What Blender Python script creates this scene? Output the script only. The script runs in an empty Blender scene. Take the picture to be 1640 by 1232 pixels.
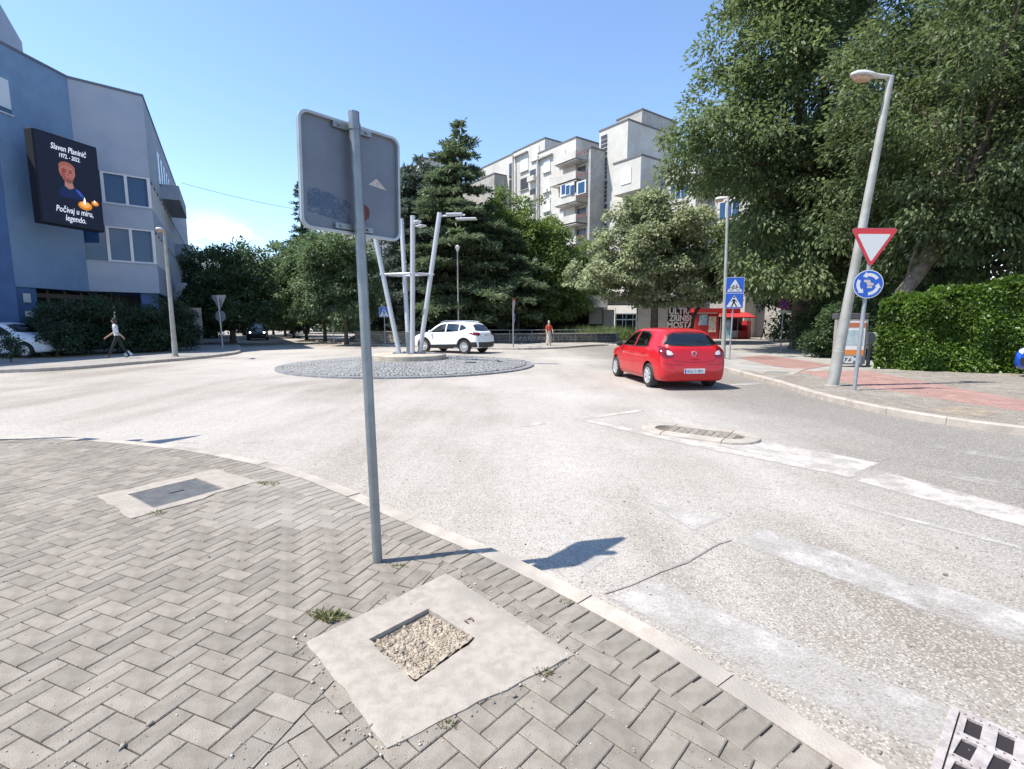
import bpy, bmesh, math, random
import numpy as np
from mathutils import Vector, Matrix
from mathutils.bvhtree import BVHTree
R = math.radians
scene = bpy.context.scene
col = scene.collection
rng = np.random.default_rng(7)
random.seed(7)

# ------------------------------------------------------------------ camera
FPX, HC = 790.0, 1.64                      # focal length in photo pixels (1640 wide), eye height above the road
PITCH = math.atan(100 / FPX)
cam_d = bpy.data.cameras.new('camera'); cam = bpy.data.objects.new('camera', cam_d); col.objects.link(cam)
cam_d.sensor_width = 36; cam_d.lens = FPX / 1640 * 36; cam_d.clip_start = .05; cam_d.clip_end = 9000
cam.location = (0, 0, HC); cam.rotation_euler = (math.pi / 2 - PITCH, 0, 0)
scene.camera = cam

# ------------------------------------------------------------------ sky, sun, exposure
SUN_EL = R(59.5); SUN_H = Vector((-.977, -.212))          # horizontal direction towards the sun
world = bpy.data.worlds.new('World'); scene.world = world; world.use_nodes = True
nt = world.node_tree; nt.nodes.clear()
sky = nt.nodes.new('ShaderNodeTexSky'); sky.sky_type = 'NISHITA'; sky.sun_disc = False
sky.sun_elevation = SUN_EL; sky.sun_rotation = math.atan2(SUN_H.x, SUN_H.y)
sky.air_density = 1.0; sky.dust_density = .1; sky.ozone_density = 3.5; sky.altitude = 60
bg = nt.nodes.new('ShaderNodeBackground'); bg.inputs['Strength'].default_value = .15
out = nt.nodes.new('ShaderNodeOutputWorld')
# a few cumulus clouds low over the horizon, all round
tc = nt.nodes.new('ShaderNodeTexCoord'); sep = nt.nodes.new('ShaderNodeSeparateXYZ')
nt.links.new(tc.outputs['Generated'], sep.inputs[0])
mp = nt.nodes.new('ShaderNodeMapping'); mp.inputs['Scale'].default_value = (1, 1, 2.2); mp.inputs['Location'].default_value = (.37, .12, .0)
nt.links.new(tc.outputs['Generated'], mp.inputs[0])
nz = nt.nodes.new('ShaderNodeTexNoise'); nz.inputs['Scale'].default_value = 5.5; nz.inputs['Detail'].default_value = 7; nz.inputs['Roughness'].default_value = .55
nt.links.new(mp.outputs[0], nz.inputs['Vector'])
cr = nt.nodes.new('ShaderNodeMapRange'); cr.inputs[1].default_value = .53; cr.inputs[2].default_value = .63; cr.clamp = True
nt.links.new(nz.outputs['Fac'], cr.inputs[0])
el = nt.nodes.new('ShaderNodeMapRange'); el.inputs[1].default_value = .19; el.inputs[2].default_value = .10; el.clamp = True
nt.links.new(sep.outputs['Z'], el.inputs[0])
mul = nt.nodes.new('ShaderNodeMath'); mul.operation = 'MULTIPLY'
nt.links.new(cr.outputs[0], mul.inputs[0]); nt.links.new(el.outputs[0], mul.inputs[1])
mx = nt.nodes.new('ShaderNodeMix'); mx.data_type = 'RGBA'
nt.links.new(mul.outputs[0], mx.inputs[0]); nt.links.new(sky.outputs[0], mx.inputs[6]); mx.inputs[7].default_value = (6.6, 6.9, 7.6, 1)
nt.links.new(mx.outputs[2], bg.inputs['Color']); nt.links.new(bg.outputs[0], out.inputs[0])

sun_d = bpy.data.lights.new('sun', 'SUN'); sun = bpy.data.objects.new('sun', sun_d); col.objects.link(sun)
sun_d.energy = 4.2; sun_d.angle = R(.53); sun_d.color = (1, .94, .845)
sv = Vector((SUN_H.x * math.cos(SUN_EL), SUN_H.y * math.cos(SUN_EL), math.sin(SUN_EL)))
sun.rotation_euler = sv.to_track_quat('Z', 'Y').to_euler(); sun.location = sv * 60
vs = scene.view_settings
vs.view_transform = 'Standard'; vs.look = 'None'; vs.gamma = 1; vs.use_curve_mapping = False; vs.exposure = .90
scene.render.resolution_x = 1024; scene.render.resolution_y = 769

# ------------------------------------------------------------------ pixel -> direction -> place
cP, sP = math.cos(PITCH), math.sin(PITCH)
def ray(x, y):
    u = (x - 820) / FPX; v = (616 - y) / FPX
    return (u, cP + v * sP, -sP + v * cP)
def gp(x, y, z=0.0):
    r = ray(x, y); t = (z - HC) / r[2]; return Vector((r[0] * t, r[1] * t, z))
def dp(x, y, Y):
    r = ray(x, y); t = Y / r[1]; return Vector((r[0] * t, Y, HC + r[2] * t))

# ------------------------------------------------------------------ materials
MAT = {}
def _n(nt, t, **k):
    n = nt.nodes.new(t)
    for a, b in k.items(): setattr(n, a, b)
    return n
def mat(name, c, rough=.75, c2=None, scale=3., bump=0., bscale=60., metal=0., spec=.5, detail=4., lo=.4, hi=.62, island=0., coat=0., emit=0., c3=None, s3=.6, trans=0.):
    """Principled material; c..c2 mixed by noise (object metres), optional c3 large stains, per-piece value shift, fine bump."""
    if name in MAT: return MAT[name]
    m = bpy.data.materials.new(name); m.use_nodes = True; MAT[name] = m
    nt = m.node_tree; b = nt.nodes['Principled BSDF']; L = nt.links.new
    b.inputs['Roughness'].default_value = rough; b.inputs['Metallic'].default_value = metal
    b.inputs['Specular IOR Level'].default_value = spec; b.inputs['Coat Weight'].default_value = coat
    b.inputs['Coat Roughness'].default_value = .04
    b.inputs['Transmission Weight'].default_value = trans
    c = tuple(c) + (1,)
    b.inputs['Base Color'].default_value = c
    tc = _n(nt, 'ShaderNodeTexCoord'); cur = None
    if c2 is not None:
        nz = _n(nt, 'ShaderNodeTexNoise'); nz.inputs['Scale'].default_value = scale; nz.inputs['Detail'].default_value = detail; nz.inputs['Roughness'].default_value = .62
        L(tc.outputs['Object'], nz.inputs['Vector'])
        mr = _n(nt, 'ShaderNodeMapRange'); mr.inputs[1].default_value = lo; mr.inputs[2].default_value = hi
        L(nz.outputs['Fac'], mr.inputs[0])
        mx = _n(nt, 'ShaderNodeMix', data_type='RGBA'); mx.inputs[6].default_value = c; mx.inputs[7].default_value = tuple(c2) + (1,)
        L(mr.outputs[0], mx.inputs[0]); cur = mx.outputs[2]
    if c3 is not None:
        nz = _n(nt, 'ShaderNodeTexNoise'); nz.inputs['Scale'].default_value = s3; nz.inputs['Detail'].default_value = 5
        L(tc.outputs['Object'], nz.inputs['Vector'])
        mr = _n(nt, 'ShaderNodeMapRange'); mr.inputs[1].default_value = .5; mr.inputs[2].default_value = .68
        L(nz.outputs['Fac'], mr.inputs[0])
        mx = _n(nt, 'ShaderNodeMix', data_type='RGBA'); mx.inputs[6].default_value = c; mx.inputs[7].default_value = tuple(c3) + (1,)
        if cur: L(cur, mx.inputs[6])
        L(mr.outputs[0], mx.inputs[0]); cur = mx.outputs[2]
    if island:
        ge = _n(nt, 'ShaderNodeNewGeometry'); oi = _n(nt, 'ShaderNodeObjectInfo')
        ad = _n(nt, 'ShaderNodeMath', operation='ADD'); fr = _n(nt, 'ShaderNodeMath', operation='FRACT')
        L(ge.outputs['Random Per Island'], ad.inputs[0]); L(oi.outputs['Random'], ad.inputs[1]); L(ad.outputs[0], fr.inputs[0])
        mr = _n(nt, 'ShaderNodeMapRange'); mr.inputs[3].default_value = 1 - island; mr.inputs[4].default_value = 1 + island
        L(fr.outputs[0], mr.inputs[0])
        hs = _n(nt, 'ShaderNodeHueSaturation'); hs.inputs['Color'].default_value = c
        if cur: L(cur, hs.inputs['Color'])
        L(mr.outputs[0], hs.inputs['Value']); cur = hs.outputs[0]
    if cur: L(cur, b.inputs['Base Color'])
    if bump:
        nz = _n(nt, 'ShaderNodeTexNoise'); nz.inputs['Scale'].default_value = bscale; nz.inputs['Detail'].default_value = 5
        L(tc.outputs['Object'], nz.inputs['Vector'])
        bp = _n(nt, 'ShaderNodeBump'); bp.inputs['Strength'].default_value = bump; bp.inputs['Distance'].default_value = .02
        L(nz.outputs['Fac'], bp.inputs['Height']); L(bp.outputs[0], b.inputs['Normal'])
    if emit:
        b.inputs['Emission Color'].default_value = c; b.inputs['Emission Strength'].default_value = emit
    return m

def leaf_mat(name, c, c2, var=.35, tr=.35, rough=.5, spec=.3):
    if name in MAT: return MAT[name]
    m = bpy.data.materials.new(name); m.use_nodes = True; MAT[name] = m
    nt = m.node_tree; L = nt.links.new; b = nt.nodes['Principled BSDF']; o = nt.nodes['Material Output']
    ge = _n(nt, 'ShaderNodeNewGeometry')
    mx = _n(nt, 'ShaderNodeMix', data_type='RGBA'); mx.inputs[6].default_value = tuple(c) + (1,); mx.inputs[7].default_value = tuple(c2) + (1,)
    L(ge.outputs['Random Per Island'], mx.inputs[0])
    tc = _n(nt, 'ShaderNodeTexCoord'); nz = _n(nt, 'ShaderNodeTexNoise'); nz.inputs['Scale'].default_value = .9; nz.inputs['Detail'].default_value = 2
    L(tc.outputs['Object'], nz.inputs['Vector'])
    mr = _n(nt, 'ShaderNodeMapRange'); mr.inputs[1].default_value = .3; mr.inputs[2].default_value = .7; mr.inputs[3].default_value = 1 - var; mr.inputs[4].default_value = 1 + var
    L(nz.outputs['Fac'], mr.inputs[0])
    hs = _n(nt, 'ShaderNodeHueSaturation'); L(mr.outputs[0], hs.inputs['Value']); L(mx.outputs[2], hs.inputs['Color'])
    L(hs.outputs[0], b.inputs['Base Color']); b.inputs['Roughness'].default_value = rough; b.inputs['Specular IOR Level'].default_value = spec
    t = _n(nt, 'ShaderNodeBsdfTranslucent'); h2 = _n(nt, 'ShaderNodeHueSaturation'); h2.inputs['Value'].default_value = 1.5; h2.inputs['Saturation'].default_value = 1.15
    L(hs.outputs[0], h2.inputs['Color']); L(h2.outputs[0], t.inputs['Color'])
    ms = _n(nt, 'ShaderNodeMixShader'); ms.inputs[0].default_value = tr
    L(b.outputs[0], ms.inputs[1]); L(t.outputs[0], ms.inputs[2]); L(ms.outputs[0], o.inputs['Surface'])
    return m

def paint_mat(name, c, wear=.5, scale=5., rough=.8, edge=False):
    """worn road paint: paint mixed with nothing where it has rubbed off"""
    m = bpy.data.materials.new(name); m.use_nodes = True; MAT[name] = m
    nt = m.node_tree; L = nt.links.new; b = nt.nodes['Principled BSDF']; o = nt.nodes['Material Output']
    b.inputs['Base Color'].default_value = tuple(c) + (1,); b.inputs['Roughness'].default_value = rough
    tc = _n(nt, 'ShaderNodeTexCoord')
    n1 = _n(nt, 'ShaderNodeTexNoise'); n1.inputs['Scale'].default_value = scale; n1.inputs['Detail'].default_value = 8; n1.inputs['Roughness'].default_value = .75
    n2 = _n(nt, 'ShaderNodeTexNoise'); n2.inputs['Scale'].default_value = 90; n2.inputs['Detail'].default_value = 3
    L(tc.outputs['Object'], n1.inputs['Vector']); L(tc.outputs['Object'], n2.inputs['Vector'])
    a = _n(nt, 'ShaderNodeMath', operation='MULTIPLY'); a.inputs[1].default_value = .35
    L(n2.outputs['Fac'], a.inputs[0])
    s = _n(nt, 'ShaderNodeMath', operation='ADD'); L(n1.outputs['Fac'], s.inputs[0]); L(a.outputs[0], s.inputs[1])
    mr = _n(nt, 'ShaderNodeMapRange'); mr.inputs[1].default_value = .42 + wear * .45; mr.inputs[2].default_value = .62 + wear * .45
    mr.inputs[3].default_value = 0; mr.inputs[4].default_value = 1
    mr.inputs[1].default_value, mr.inputs[2].default_value = .5 + (.5 - wear) * .5 - .02, .5 + (.5 - wear) * .5 + .30
    if edge:
        at_ = _n(nt, 'ShaderNodeAttribute'); at_.attribute_name = 'edge'; e2_ = _n(nt, 'ShaderNodeMath', operation='MULTIPLY_ADD'); e2_.inputs[1].default_value = .38; L(at_.outputs['Fac'], e2_.inputs[0]); L(s.outputs[0], e2_.inputs[2]); L(e2_.outputs[0], mr.inputs[0])
    else: L(s.outputs[0], mr.inputs[0])
    t = _n(nt, 'ShaderNodeBsdfTransparent'); ms = _n(nt, 'ShaderNodeMixShader')
    L(mr.outputs[0], ms.inputs[0]); L(b.outputs[0], ms.inputs[1]); L(t.outputs[0], ms.inputs[2]); L(ms.outputs[0], o.inputs['Surface'])
    return m

# ------------------------------------------------------------------ mesh helpers
class MB:
    def __init__(s): s.v = []; s.f = []; s.m = []; s.cur = 0
    def add(s, vs, fs):
        o = len(s.v); s.v += [tuple(v) for v in vs]
        for f in fs: s.f.append([i + o for i in f]); s.m.append(s.cur)
        return s
    def box(s, c, d, rz=0, M4=None, bev=0):
        x, y, z = d[0] / 2, d[1] / 2, d[2] / 2
        if bev:
            b = min(bev, x * .9, y * .9, z * .9); P = []
            for sx in (-1, 1):
                for sy in (-1, 1):
                    for sz in (-1, 1):
                        P += [(sx * (x - b), sy * (y - b), sz * z), (sx * (x - b), sy * y, sz * (z - b)), (sx * x, sy * (y - b), sz * (z - b))]
            bm = bmesh.new()
            for p in P: bm.verts.new(p)
            bmesh.ops.convex_hull(bm, input=bm.verts[:]); bm.verts.index_update()
            bmesh.ops.dissolve_limit(bm, angle_limit=.02, verts=bm.verts[:], edges=bm.edges[:]); bm.verts.index_update()
            P = [tuple(v.co) for v in bm.verts]; F = [[v.index for v in f.verts] for f in bm.faces]; bm.free()
        else:
            P = [(sx * x, sy * y, sz * z) for sz in (-1, 1) for sy in (-1, 1) for sx in (-1, 1)]
            F = [(0, 2, 3, 1), (4, 5, 7, 6), (0, 1, 5, 4), (2, 6, 7, 3), (0, 4, 6, 2), (1, 3, 7, 5)]
        T = M4 if M4 is not None else Matrix.Translation(c) @ Matrix.Rotation(rz, 4, 'Z')
        return s.add([T @ Vector(p) for p in P], F)
    def tube(s, pts, rad, n=8, cap=True):
        pts = [Vector(p) for p in pts]
        if not hasattr(rad, '__len__'): rad = [rad] * len(pts)
        V = []; F = []
        d0 = (pts[1] - pts[0]).normalized(); up = Vector((0, 0, 1)) if abs(d0.z) < .9 else Vector((1, 0, 0))
        a = d0.cross(up).normalized()
        for i, p in enumerate(pts):
            d = (pts[min(i + 1, len(pts) - 1)] - pts[max(i - 1, 0)]).normalized()
            a = (a - d * a.dot(d)).normalized(); b = d.cross(a)
            for k in range(n):
                t = 2 * math.pi * k / n; V.append(p + (a * math.cos(t) + b * math.sin(t)) * rad[i])
        for i in range(len(pts) - 1):
            for k in range(n):
                F.append((i * n + k, i * n + (k + 1) % n, (i + 1) * n + (k + 1) % n, (i + 1) * n + k))
        if cap: F.append(list(range(n))[::-1]); F.append([(len(pts) - 1) * n + k for k in range(n)])
        return s.add(V, F)
    def prism(s, poly, z0, z1, T=None):
        n = len(poly)
        ar = sum(poly[i][0] * poly[(i + 1) % n][1] - poly[(i + 1) % n][0] * poly[i][1] for i in range(n))
        if ar < 0: poly = poly[::-1]
        V = [Vector((p[0], p[1], z0)) for p in poly] + [Vector((p[0], p[1], z1)) for p in poly]
        if T is not None: V = [T @ v for v in V]
        F = [list(range(n))[::-1], list(range(n, 2 * n))] + [(i, (i + 1) % n, n + (i + 1) % n, n + i) for i in range(n)]
        return s.add(V, F)
    def lathe(s, prof, c=(0, 0, 0), n=16, T=None):
        V = []; F = []
        for r, z in prof:
            for k in range(n):
                t = 2 * math.pi * k / n; p = Vector((c[0] + r * math.cos(t), c[1] + r * math.sin(t), c[2] + z)); V.append(T @ p if T is not None else p)
        for i in range(len(prof) - 1):
            for k in range(n): F.append((i * n + k, i * n + (k + 1) % n, (i + 1) * n + (k + 1) % n, (i + 1) * n + k))
        F.append(list(range(n))[::-1]); F.append([(len(prof) - 1) * n + k for k in range(n)])
        return s.add(V, F)
    def mesh(s, name, mats, smooth=False):
        me = bpy.data.meshes.new(name); me.from_pydata(s.v, [], s.f)
        for m in (mats if isinstance(mats, (list, tuple)) else [mats]): me.materials.append(m)
        if max(s.m, default=0): me.polygons.foreach_set('material_index', s.m)
        if smooth:
            me.polygons.foreach_set('use_smooth', [True] * len(me.polygons)); me.set_sharp_from_angle(angle=R(smooth if smooth is not True else 40))
        me.update(); return me
    def build(s, name, mats, parent=None, smooth=False):
        return link(name, s.mesh(name, mats, smooth), parent)
def link(name, me, parent=None):
    o = bpy.data.objects.new(name, me); col.objects.link(o)
    if parent is not None: o.parent = parent
    return o
def npmesh(name, V, F, mats, smooth=False):
    V = np.asarray(V, np.float32); F = np.asarray(F, np.int32)
    me = bpy.data.meshes.new(name); n, k = F.shape
    me.vertices.add(len(V)); me.vertices.foreach_set('co', V.ravel())
    me.loops.add(n * k); me.loops.foreach_set('vertex_index', F.ravel())
    me.polygons.add(n); me.polygons.foreach_set('loop_start', np.arange(0, n * k, k, dtype=np.int32))
    if smooth: me.polygons.foreach_set('use_smooth', np.ones(n, bool))
    for m in (mats if isinstance(mats, (list, tuple)) else [mats]): me.materials.append(m)
    me.update(calc_edges=True); return me
def tag(o, label=None, cat=None, group=None, kind=None):
    if label: o['label'] = label
    if cat: o['category'] = cat
    if group: o['group'] = group
    if kind: o['kind'] = kind
    return o
def thing(name, label, cat, loc=(0, 0, 0), rz=0, group=None):
    o = bpy.data.objects.new(name, None); col.objects.link(o); o.location = loc; o.rotation_euler = (0, 0, rz); o.empty_display_size = .2
    return tag(o, label, cat, group)
def copy_tree(o, parent=None):
    c = o.copy(); col.objects.link(c); c.parent = parent
    for ch in [x for x in bpy.data.objects if x.parent == o]: copy_tree(ch, c)
    return c
def text_mesh(txt, size, mat_, name='lettering', parent=None, T=None, shear=0, align='CENTER', bold=0., xs=1., space=1., depth=.002):
    cu = bpy.data.curves.new('t', 'FONT'); cu.body = txt; cu.size = size; cu.align_x = align; cu.align_y = 'CENTER'; cu.shear = shear; cu.offset = bold; cu.space_character = space; cu.resolution_u = 3
    cu.extrude = depth
    to = bpy.data.objects.new('t', cu); col.objects.link(to)
    bpy.context.view_layer.update()
    me = bpy.data.meshes.new_from_object(to.evaluated_get(bpy.context.evaluated_depsgraph_get()))
    bpy.data.objects.remove(to); me.materials.clear(); me.materials.append(mat_)
    M4 = (T if T is not None else Matrix()) @ Matrix.Diagonal((xs, 1, 1, 1)); me.transform(M4)
    return link(name, me, parent)
def smooth_line(pts, step=.4):
    """Catmull-Rom through 2-D points, resampled about every step metres"""
    P = np.array(pts, float); P = np.vstack([2 * P[0] - P[1], P, 2 * P[-1] - P[-2]]); out_ = []
    for i in range(1, len(P) - 2):
        n = max(2, int(np.linalg.norm(P[i + 1] - P[i]) / step))
        for t in np.arange(n) / n:
            out_.append(.5 * (2 * P[i] + (P[i + 1] - P[i - 1]) * t + (2 * P[i - 1] - 5 * P[i] + 4 * P[i + 1] - P[i + 2]) * t * t + (3 * P[i] - P[i - 1] - 3 * P[i + 1] + P[i + 2]) * t ** 3))
    out_.append(P[-2]); return np.array(out_)
def resample(P, step):
    s = np.r_[0, np.cumsum(np.linalg.norm(np.diff(P, axis=0), axis=1))]; n = max(1, int(round(s[-1] / step)))
    q = np.linspace(0, s[-1], n + 1); return np.c_[np.interp(q, s, P[:, 0]), np.interp(q, s, P[:, 1])]
def offset_line(P, d):
    t = np.gradient(P, axis=0); t /= np.linalg.norm(t, axis=1)[:, None] + 1e-9
    return P + np.c_[-t[:, 1], t[:, 0]] * d
def inside(pt, poly):
    x, y = pt; r = False; n = len(poly)
    for i in range(n):
        x1, y1 = poly[i]; x2, y2 = poly[(i + 1) % n]
        if (y1 > y) != (y2 > y) and x < (x2 - x1) * (y - y1) / (y2 - y1) + x1: r = not r
    return r
def rot2(a): return np.array([[math.cos(a), -math.sin(a)], [math.sin(a), math.cos(a)]])
# ------------------------------------------------------------------ ground materials
def asphalt():
    m = bpy.data.materials.new('asphalt'); m.use_nodes = True; nt = m.node_tree; L = nt.links.new; b = nt.nodes['Principled BSDF']
    b.inputs['Roughness'].default_value = .82; b.inputs['Specular IOR Level'].default_value = .35
    tc = _n(nt, 'ShaderNodeTexCoord'); mp = _n(nt, 'ShaderNodeMapping'); mp.inputs['Rotation'].default_value = (0, 0, R(-38)); mp.inputs['Scale'].default_value = (1.0, .16, 1)
    L(tc.outputs['Object'], mp.inputs[0])
    def noise(vec, s, d=5, r=.6):
        n = _n(nt, 'ShaderNodeTexNoise'); n.inputs['Scale'].default_value = s; n.inputs['Detail'].default_value = d; n.inputs['Roughness'].default_value = r; L(vec, n.inputs['Vector']); return n.outputs['Fac']
    def mr(f, a, c, lo=0., hi=1.):
        n = _n(nt, 'ShaderNodeMapRange'); n.inputs[1].default_value = a; n.inputs[2].default_value = c; n.inputs[3].default_value = lo; n.inputs[4].default_value = hi; L(f, n.inputs[0]); return n.outputs[0]
    def mix(f, c1, c2, typ='MIX'):
        n = _n(nt, 'ShaderNodeMix', data_type='RGBA', blend_type=typ); L(f, n.inputs[0])
        for c, k in ((c1, 6), (c2, 7)):
            if isinstance(c, tuple): n.inputs[k].default_value = c + (1,)
            else: L(c, n.inputs[k])
        return n.outputs[2]
    O = tc.outputs['Object']
    # rubbed-pale limestone asphalt, browner where the wheels run
    base = mix(mr(noise(mp.outputs[0], .62, 6), .42, .62), (.36, .33, .293), (.225, .198, .165))
    base = mix(mr(noise(O, .13, 4), .42, .62), base, (.45, .42, .385))
    # asphalt turns darker towards the right hand side, along a noisy edge
    sp = _n(nt, 'ShaderNodeSeparateXYZ'); L(O, sp.inputs[0])
    n_ = _n(nt, 'ShaderNodeMath', operation='MULTIPLY_ADD'); n_.inputs[1].default_value = 3.0; L(noise(O, .5, 3), n_.inputs[0]); L(sp.outputs['X'], n_.inputs[2])
    base = mix(mr(n_.outputs[0], 4.4, 6.6, 0, .85), base, (.165, .153, .137))
    base = mix(mr(noise(O, 7, 6, .7), .45, .75, 0, .35), base, (.2, .175, .145))
    # aggregate
    v = _n(nt, 'ShaderNodeTexVoronoi'); v.inputs['Scale'].default_value = 110; L(O, v.inputs['Vector'])
    hs = _n(nt, 'ShaderNodeSeparateColor'); L(v.outputs['Color'], hs.inputs[0])
    base = mix(mr(hs.outputs[1], .80, .82, 0, .55), base, (.12, .10, .08)); base = mix(mr(hs.outputs[2], .78, .80, 0, .45), base, (.56, .51, .45))
    L(base, b.inputs['Base Color'])
    bp = _n(nt, 'ShaderNodeBump'); bp.inputs['Strength'].default_value = .3; bp.inputs['Distance'].default_value = .005; L(v.outputs['Distance'], bp.inputs['Height'])
    L(bp.outputs[0], b.inputs['Normal']); return m
M_ASPH = asphalt()
M_PAVER = mat('paver_concrete', (.255, .225, .188), .88, (.195, .169, .138), 9, bump=.35, bscale=180, island=.14, c3=(.305, .275, .238), s3=.7)
M_PAVER_R = mat('paver_red', (.34, .20, .17), .85, (.27, .165, .14), 3, bump=.3, bscale=120, island=.12)
M_JOINT = mat('joint_sand', (.10, .08, .06), .95, (.20, .165, .125), 14, bump=.5, bscale=200)
M_KERB = mat('kerb_limestone', (.44, .39, .335), .85, (.355, .31, .262), 6, bump=.3, bscale=90, c3=(.30, .27, .235), s3=1.6, island=.07)
M_CONC = mat('concrete', (.375, .332, .283), .92, (.305, .268, .226), 16, bump=.35, bscale=190, c3=(.295, .265, .23), s3=2.6)
M_CONC_D = mat('concrete_dull', (.30, .28, .255), .9, (.23, .215, .195), 4, bump=.4, bscale=60)
M_PAINT = paint_mat('road_paint', (.455, .43, .40), .36, 2.2, edge=True)
M_PAINT2 = paint_mat('road_paint_faded', (.47, .44, .40), .64, 2.5, edge=True)
M_PAINT3 = paint_mat('road_paint_solid', (.47, .43, .39), .24, 2.5, edge=True)
M_DARKLINE = mat('bitumen_seam', (.20, .185, .165), .8, (.30, .28, .255), 9)
M_EARTH = mat('dry_earth', (.27, .225, .15), .95, (.17, .155, .075), 2.2, bump=.6, bscale=25)
PV = .11                                     # near pavement height above the road

# ------------------------------------------------------------------ road: one sheet to the horizon
mb = MB(); mb.add([(-3000, -3000, 0), (3000, -3000, 0), (3000, 3000, 0), (-3000, 3000, 0)], [(0, 1, 2, 3)])
road = tag(mb.build('road', M_ASPH), 'sun-bleached pale grey asphalt road round the traffic circle', kind='structure')

# ------------------------------------------------------------------ near pavement
kerb_pts = [(-60, 5.0), (-30, 5.6), (-14, 6.25), (-8.5, 6.5), (-6.87, 6.50), (-5.75, 6.46), (-4.01, 5.95), (-2.49, 5.17), (-1.49, 4.40), (-.68, 3.68), (-.08, 3.17), (.24, 2.86), (.60, 2.48), (.84, 2.2), (1.03, 1.93), (1.22, 1.66), (1.5, 1.25), (2.1, .35), (3.2, -1.4), (6, -6), (14, -18)]
KO = smooth_line(kerb_pts, .12)              # road-side edge of the kerb
KI = offset_line(KO, -.145)                  # pavement side
KS = offset_line(KO, -.25)                   # inner edge of the soldier course
pave_poly = [tuple(p) for p in KI] + [(14, -40), (-60, -40)]
sold_poly = [tuple(p) for p in KS] + [(14, -40), (-60, -40)]
mb = MB(); mb.prism(pave_poly, .0, PV - .014)
pavement = tag(mb.build('pavement', M_JOINT), 'paved corner of grey herringbone blocks in the foreground', kind='structure')

def paver_mesh(L, W, H=.05, ch=.004, name='paver'):
    x, y = L / 2, W / 2; xi, yi = x - ch, y - ch
    v = [(-x, -y, -H), (x, -y, -H), (x, y, -H), (-x, y, -H), (-x, -y, -ch), (x, -y, -ch), (x, y, -ch), (-x, y, -ch), (-xi, -yi, 0), (xi, -yi, 0), (xi, yi, 0), (-xi, yi, 0)]
    f = [(0, 1, 5, 4), (1, 2, 6, 5), (2, 3, 7, 6), (3, 0, 4, 7), (4, 5, 9, 8), (5, 6, 10, 9), (6, 7, 11, 10), (7, 4, 8, 11), (8, 9, 10, 11)]
    return v, f
PL, PW, PJ = .200, .100, .004
def herringbone(ang, origin, xr, yr):
    """list of (cx, cy, angle) of 2:1 blocks in a 90-degree herringbone filling a region"""
    res = []; Rm = rot2(ang); n = 130
    for i in range(-n, n):
        for j in range(-n, n):
            # pattern repeat: block A at (0,0), block B beside it; shift (1,1) per row and (2,-2) between chains
            bx, by = i + 2 * j, i - 2 * j
            for (ox, oy, a) in ((1.0, .5, 0.), (.5, 2.0, math.pi / 2)):
                p = Rm @ (np.array([bx + ox, by + oy]) * PW) + origin
                if xr[0] < p[0] < xr[1] and yr[0] < p[1] < yr[1]: res.append((p[0], p[1], ang + a))
    return res
angA = math.atan2(.26, .10)                  # long joints run away to the right
divide_a, divide_b = np.array(gp(405, 1232, PV)[:2]), np.array(gp(531, 1095, PV)[:2])
dvn = divide_b - divide_a; dvn = dvn / np.linalg.norm(dvn)
slab_px = [(490, 1030), (715, 920), (920, 1050), (620, 1200)]
slab = [np.array(gp(x, y, PV)[:2]) for x, y in slab_px]
angB = math.atan2(*(slab[1] - slab[0])[::-1])
def side(p): d = np.array(p) - divide_a; return dvn[0] * d[1] - dvn[1] * d[0]      # >0 on the left
mh_px = [(155, 795), (345, 752), (415, 772), (210, 832)]
mh = [np.array(gp(x, y, PV)[:2]) for x, y in mh_px]
def shrink(poly, d):
    c = sum(poly) / len(poly); return [c + (p - c) * (1 - d / np.linalg.norm(p - c)) for p in poly]
slab_in, mh_in = shrink(slab, .24), shrink(mh, .2)
blocks = []
for zone, ang, org in ((0, angA, np.array([0., 0.])), (1, angB, np.array([.03, .05]))):
    for (x, y, a) in herringbone(ang, org, (-10, 2.6), (-.6, 6.8)):
        s = side((x, y))
        if (zone == 0 and s < 0) or (zone == 1 and s >= 0): continue
        if not inside((x, y), sold_poly) or inside((x, y), slab_in) or inside((x, y), mh_in): continue
        blocks.append((x, y, a, zone, abs(s) < .115))
# soldier course along the kerb
sold = []
mid = resample(offset_line(KO, -.252), .104)
for i in range(len(mid) - 1):
    c = (mid[i] + mid[i + 1]) / 2; t = mid[i + 1] - mid[i]
    if -10 < c[0] < 2.6 and c[1] > -.6: sold.append((c[0], c[1], math.atan2(t[1], t[0]) + math.pi / 2))
def seen(x, y):
    dep = y * cP + (HC - PV) * sP
    if dep < .3: return 0
    px = 820 + FPX * x / dep; py = 616 - FPX * (y * sP - (HC - PV) * cP) / dep
    return (1 / dep ** 2) if (-20 < px < 1660 and py < 1250) else 0
pv, pf = paver_mesh(PL - PJ, PW - PJ); sv_, sf_ = paver_mesh(.208, PW - .004)
def fmesh(v, f): me = bpy.data.meshes.new('paver'); me.from_pydata(v, [], f); me.materials.append(M_PAVER); return me
me_p, me_s = fmesh(pv, pf), fmesh(sv_, sf_)
cand = [(seen(x, y), x, y, a, 0) for (x, y, a, z, cut) in blocks if not cut] + [(seen(x, y), x, y, a, 1) for (x, y, a) in sold]
cand.sort(key=lambda c: -c[0])
def jit(k): return (random.gauss(0, .0010) + (.006 if k else 0), random.gauss(0, .005), random.gauss(0, .005))
for c in cand[:300]:
    dz, ax, ay = jit(c[4]); o = link('paver', me_s if c[4] else me_p, pavement); o.location = (c[1], c[2], PV + dz); o.rotation_euler = (ax, ay, c[3] + random.gauss(0, .008))
mb = MB()
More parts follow.
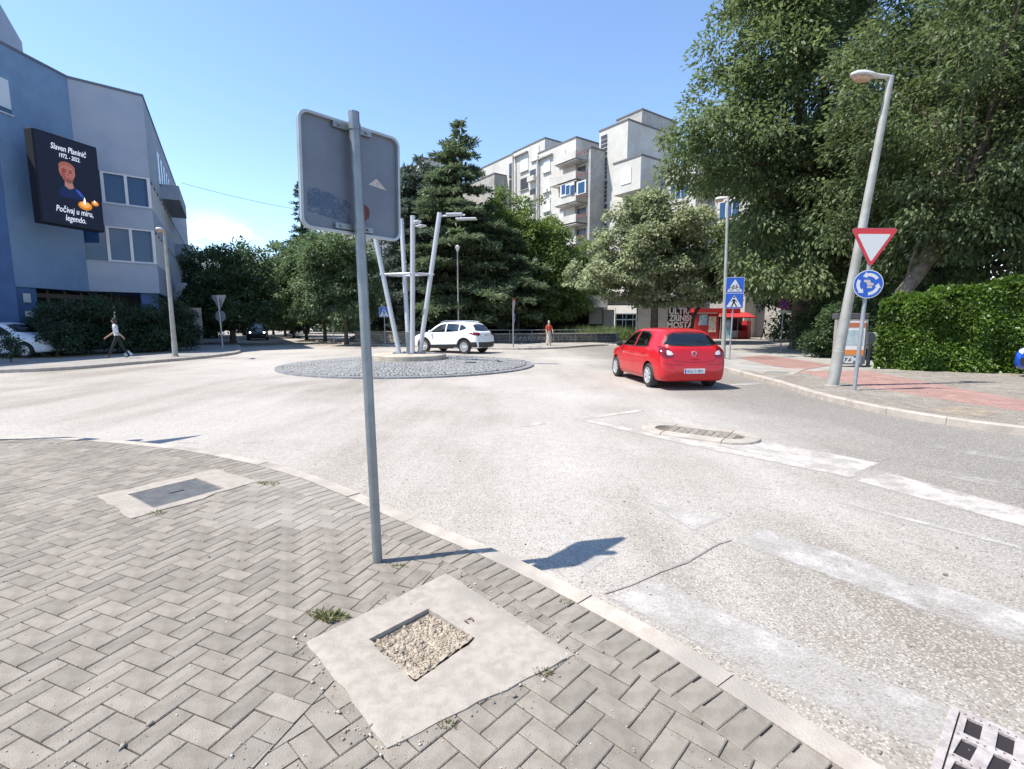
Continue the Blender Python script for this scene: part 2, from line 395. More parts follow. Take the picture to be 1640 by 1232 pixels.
for c in cand[300:]:
    dz, ax, ay = jit(c[4]); T = Matrix.Translation((c[1], c[2], PV + dz)) @ Matrix.Rotation(c[3] + random.gauss(0, .008), 4, 'Z') @ Matrix.Rotation(ax, 4, 'X') @ Matrix.Rotation(ay, 4, 'Y')
    mb.add([T @ Vector(p) for p in (sv_ if c[4] else pv)], sf_ if c[4] else pf)
def clip(poly, keep):
    res = []
    for i in range(len(poly)):
        p, q = poly[i], poly[(i + 1) % len(poly)]; a, b = keep(p), keep(q)
        if a >= 0: res.append(p)
        if (a >= 0) != (b >= 0): res.append(p + (q - p) * (a / (a - b)))
    return res
allb = [(x, y, a, 0) for (x, y, a) in herringbone(angA, np.array([0., 0.]), (-2.5, 2.6), (-.6, 4.5))] + [(x, y, a, 1) for (x, y, a) in herringbone(angB, np.array([.03, .05]), (-2.5, 2.6), (-.6, 4.5))]
for (x, y, a, zone) in allb:
    if abs(side((x, y))) > .115 or not inside((x, y), sold_poly) or inside((x, y), slab_in): continue
    if not any(abs(b[0] - x) < 1e-6 and abs(b[1] - y) < 1e-6 for b in blocks) and (side((x, y)) >= 0) == (zone == 0): pass
    q = [np.array([x, y]) + rot2(a) @ np.array(p) for p in ((-.098, -.048), (.098, -.048), (.098, .048), (-.098, .048))]
    q = clip(q, (lambda p: side(p) - .003) if zone == 0 else (lambda p: -side(p) - .003))
    if len(q) >= 3: mb.prism([tuple(p) for p in q], PV - .03, PV + random.gauss(0, .001))
o = mb.build('paver_field', M_PAVER, pavement); o['kind'] = 'stuff'
# plain sheet of the same blocks beyond what the lens sees one by one
mb = MB(); mb.add([(-60, -40, PV - .006), (-10.02, -40, PV - .006), (-10.02, 6.0, PV - .006), (-60, 4.6, PV - .006)], [(0, 1, 2, 3)])
mb.add([(-10.0, -40, PV - .006), (13, -40, PV - .006), (13, -18, PV - .006), (3.0, -1.8, PV - .006), (2.1, -.7, PV - .006), (-10, -.7, PV - .006)], [(0, 1, 2, 3, 4, 5)])
mb.build('paving_sheet', M_PAVER, pavement)

def kerb_row(line, width, z0, z1, step, parent, name='kerb_stone', m=None, gap=.008, sidev=-1, limit=None, cham=.018):
    """kerb stones as separate chamfered blocks along a line (line = road edge)"""
    P = resample(line, step); fine = line
    s = np.r_[0, np.cumsum(np.linalg.norm(np.diff(fine, axis=0), axis=1))]
    for i in range(len(P) - 1):
        a = i * s[-1] / (len(P) - 1) + gap / 2; b = (i + 1) * s[-1] / (len(P) - 1) - gap / 2
        if limit and not limit((P[i] + P[i + 1]) / 2): continue
        n = 4; q = np.linspace(a, b, n); X = np.c_[np.interp(q, s, fine[:, 0]), np.interp(q, s, fine[:, 1])]
        t = np.gradient(X, axis=0); t /= np.linalg.norm(t, axis=1)[:, None]; nrm = np.c_[-t[:, 1], t[:, 0]] * sidev
        dz = random.gauss(0, .0025); m_ = MB(); V = []; F = []
        for k in range(n):
            for (off, z) in ((.0, z0), (0., z1 - cham + dz), (cham, z1 + dz), (width, z1 + dz), (width, z0)):
                p = X[k] + nrm[k] * off; V.append((p[0], p[1], z))
        for k in range(n - 1):
            for j in range(4): F.append((k * 5 + j, k * 5 + j + 1, (k + 1) * 5 + j + 1, (k + 1) * 5 + j))
        F.append((0, 1, 2, 3, 4)); F.append(tuple((n - 1) * 5 + j for j in (4, 3, 2, 1, 0)))
        if sidev > 0: F = [f[::-1] for f in F]
        m_.add(V, F); m_.build(name, m or M_KERB, parent)
kerb_row(KO, .14, -.05, PV + .003, .82, pavement, limit=lambda p: -26 < p[0] < 4 and p[1] > -3)

# gutter dust along the near kerb
# ------------------------------------------------------------------ concrete slab with a square hole full of rubble
sl = thing('concrete_slab', 'square pale concrete slab set in the paving with a rubble-filled hole', 'concrete slab', (0, 0, PV))
hole = [np.array(gp(x, y, PV)[:2]) for x, y in [(591, 1027), (686, 978), (760, 1025), (665, 1094)]]
def wobble(a, b, n, amp, close=False):
    res = []
    d = (b - a); nn = np.array([-d[1], d[0]]) / np.linalg.norm(d)
    for k in range(n):
        t = k / n; res.append(a + d * t + (nn * random.gauss(0, amp) if 0 < k else nn * 0))
    return res
outer = sum([wobble(slab[i], slab[(i + 1) % 4], 14, .0035) for i in range(4)], [])
inner = sum([wobble(hole[i], hole[(i + 1) % 4], 14, .0012 if i in (0, 1) else .006) for i in range(4)], [])
n = len(outer); V = []; F = []; nr = 7; top = .011
for r in range(nr + 1):
    t = r / nr
    for k in range(n):
        p = outer[k] * (1 - t) + inner[k] * t
        z = top + (random.gauss(0, .0016) if 0 < r < nr else 0) - (.005 if r == 0 else 0)
        if r == nr and k > n / 2: z -= .006
        V.append((p[0], p[1], z))
for k in range(n): V.append((outer[k][0], outer[k][1], -.03))
for k in range(n): V.append((inner[k][0], inner[k][1], -.09))
for r in range(nr):
    for k in range(n): F.append((r * n + k, (r + 1) * n + k, (r + 1) * n + (k + 1) % n, r * n + (k + 1) % n))
for k in range(n):
    F.append(((nr + 1) * n + k, k, (k + 1) % n, (nr + 1) * n + (k + 1) % n))
    F.append((nr * n + k, (nr + 2) * n + k, (nr + 2) * n + (k + 1) % n, nr * n + (k + 1) % n))
mb = MB(); mb.add(V, [f[::-1] for f in F]); mb.build('slab', M_CONC, sl, smooth=50)
M_RUB = mat('rubble', (.43, .365, .285), .95, (.32, .265, .20), 20, bump=.6, bscale=120, island=.16)
mb = MB(); V = []; F = []; N = 26
for i in range(N + 1):
    for j in range(N + 1):
        a, b = i / N, j / N; p = (hole[0] * (1 - a) + hole[1] * a) * (1 - b) + (hole[3] * (1 - a) + hole[2] * a) * b
        V.append((p[0], p[1], -.022 + .036 * b + random.gauss(0, .004)))
for i in range(N):
    for j in range(N): q = i * (N + 1) + j; F.append((q, q + N + 1, q + N + 2, q + 1))
mb.add(V, [f[::-1] for f in F]); mb.build('fill', M_RUB, sl, smooth=60)
def pebble_field(name, pts, sizes, m, parent=None, kind='stuff'):
    """irregular stones: squashed random octahedra / icosahedra"""
    bm = bmesh.new(); bmesh.ops.create_icosphere(bm, subdivisions=1, radius=1); bv = np.array([v.co[:] for v in bm.verts]); bf = np.array([[v.index for v in f.verts] for f in bm.faces]); bm.free()
    n = len(pts); V = np.repeat(bv[None], n, 0) * (1 + rng.normal(0, .30, (n, len(bv), 1)))
    sc = np.asarray(sizes)[:, None, None] * np.stack([rng.uniform(.7, 1.3, n), rng.uniform(.7, 1.3, n), rng.uniform(.45, .9, n)], 1)[:, None, :]
    V = V * sc; a = rng.uniform(0, 6.28, n); c, s = np.cos(a), np.sin(a)
    V = np.stack([V[..., 0] * c[:, None] - V[..., 1] * s[:, None], V[..., 0] * s[:, None] + V[..., 1] * c[:, None], V[..., 2]], -1) + np.asarray(pts)[:, None, :]
    Fx = (bf[None] + (np.arange(n) * len(bv))[:, None, None]).reshape(-1, 3)
    o = link(name, npmesh(name, V.reshape(-1, 3), Fx, m), parent)
    if kind: o['kind'] = kind
    return o
pts = []; sz = []
for k in range(2300):
    a, b = random.random() * .97 + .015, random.random() * .97 + .015; p = (hole[0] * (1 - a) + hole[1] * a) * (1 - b) + (hole[3] * (1 - a) + hole[2] * a) * b
    s_ = min(.012, .0018 + random.expovariate(1 / .0024)) if k > 70 else random.uniform(.009, .019); b = b if k > 70 else b * .55; p = (hole[0] * (1 - a) + hole[1] * a) * (1 - b) + (hole[3] * (1 - a) + hole[2] * a) * b; pts.append((p[0], p[1], -.019 + .034 * b)); sz.append(s_)
pebble_field('rubble', pts, sz, M_RUB, sl)
p = gp(757, 999, PV); mb = MB()
mb.tube([(p.x - .02 + .04 * math.cos(t) * .5, p.y + .018 * math.sin(t), .016 + .008 * math.sin(t * 2)) for t in np.linspace(0, 4.6, 12)], .004, 6); mb.build('lifting_loop', mat('rusty_iron', (.14, .10, .08), .8, (.2, .13, .09), 30), sl, smooth=True)

# ------------------------------------------------------------------ manhole
mh_t = thing('manhole', 'rectangular grey steel manhole cover in a cracked concrete frame on the pavement', 'manhole', (0, 0, PV))
cov = [np.array(gp(x, y, PV)[:2]) for x, y in [(205, 793), (315, 767), (360, 783), (245, 815)]]
def ring(outer4, inner4, z, name, m, parent, zb=-.03, amp=.006):
    o_ = sum([wobble(outer4[i], outer4[(i + 1) % 4], 8, amp) for i in range(4)], []); i_ = sum([wobble(inner4[i], inner4[(i + 1) % 4], 8, 0) for i in range(4)], [])
    n = len(o_); V = [(p[0], p[1], z) for p in o_] + [(p[0], p[1], z) for p in i_] + [(p[0], p[1], zb) for p in o_] + [(p[0], p[1], zb) for p in i_]
    F = []
    for k in range(n):
        l = (k + 1) % n; F += [(k, n + k, n + l, l), (2 * n + k, k, l, 2 * n + l), (n + k, 3 * n + k, 3 * n + l, n + l)]
    mb = MB(); mb.add(V, [f[::-1] for f in F]); return mb.build(name, m, parent)
ring(mh, cov, .007, 'frame', M_CONC, mh_t, amp=.014)
M_STEEL = mat('cover_steel', (.19, .185, .18), .65, (.25, .245, .235), 8, metal=.15, bump=.2, bscale=40)
cin = shrink(cov, .012); mb = MB(); mb.prism([tuple(p) for p in cin], -.03, .0); N = 26
for k in range(N):
    a = (k + .25) / N; b = (k + .7) / N
    q = [cin[0] * (1 - a) + cin[3] * a, cin[1] * (1 - a) + cin[2] * a, cin[1] * (1 - b) + cin[2] * b, cin[0] * (1 - b) + cin[3] * b]
    c = sum(q) / 4; mb.prism([tuple(c + (p - c) * .97) for p in q], -.001, .004)
mb.build('cover', M_STEEL, mh_t)
c = sum(cin) / 4; d = (cin[1] - cin[0]) / np.linalg.norm(cin[1] - cin[0]); mb = MB(); mb.box((c[0], c[1], .0055), (.12, .02, .003), math.atan2(d[1], d[0])); mb.build('handle_slot_shade', mat('black_slot', (.015, .015, .015), .9), mh_t)  # black bar on the cover stands for the shaded inside of a slot

# ------------------------------------------------------------------ road markings (worn)
def soft_poly(name, P, m, z, parent, rim=.05):
    """flat patch whose border vertices carry edge = 1, so worn paint frays out instead of ending in a ruled line"""
    P = [np.array(p, float) for p in P]; ar = sum(P[i][0] * P[(i + 1) % len(P)][1] - P[(i + 1) % len(P)][0] * P[i][1] for i in range(len(P)))
    if ar < 0: P = P[::-1]
    I = []; Q = []
    for i in range(len(P)):
        u = P[i] - P[i - 1]; v = P[(i + 1) % len(P)] - P[i]; u /= np.linalg.norm(u); v /= np.linalg.norm(v); nb = np.array([-u[1] - v[1], u[0] + v[0]]); nb /= max(np.linalg.norm(nb), .3); I.append(P[i] + nb * rim); Q.append(P[i] - nb * rim * .5)
    n = len(P); mb = MB(); mb.add([(p[0], p[1], z) for p in Q] + [(p[0], p[1], z) for p in I], [(k, (k + 1) % n, n + (k + 1) % n, n + k) for k in range(n)] + [list(range(n, 2 * n))])
    o = mb.build(name, m, parent); at_ = o.data.attributes.new('edge', 'FLOAT', 'POINT'); at_.data.foreach_set('value', [1.] * n + [0.] * n); return o
def mark(name, px, m, z=.004):
    P = [gp(x, y, 0) for x, y in px]; wmin = min((P[i] - P[j]).length for i in range(len(P)) for j in range(i)); return soft_poly(name, [(p.x, p.y) for p in P], m, z, road, min(.06, wmin * .3))
mark('crosswalk_stripe', [(1170, 868), (1222, 845), (1640, 978), (1800, 1030), (1800, 1095), (1640, 1043)], M_PAINT)
mark('crosswalk_stripe', [(968, 958), (1048, 926), (1180, 985), (1640, 1178), (1900, 1290), (1800, 1320), (1490, 1215), (1200, 1085)], M_PAINT)
mark('crosswalk_stripe', [(1365, 770), (1420, 757), (1640, 814), (1800, 858), (1800, 892), (1640, 846)], M_PAINT3)
mark('crosswalk_stripe', [(1150, 714), (1240, 709), (1410, 742), (1362, 766)], M_PAINT3)
mark('crosswalk_stripe', [(1410, 742), (1445, 738), (1640, 778), (1640, 792)], M_PAINT2)
mark('crosswalk_stripe', [(1475, 716), (1500, 712), (1640, 735), (1800, 762), (1800, 770), (1640, 744)], M_PAINT2)
mark('yield_triangle', [(1028, 803), (1165, 830), (1112, 853)], M_PAINT)
mark('yield_triangle', [(888, 853), (985, 893), (940, 923)], M_PAINT)
mark('yield_triangle', [(1175, 647), (1212, 649), (1200, 655)], M_PAINT2)
mark('lane_line', [(1330, 803), (1345, 802), (1640, 876), (1640, 883)], M_PAINT)
mark('lane_line', [(1300, 824), (1310, 822), (1640, 920), (1640, 928)], M_PAINT2)
mark('lane_line', [(830, 683), (868, 676), (876, 679), (842, 685)], M_PAINT)
mark('lane_line', [(1180, 776), (1240, 782), (1250, 786), (1190, 781)], M_PAINT2)
mark('lane_line', [(385, 708), (445, 703), (450, 706), (388, 712)], M_PAINT2)
mark('lane_line', [(255, 706), (320, 707), (325, 711), (262, 710)], M_PAINT2)
mark('lane_line', [(0, 609), (30, 607), (30, 609), (0, 611)], M_PAINT2)
mark('lane_line', [(1168, 615), (1218, 613), (1224, 616), (1170, 618)], M_PAINT)
mark('traffic_island_outline', [(914, 671), (1028, 656), (1034, 659), (945, 672)], M_PAINT3, .005)
mark('traffic_island_outline', [(918, 672), (932, 670), (1130, 710), (1380, 762), (1362, 766), (1120, 718)], M_PAINT3, .0045)
mark('traffic_island_outline', [(1028, 656), (1036, 656), (1250, 704), (1236, 707)], M_PAINT2)
# saw-cut across the lane
mb = MB(); pl = [gp(*q) for q in [(968, 952), (1010, 938), (1060, 916), (1100, 902), (1150, 872), (1172, 866)]]
for a, b in zip(pl, pl[1:]):
    d = (b - a).normalized(); nn = Vector((-d.y, d.x, 0)) * .007; mb.add([(a - nn) + Vector((0, 0, .0055)), (b - nn) + Vector((0, 0, .0055)), (b + nn) + Vector((0, 0, .0055)), (a + nn) + Vector((0, 0, .0055))], [(0, 1, 2, 3)])
mb.build('saw_cut', M_DARKLINE, road)
# low splitter island: cracked concrete rim round grey blocks
spi = thing('splitter_island', 'low oval concrete traffic island with cracked rim and block infill', 'traffic island')
A, B = gp(1030, 684), gp(1218, 708); ax = (B - A).normalized(); nx = Vector((-ax.y, ax.x, 0)); Lh = (B - A).length / 2; C = (A + B) / 2; hw = .42
def stad(hw_, l_, n=10):
    P = []
    for k in range(n + 1): t = -math.pi / 2 + math.pi * k / n; P.append(C + ax * (l_ + hw_ * math.cos(t)) + nx * hw_ * math.sin(t))
    for k in range(n + 1): t = math.pi / 2 + math.pi * k / n; P.append(C + ax * (-l_ + hw_ * math.cos(t)) + nx * hw_ * math.sin(t))
    return P
def stone_ring(Po, Pi, z, m, parent, joints, z0=0, name='rim_stone', gap=.006):
    n = len(Po); js = sorted(joints)
    for a, b in zip(js, js[1:] + [js[0] + n]):
        mb = MB(); V = []; F = []
        for k in range(a, b + 1):
            o_, i_ = Po[k % n], Pi[k % n]
            if k == a: o_ = o_ + (Po[(k + 1) % n] - o_).normalized() * gap; i_ = i_ + (Pi[(k + 1) % n] - i_).normalized() * gap
            if k == b: o_ = o_ + (Po[(k - 1) % n] - o_).normalized() * gap; i_ = i_ + (Pi[(k - 1) % n] - i_).normalized() * gap
            V += [(o_.x, o_.y, z0), (o_.x, o_.y, z * .6), (o_.x * .96 + i_.x * .04, o_.y * .96 + i_.y * .04, z), (i_.x, i_.y, z), (i_.x, i_.y, z0)]
        m_ = b - a + 1
        for k in range(m_ - 1):
            for j in range(4): F.append((k * 5 + j, (k + 1) * 5 + j, (k + 1) * 5 + j + 1, k * 5 + j + 1))
        F += [(4, 3, 2, 1, 0), tuple((m_ - 1) * 5 + j for j in range(5))]
        mb.add(V, [f for f in F]); mb.build(name, m, parent)
stone_ring(stad(hw, Lh - hw), stad(hw - .2, Lh - hw), .035, M_KERB, spi, [0, 5, 10, 11, 16, 21])
mb = MB(); mb.prism([tuple(p)[:2] for p in stad(hw - .205, Lh - hw)], 0, .016); mb.build('infill', M_JOINT, spi)
k = 0; u = -Lh + hw
while u < Lh - hw:
    o = link('paver', fmesh(*paver_mesh(.19, .098)), spi); q = C + ax * (u + .05) + nx * (.10 if k % 2 else -.10); o.location = (q.x, q.y, .026 + random.gauss(0, .002)); o.rotation_euler = (0, 0, math.atan2(nx.y, nx.x))
    k += 1
    if k % 2 == 0: u += .104

# ------------------------------------------------------------------ drain grate at the kerb
gr = thing('drain_grate', 'pale cast iron gutter grate with slanted slots by the kerb', 'drain grate', (0, 0, 0))
g0 = gp(1522, 1132); gdir = Vector((.66, -.75, 0)).normalized(); gn = Vector((gdir.y, -gdir.x, 0)); g0 = g0 + gdir * .036 + gn * .03     # gn: towards the camera
M_GRATE = mat('cast_iron_dusty', (.42, .385, .36), .75, (.30, .26, .25), 25, bump=.3, bscale=120)
W_, H_ = .46, .46
def gpt(u, v): q = g0 + gdir * u + gn * v; return (q.x, q.y)
mb = MB(); mb.prism([gpt(-.01, -.01), gpt(W_ + .01, -.01), gpt(W_ + .01, H_ + .01), gpt(-.01, H_ + .01)], .002, .005); mb.build('pit_shade', mat('pit_dark', (.02, .015, .018), .95), gr)  # flat near-black plate stands for the shade below the bars
mb = MB()
rows, cols = 3, 5; bt = .019
vs_ = np.linspace(0, H_, rows + 1); us_ = np.linspace(0, W_, cols + 1)
for r_ in range(rows + 1): mb.prism([gpt(0, max(0, vs_[r_] - bt)), gpt(W_, max(0, vs_[r_] - bt)), gpt(W_, min(H_, vs_[r_] + bt)), gpt(0, min(H_, vs_[r_] + bt))], .004, .016)
for r_ in range(rows):
    for c_ in range(cols + 1):
        sh = .0 if r_ < 1 else .03 * (1 if c_ > 2 else -.4); a = us_[c_]
        mb.prism([gpt(max(0, a - .022), vs_[r_] + bt), gpt(min(W_, a + .022), vs_[r_] + bt), gpt(min(W_, max(0, a + .022 + sh)), vs_[r_ + 1] - bt), gpt(min(W_ - .001, max(0, a - .022 + sh)), vs_[r_ + 1] - bt)], .0045, .0155)
mb.build('bars', M_GRATE, gr)
mb = MB()
for a, b in (((-.035, -.03), (W_ + .035, -.006)), ((-.035, H_ + .006), (W_ + .035, H_ + .03)), ((-.035, -.005), (-.006, H_ + .005)), ((W_ + .006, -.005), (W_ + .035, H_ + .005))):
    mb.prism([gpt(a[0], a[1]), gpt(b[0], a[1]), gpt(b[0], b[1]), gpt(a[0], b[1])], .001, .012)
mb.build('frame', M_GRATE, gr)
mb = MB()
for r_ in range(rows + 1):
    for c_ in range(18):
        q = gpt(min(W_ - .01, .012 + c_ * W_ / 18 + random.uniform(-.003, .003)), min(H_ - .006, max(.006, vs_[r_] + random.choice((-.006, .005))))); mb.box((q[0], q[1], .017), (.007, .005, .004), random.uniform(0, 3))
mb.build('studs', mat('cast_iron_dark', (.16, .13, .13), .8), gr)['kind'] = 'stuff'
# ------------------------------------------------------------------ far and right pavement, left pavement
PZ = .12
RK = smooth_line([(60, -27), (30, -8.5), (14, 2.2), (9, 5.7), (7.5, 7.0), (6.98, 7.75), (6.72, 8.5), (6.62, 9.3), (6.6, 10.7), (6.9, 12.8), (7.14, 16.3), (7.6, 19.5), (7.9, 23), (8.2, 28), (7.8, 32), (6.9, 34.0), (5.9, 33.9), (4.6, 32.6), (3.1, 30.8), (.37, 29.3), (-3.5, 30.8), (-7.1, 33.2), (-11.9, 36.4), (-17.1, 42.6), (-27, 60), (-70, 134)], .25)
RKI = offset_line(RK, -.15)
M_PLAZA = mat('plaza_paving', (.36, .34, .31), .88, (.27, .255, .23), 1.3, bump=.3, bscale=30, c3=(.24, .225, .20), s3=.35)
mb = MB(); mb.prism([tuple(p) for p in RKI] + [(-70, 300), (300, 300), (300, -27)], 0, PZ - .006)
plaza = tag(mb.build('pavement', M_PLAZA), 'pale pavement and plaza across the circle under the trees', kind='structure')
kerb_row(RK, .15, -.05, PZ + .003, .95, plaza, limit=lambda p: -30 < p[0] < 15 and p[1] < 62)
LK = smooth_line([(-90, 10.5), (-60, 11), (-30, 12), (-22, 13.2), (-16.5, 15.9), (-15.3, 16.95), (-14.72, 18.9), (-14.2, 20.9), (-13.95, 22.9), (-14.5, 26.3), (-18.2, 33), (-25.2, 45), (-70, 122)], .3)
M_LPAVE = mat('left_paving', (.30, .285, .265), .9, (.23, .22, .205), 2, bump=.3, bscale=40, c3=(.34, .31, .26), s3=.5)
mb = MB(); mb.prism([tuple(p) for p in offset_line(LK, .15)] + [(-200, 122), (-200, 10.5)], 0, PZ - .004)
lpave = tag(mb.build('pavement', M_LPAVE), 'shaded pavement in front of the blue corner building', kind='structure')
kerb_row(LK, .17, -.05, PZ + .003, .95, lpave, sidev=1, limit=lambda p: p[0] > -32 and p[1] < 46)
# dry verge beside the blue building
mb = MB(); mb.prism([(-30, 20.2), (-23, 20.0), (-19.3, 21.6), (-17.6, 24.2), (-18.0, 26.4), (-30, 26.4)], .05, PZ + .012); mb.build('verge', M_EARTH, lpave)

# red cycle strip and blocks of the right pavement
up = [np.array(gp(x, y, PZ)[:2]) for x, y in [(1225, 569), (1300, 579), (1420, 600), (1640, 641)]]; lo = [np.array(gp(x, y, PZ)[:2]) for x, y in [(1180, 573), (1290, 598), (1400, 622), (1640, 660)]]
up.append(up[-1] + (up[-1] - up[-2]) * 2); lo.append(lo[-1] + (lo[-1] - lo[-2]) * 2)
red_poly = [tuple(p) for p in up] + [tuple(p) for p in lo[::-1]]
rp_poly = [tuple(p) for p in offset_line(RK, -.17)] + [(-70, 300), (300, 300), (300, -27)]
rb = []
rang = math.atan2(-.8, .55)
def rows_bond(ang, xr, yr):
    res = []; Rm = rot2(ang)
    for i in range(-160, 160):
        for j in range(-90, 90):
            p = Rm @ np.array([(j + .5 * (i % 2)) * .204, i * .104]) + np.array([9., 10.])
            if xr[0] < p[0] < xr[1] and yr[0] < p[1] < yr[1]: res.append((p[0], p[1], ang))
    return res
for (x, y, a) in rows_bond(rang, (6.6, 15.5), (4.2, 15.5)):
    if not inside((x, y), rp_poly): continue
    dep = y * cP + 1.5 * sP; px = 820 + FPX * x / dep
    if px > 1700: continue
    rb.append((1 / dep ** 2 if px < 1640 else 0, x, y, a, inside((x, y), red_poly)))
rb.sort(key=lambda c: -c[0])
pv2, pf2 = paver_mesh(.2, .1, .03, .004)
me_g = bpy.data.meshes.new('paver'); me_g.from_pydata(pv2, [], pf2); me_g.materials.append(M_PAVER)
me_r = bpy.data.meshes.new('paver'); me_r.from_pydata(pv2, [], pf2); me_r.materials.append(M_PAVER_R)
for c in rb[:300]:
    o = link('paver', me_r if c[4] else me_g, plaza); o.location = (c[1], c[2], PZ + random.gauss(0, .002)); o.rotation_euler = (random.gauss(0, .01), random.gauss(0, .01), c[3])
mg, mr_ = MB(), MB()
for c in rb[300:]:
    T = Matrix.Translation((c[1], c[2], PZ + random.gauss(0, .002))) @ Matrix.Rotation(c[3], 4, 'Z') @ Matrix.Rotation(random.gauss(0, .008), 4, 'X')
    (mr_ if c[4] else mg).add([T @ Vector(p) for p in pv2], pf2)
mg.build('paver_field', M_PAVER, plaza)['kind'] = 'stuff'; mr_.build('red_paver_field', M_PAVER_R, plaza)['kind'] = 'stuff'
mb = MB(); mb.prism([p for p in red_poly if p[1] > 15.0] + [tuple(up[1] * .5 + up[2] * .5), tuple(lo[1])], .09, PZ + .002)
mb = MB(); q = [tuple(gp(x, y, PZ)[:2]) for x, y in [(1180, 573), (1225, 569), (1262, 574), (1335, 585), (1290, 592), (1240, 587)]]; mb.prism(q, .08, PZ + .003); mb.build('red_strip', M_PAVER_R, plaza)
# sand spilled on the blocks
q = [tuple(gp(x, y, PZ)[:2]) for x, y in [(1475, 656), (1500, 651), (1530, 650), (1580, 654), (1618, 664), (1575, 671), (1520, 665)]]; soft_poly('sand_patch', q, paint_mat('sand', (.42, .345, .25), .5, 5, .95, edge=True), PZ + .006, plaza, .16)
smh = thing('manhole', 'small dark manhole cover in a pale frame on the right pavement', 'manhole', (0, 0, PZ))
ring([np.array(gp(x, y, PZ)[:2]) for x, y in [(1212, 598), (1242, 590), (1290, 591), (1270, 601)]], [np.array(gp(x, y, PZ)[:2]) for x, y in [(1221, 598), (1230, 595.5), (1266, 596), (1260, 599.5)]], .01, 'frame', M_CONC, smh)
mb = MB(); mb.prism([tuple(gp(x, y, PZ)[:2]) for x, y in [(1221, 598), (1230, 595.5), (1266, 596), (1260, 599.5)]], -.02, .006); mb.build('cover', M_STEEL, smh)

# ------------------------------------------------------------------ roundabout island
IC = Vector((-3.9, 18.9, 0)); IR = 4.72
isl = thing('roundabout_island', 'low domed circular island paved with grey cobbles', 'traffic island', IC)
def dome(r): return .05 + .20 * (1 - (r / IR) ** 2)
prof = [(IR - .1, 0), (IR - .1, .035)] + [(r, dome(r) - .02) for r in (4.4, 3.6, 2.8, 2, 1.2)]
mb = MB(); mb.lathe(prof, n=72); mb.build('bed', mat('cobble_joint', (.12, .115, .105), .95, (.2, .185, .16), 8), isl)
M_COB = mat('basalt_cobble', (.25, .25, .245), .85, (.20, .20, .195), 7, bump=.3, bscale=60, island=.18)
V = []; F = []
cv = np.array([(-1, -1, -1), (1, -1, -1), (1, 1, -1), (-1, 1, -1), (-1, -1, .3), (1, -1, .3), (1, 1, .3), (-1, 1, .3), (-.7, -.7, 1), (.7, -.7, 1), (.7, .7, 1), (-.7, .7, 1)], float)
r_ = 1.32; k0 = 0
while r_ < IR - .26:
    n = int(2 * math.pi * r_ / .118); a0 = random.random()
    for k in range(n):
        a = 2 * math.pi * (k + a0) / n + random.gauss(0, .004); rr = r_ + random.gauss(0, .006)
        s_ = np.array([.052, .05, .02]) * (1 + rng.normal(0, .08, 3)); c_, s2 = math.cos(a), math.sin(a)
        P = cv * s_; P = np.c_[P[:, 0] * c_ - P[:, 1] * s2 + rr * c_, P[:, 0] * s2 + P[:, 1] * c_ + rr * s2, P[:, 2] + dome(rr) - .012 + random.gauss(0, .004)]
        V.append(P); F.append(np.array(pf) + k0); k0 += 12
    r_ += .113
o = link('cobbles', npmesh('cobbles', np.vstack(V), np.vstack(F), M_COB), isl); o['kind'] = 'stuff'
M_EDGE = mat('edge_stone', (.26, .265, .275), .8, (.2, .2, .205), 4, bump=.3, bscale=50, island=.15)
n = 84; a = math.pi / n - .0012; Po = [(IR * math.cos(t), IR * math.sin(t)) for t in np.linspace(-a, a, 4)]; Pi = [((IR - .23) * math.cos(t), (IR - .23) * math.sin(t)) for t in np.linspace(a, -a, 4)]
mb = MB(); mb.prism(Po + Pi, 0, .055); me_e = mb.mesh('edge_stone', M_EDGE)
for k in range(n): o = link('edge_stone', me_e, isl); o.rotation_euler = (0, 0, 2 * math.pi * k / n); o.location.z = random.gauss(0, .003)
mb = MB(); mb.lathe([(1.36, .2), (1.36, .40), (1.33, .43), (1.2, .44), (.02, .45)], n=48); mb.build('plinth', mat('plinth_concrete', (.46, .41, .34), .9, (.36, .30, .22), 3, bump=.4, bscale=40), isl, smooth=30)
for (x_, y_, r2) in ((2.4, -1.1, .22), (2.1, 1.2, .16)):
    mb = MB(); mb.lathe([(r2, 0), (r2, .014), (r2 * .8, .018), (.01, .018)], c=(x_, y_, dome(2.6)), n=18); mb.build('valve_cover', mat('valve_black', (.05, .05, .055), .7), isl)

M_GALV = mat('galvanised_steel', (.26, .285, .30), .45, (.21, .23, .245), 6, metal=.55, bump=.08, bscale=40)
M_GALV_P = mat('pole_grey', (.32, .335, .35), .5, (.26, .275, .29), 5, metal=.3)
M_ALU = mat('aluminium_back', (.165, .18, .215), .5, (.14, .155, .19), 4, metal=.35)
M_RIM = mat('aluminium_rim', (.40, .42, .42), .42, (.34, .36, .37), 8, metal=.4)
M_WHITE = mat('sign_white', (.58, .58, .56), .45); M_RED = mat('sign_red', (.52, .028, .035), .4); M_BLUE = mat('sign_blue', (.012, .085, .42), .4); M_BLACK = mat('sign_black', (.012, .012, .013), .5)

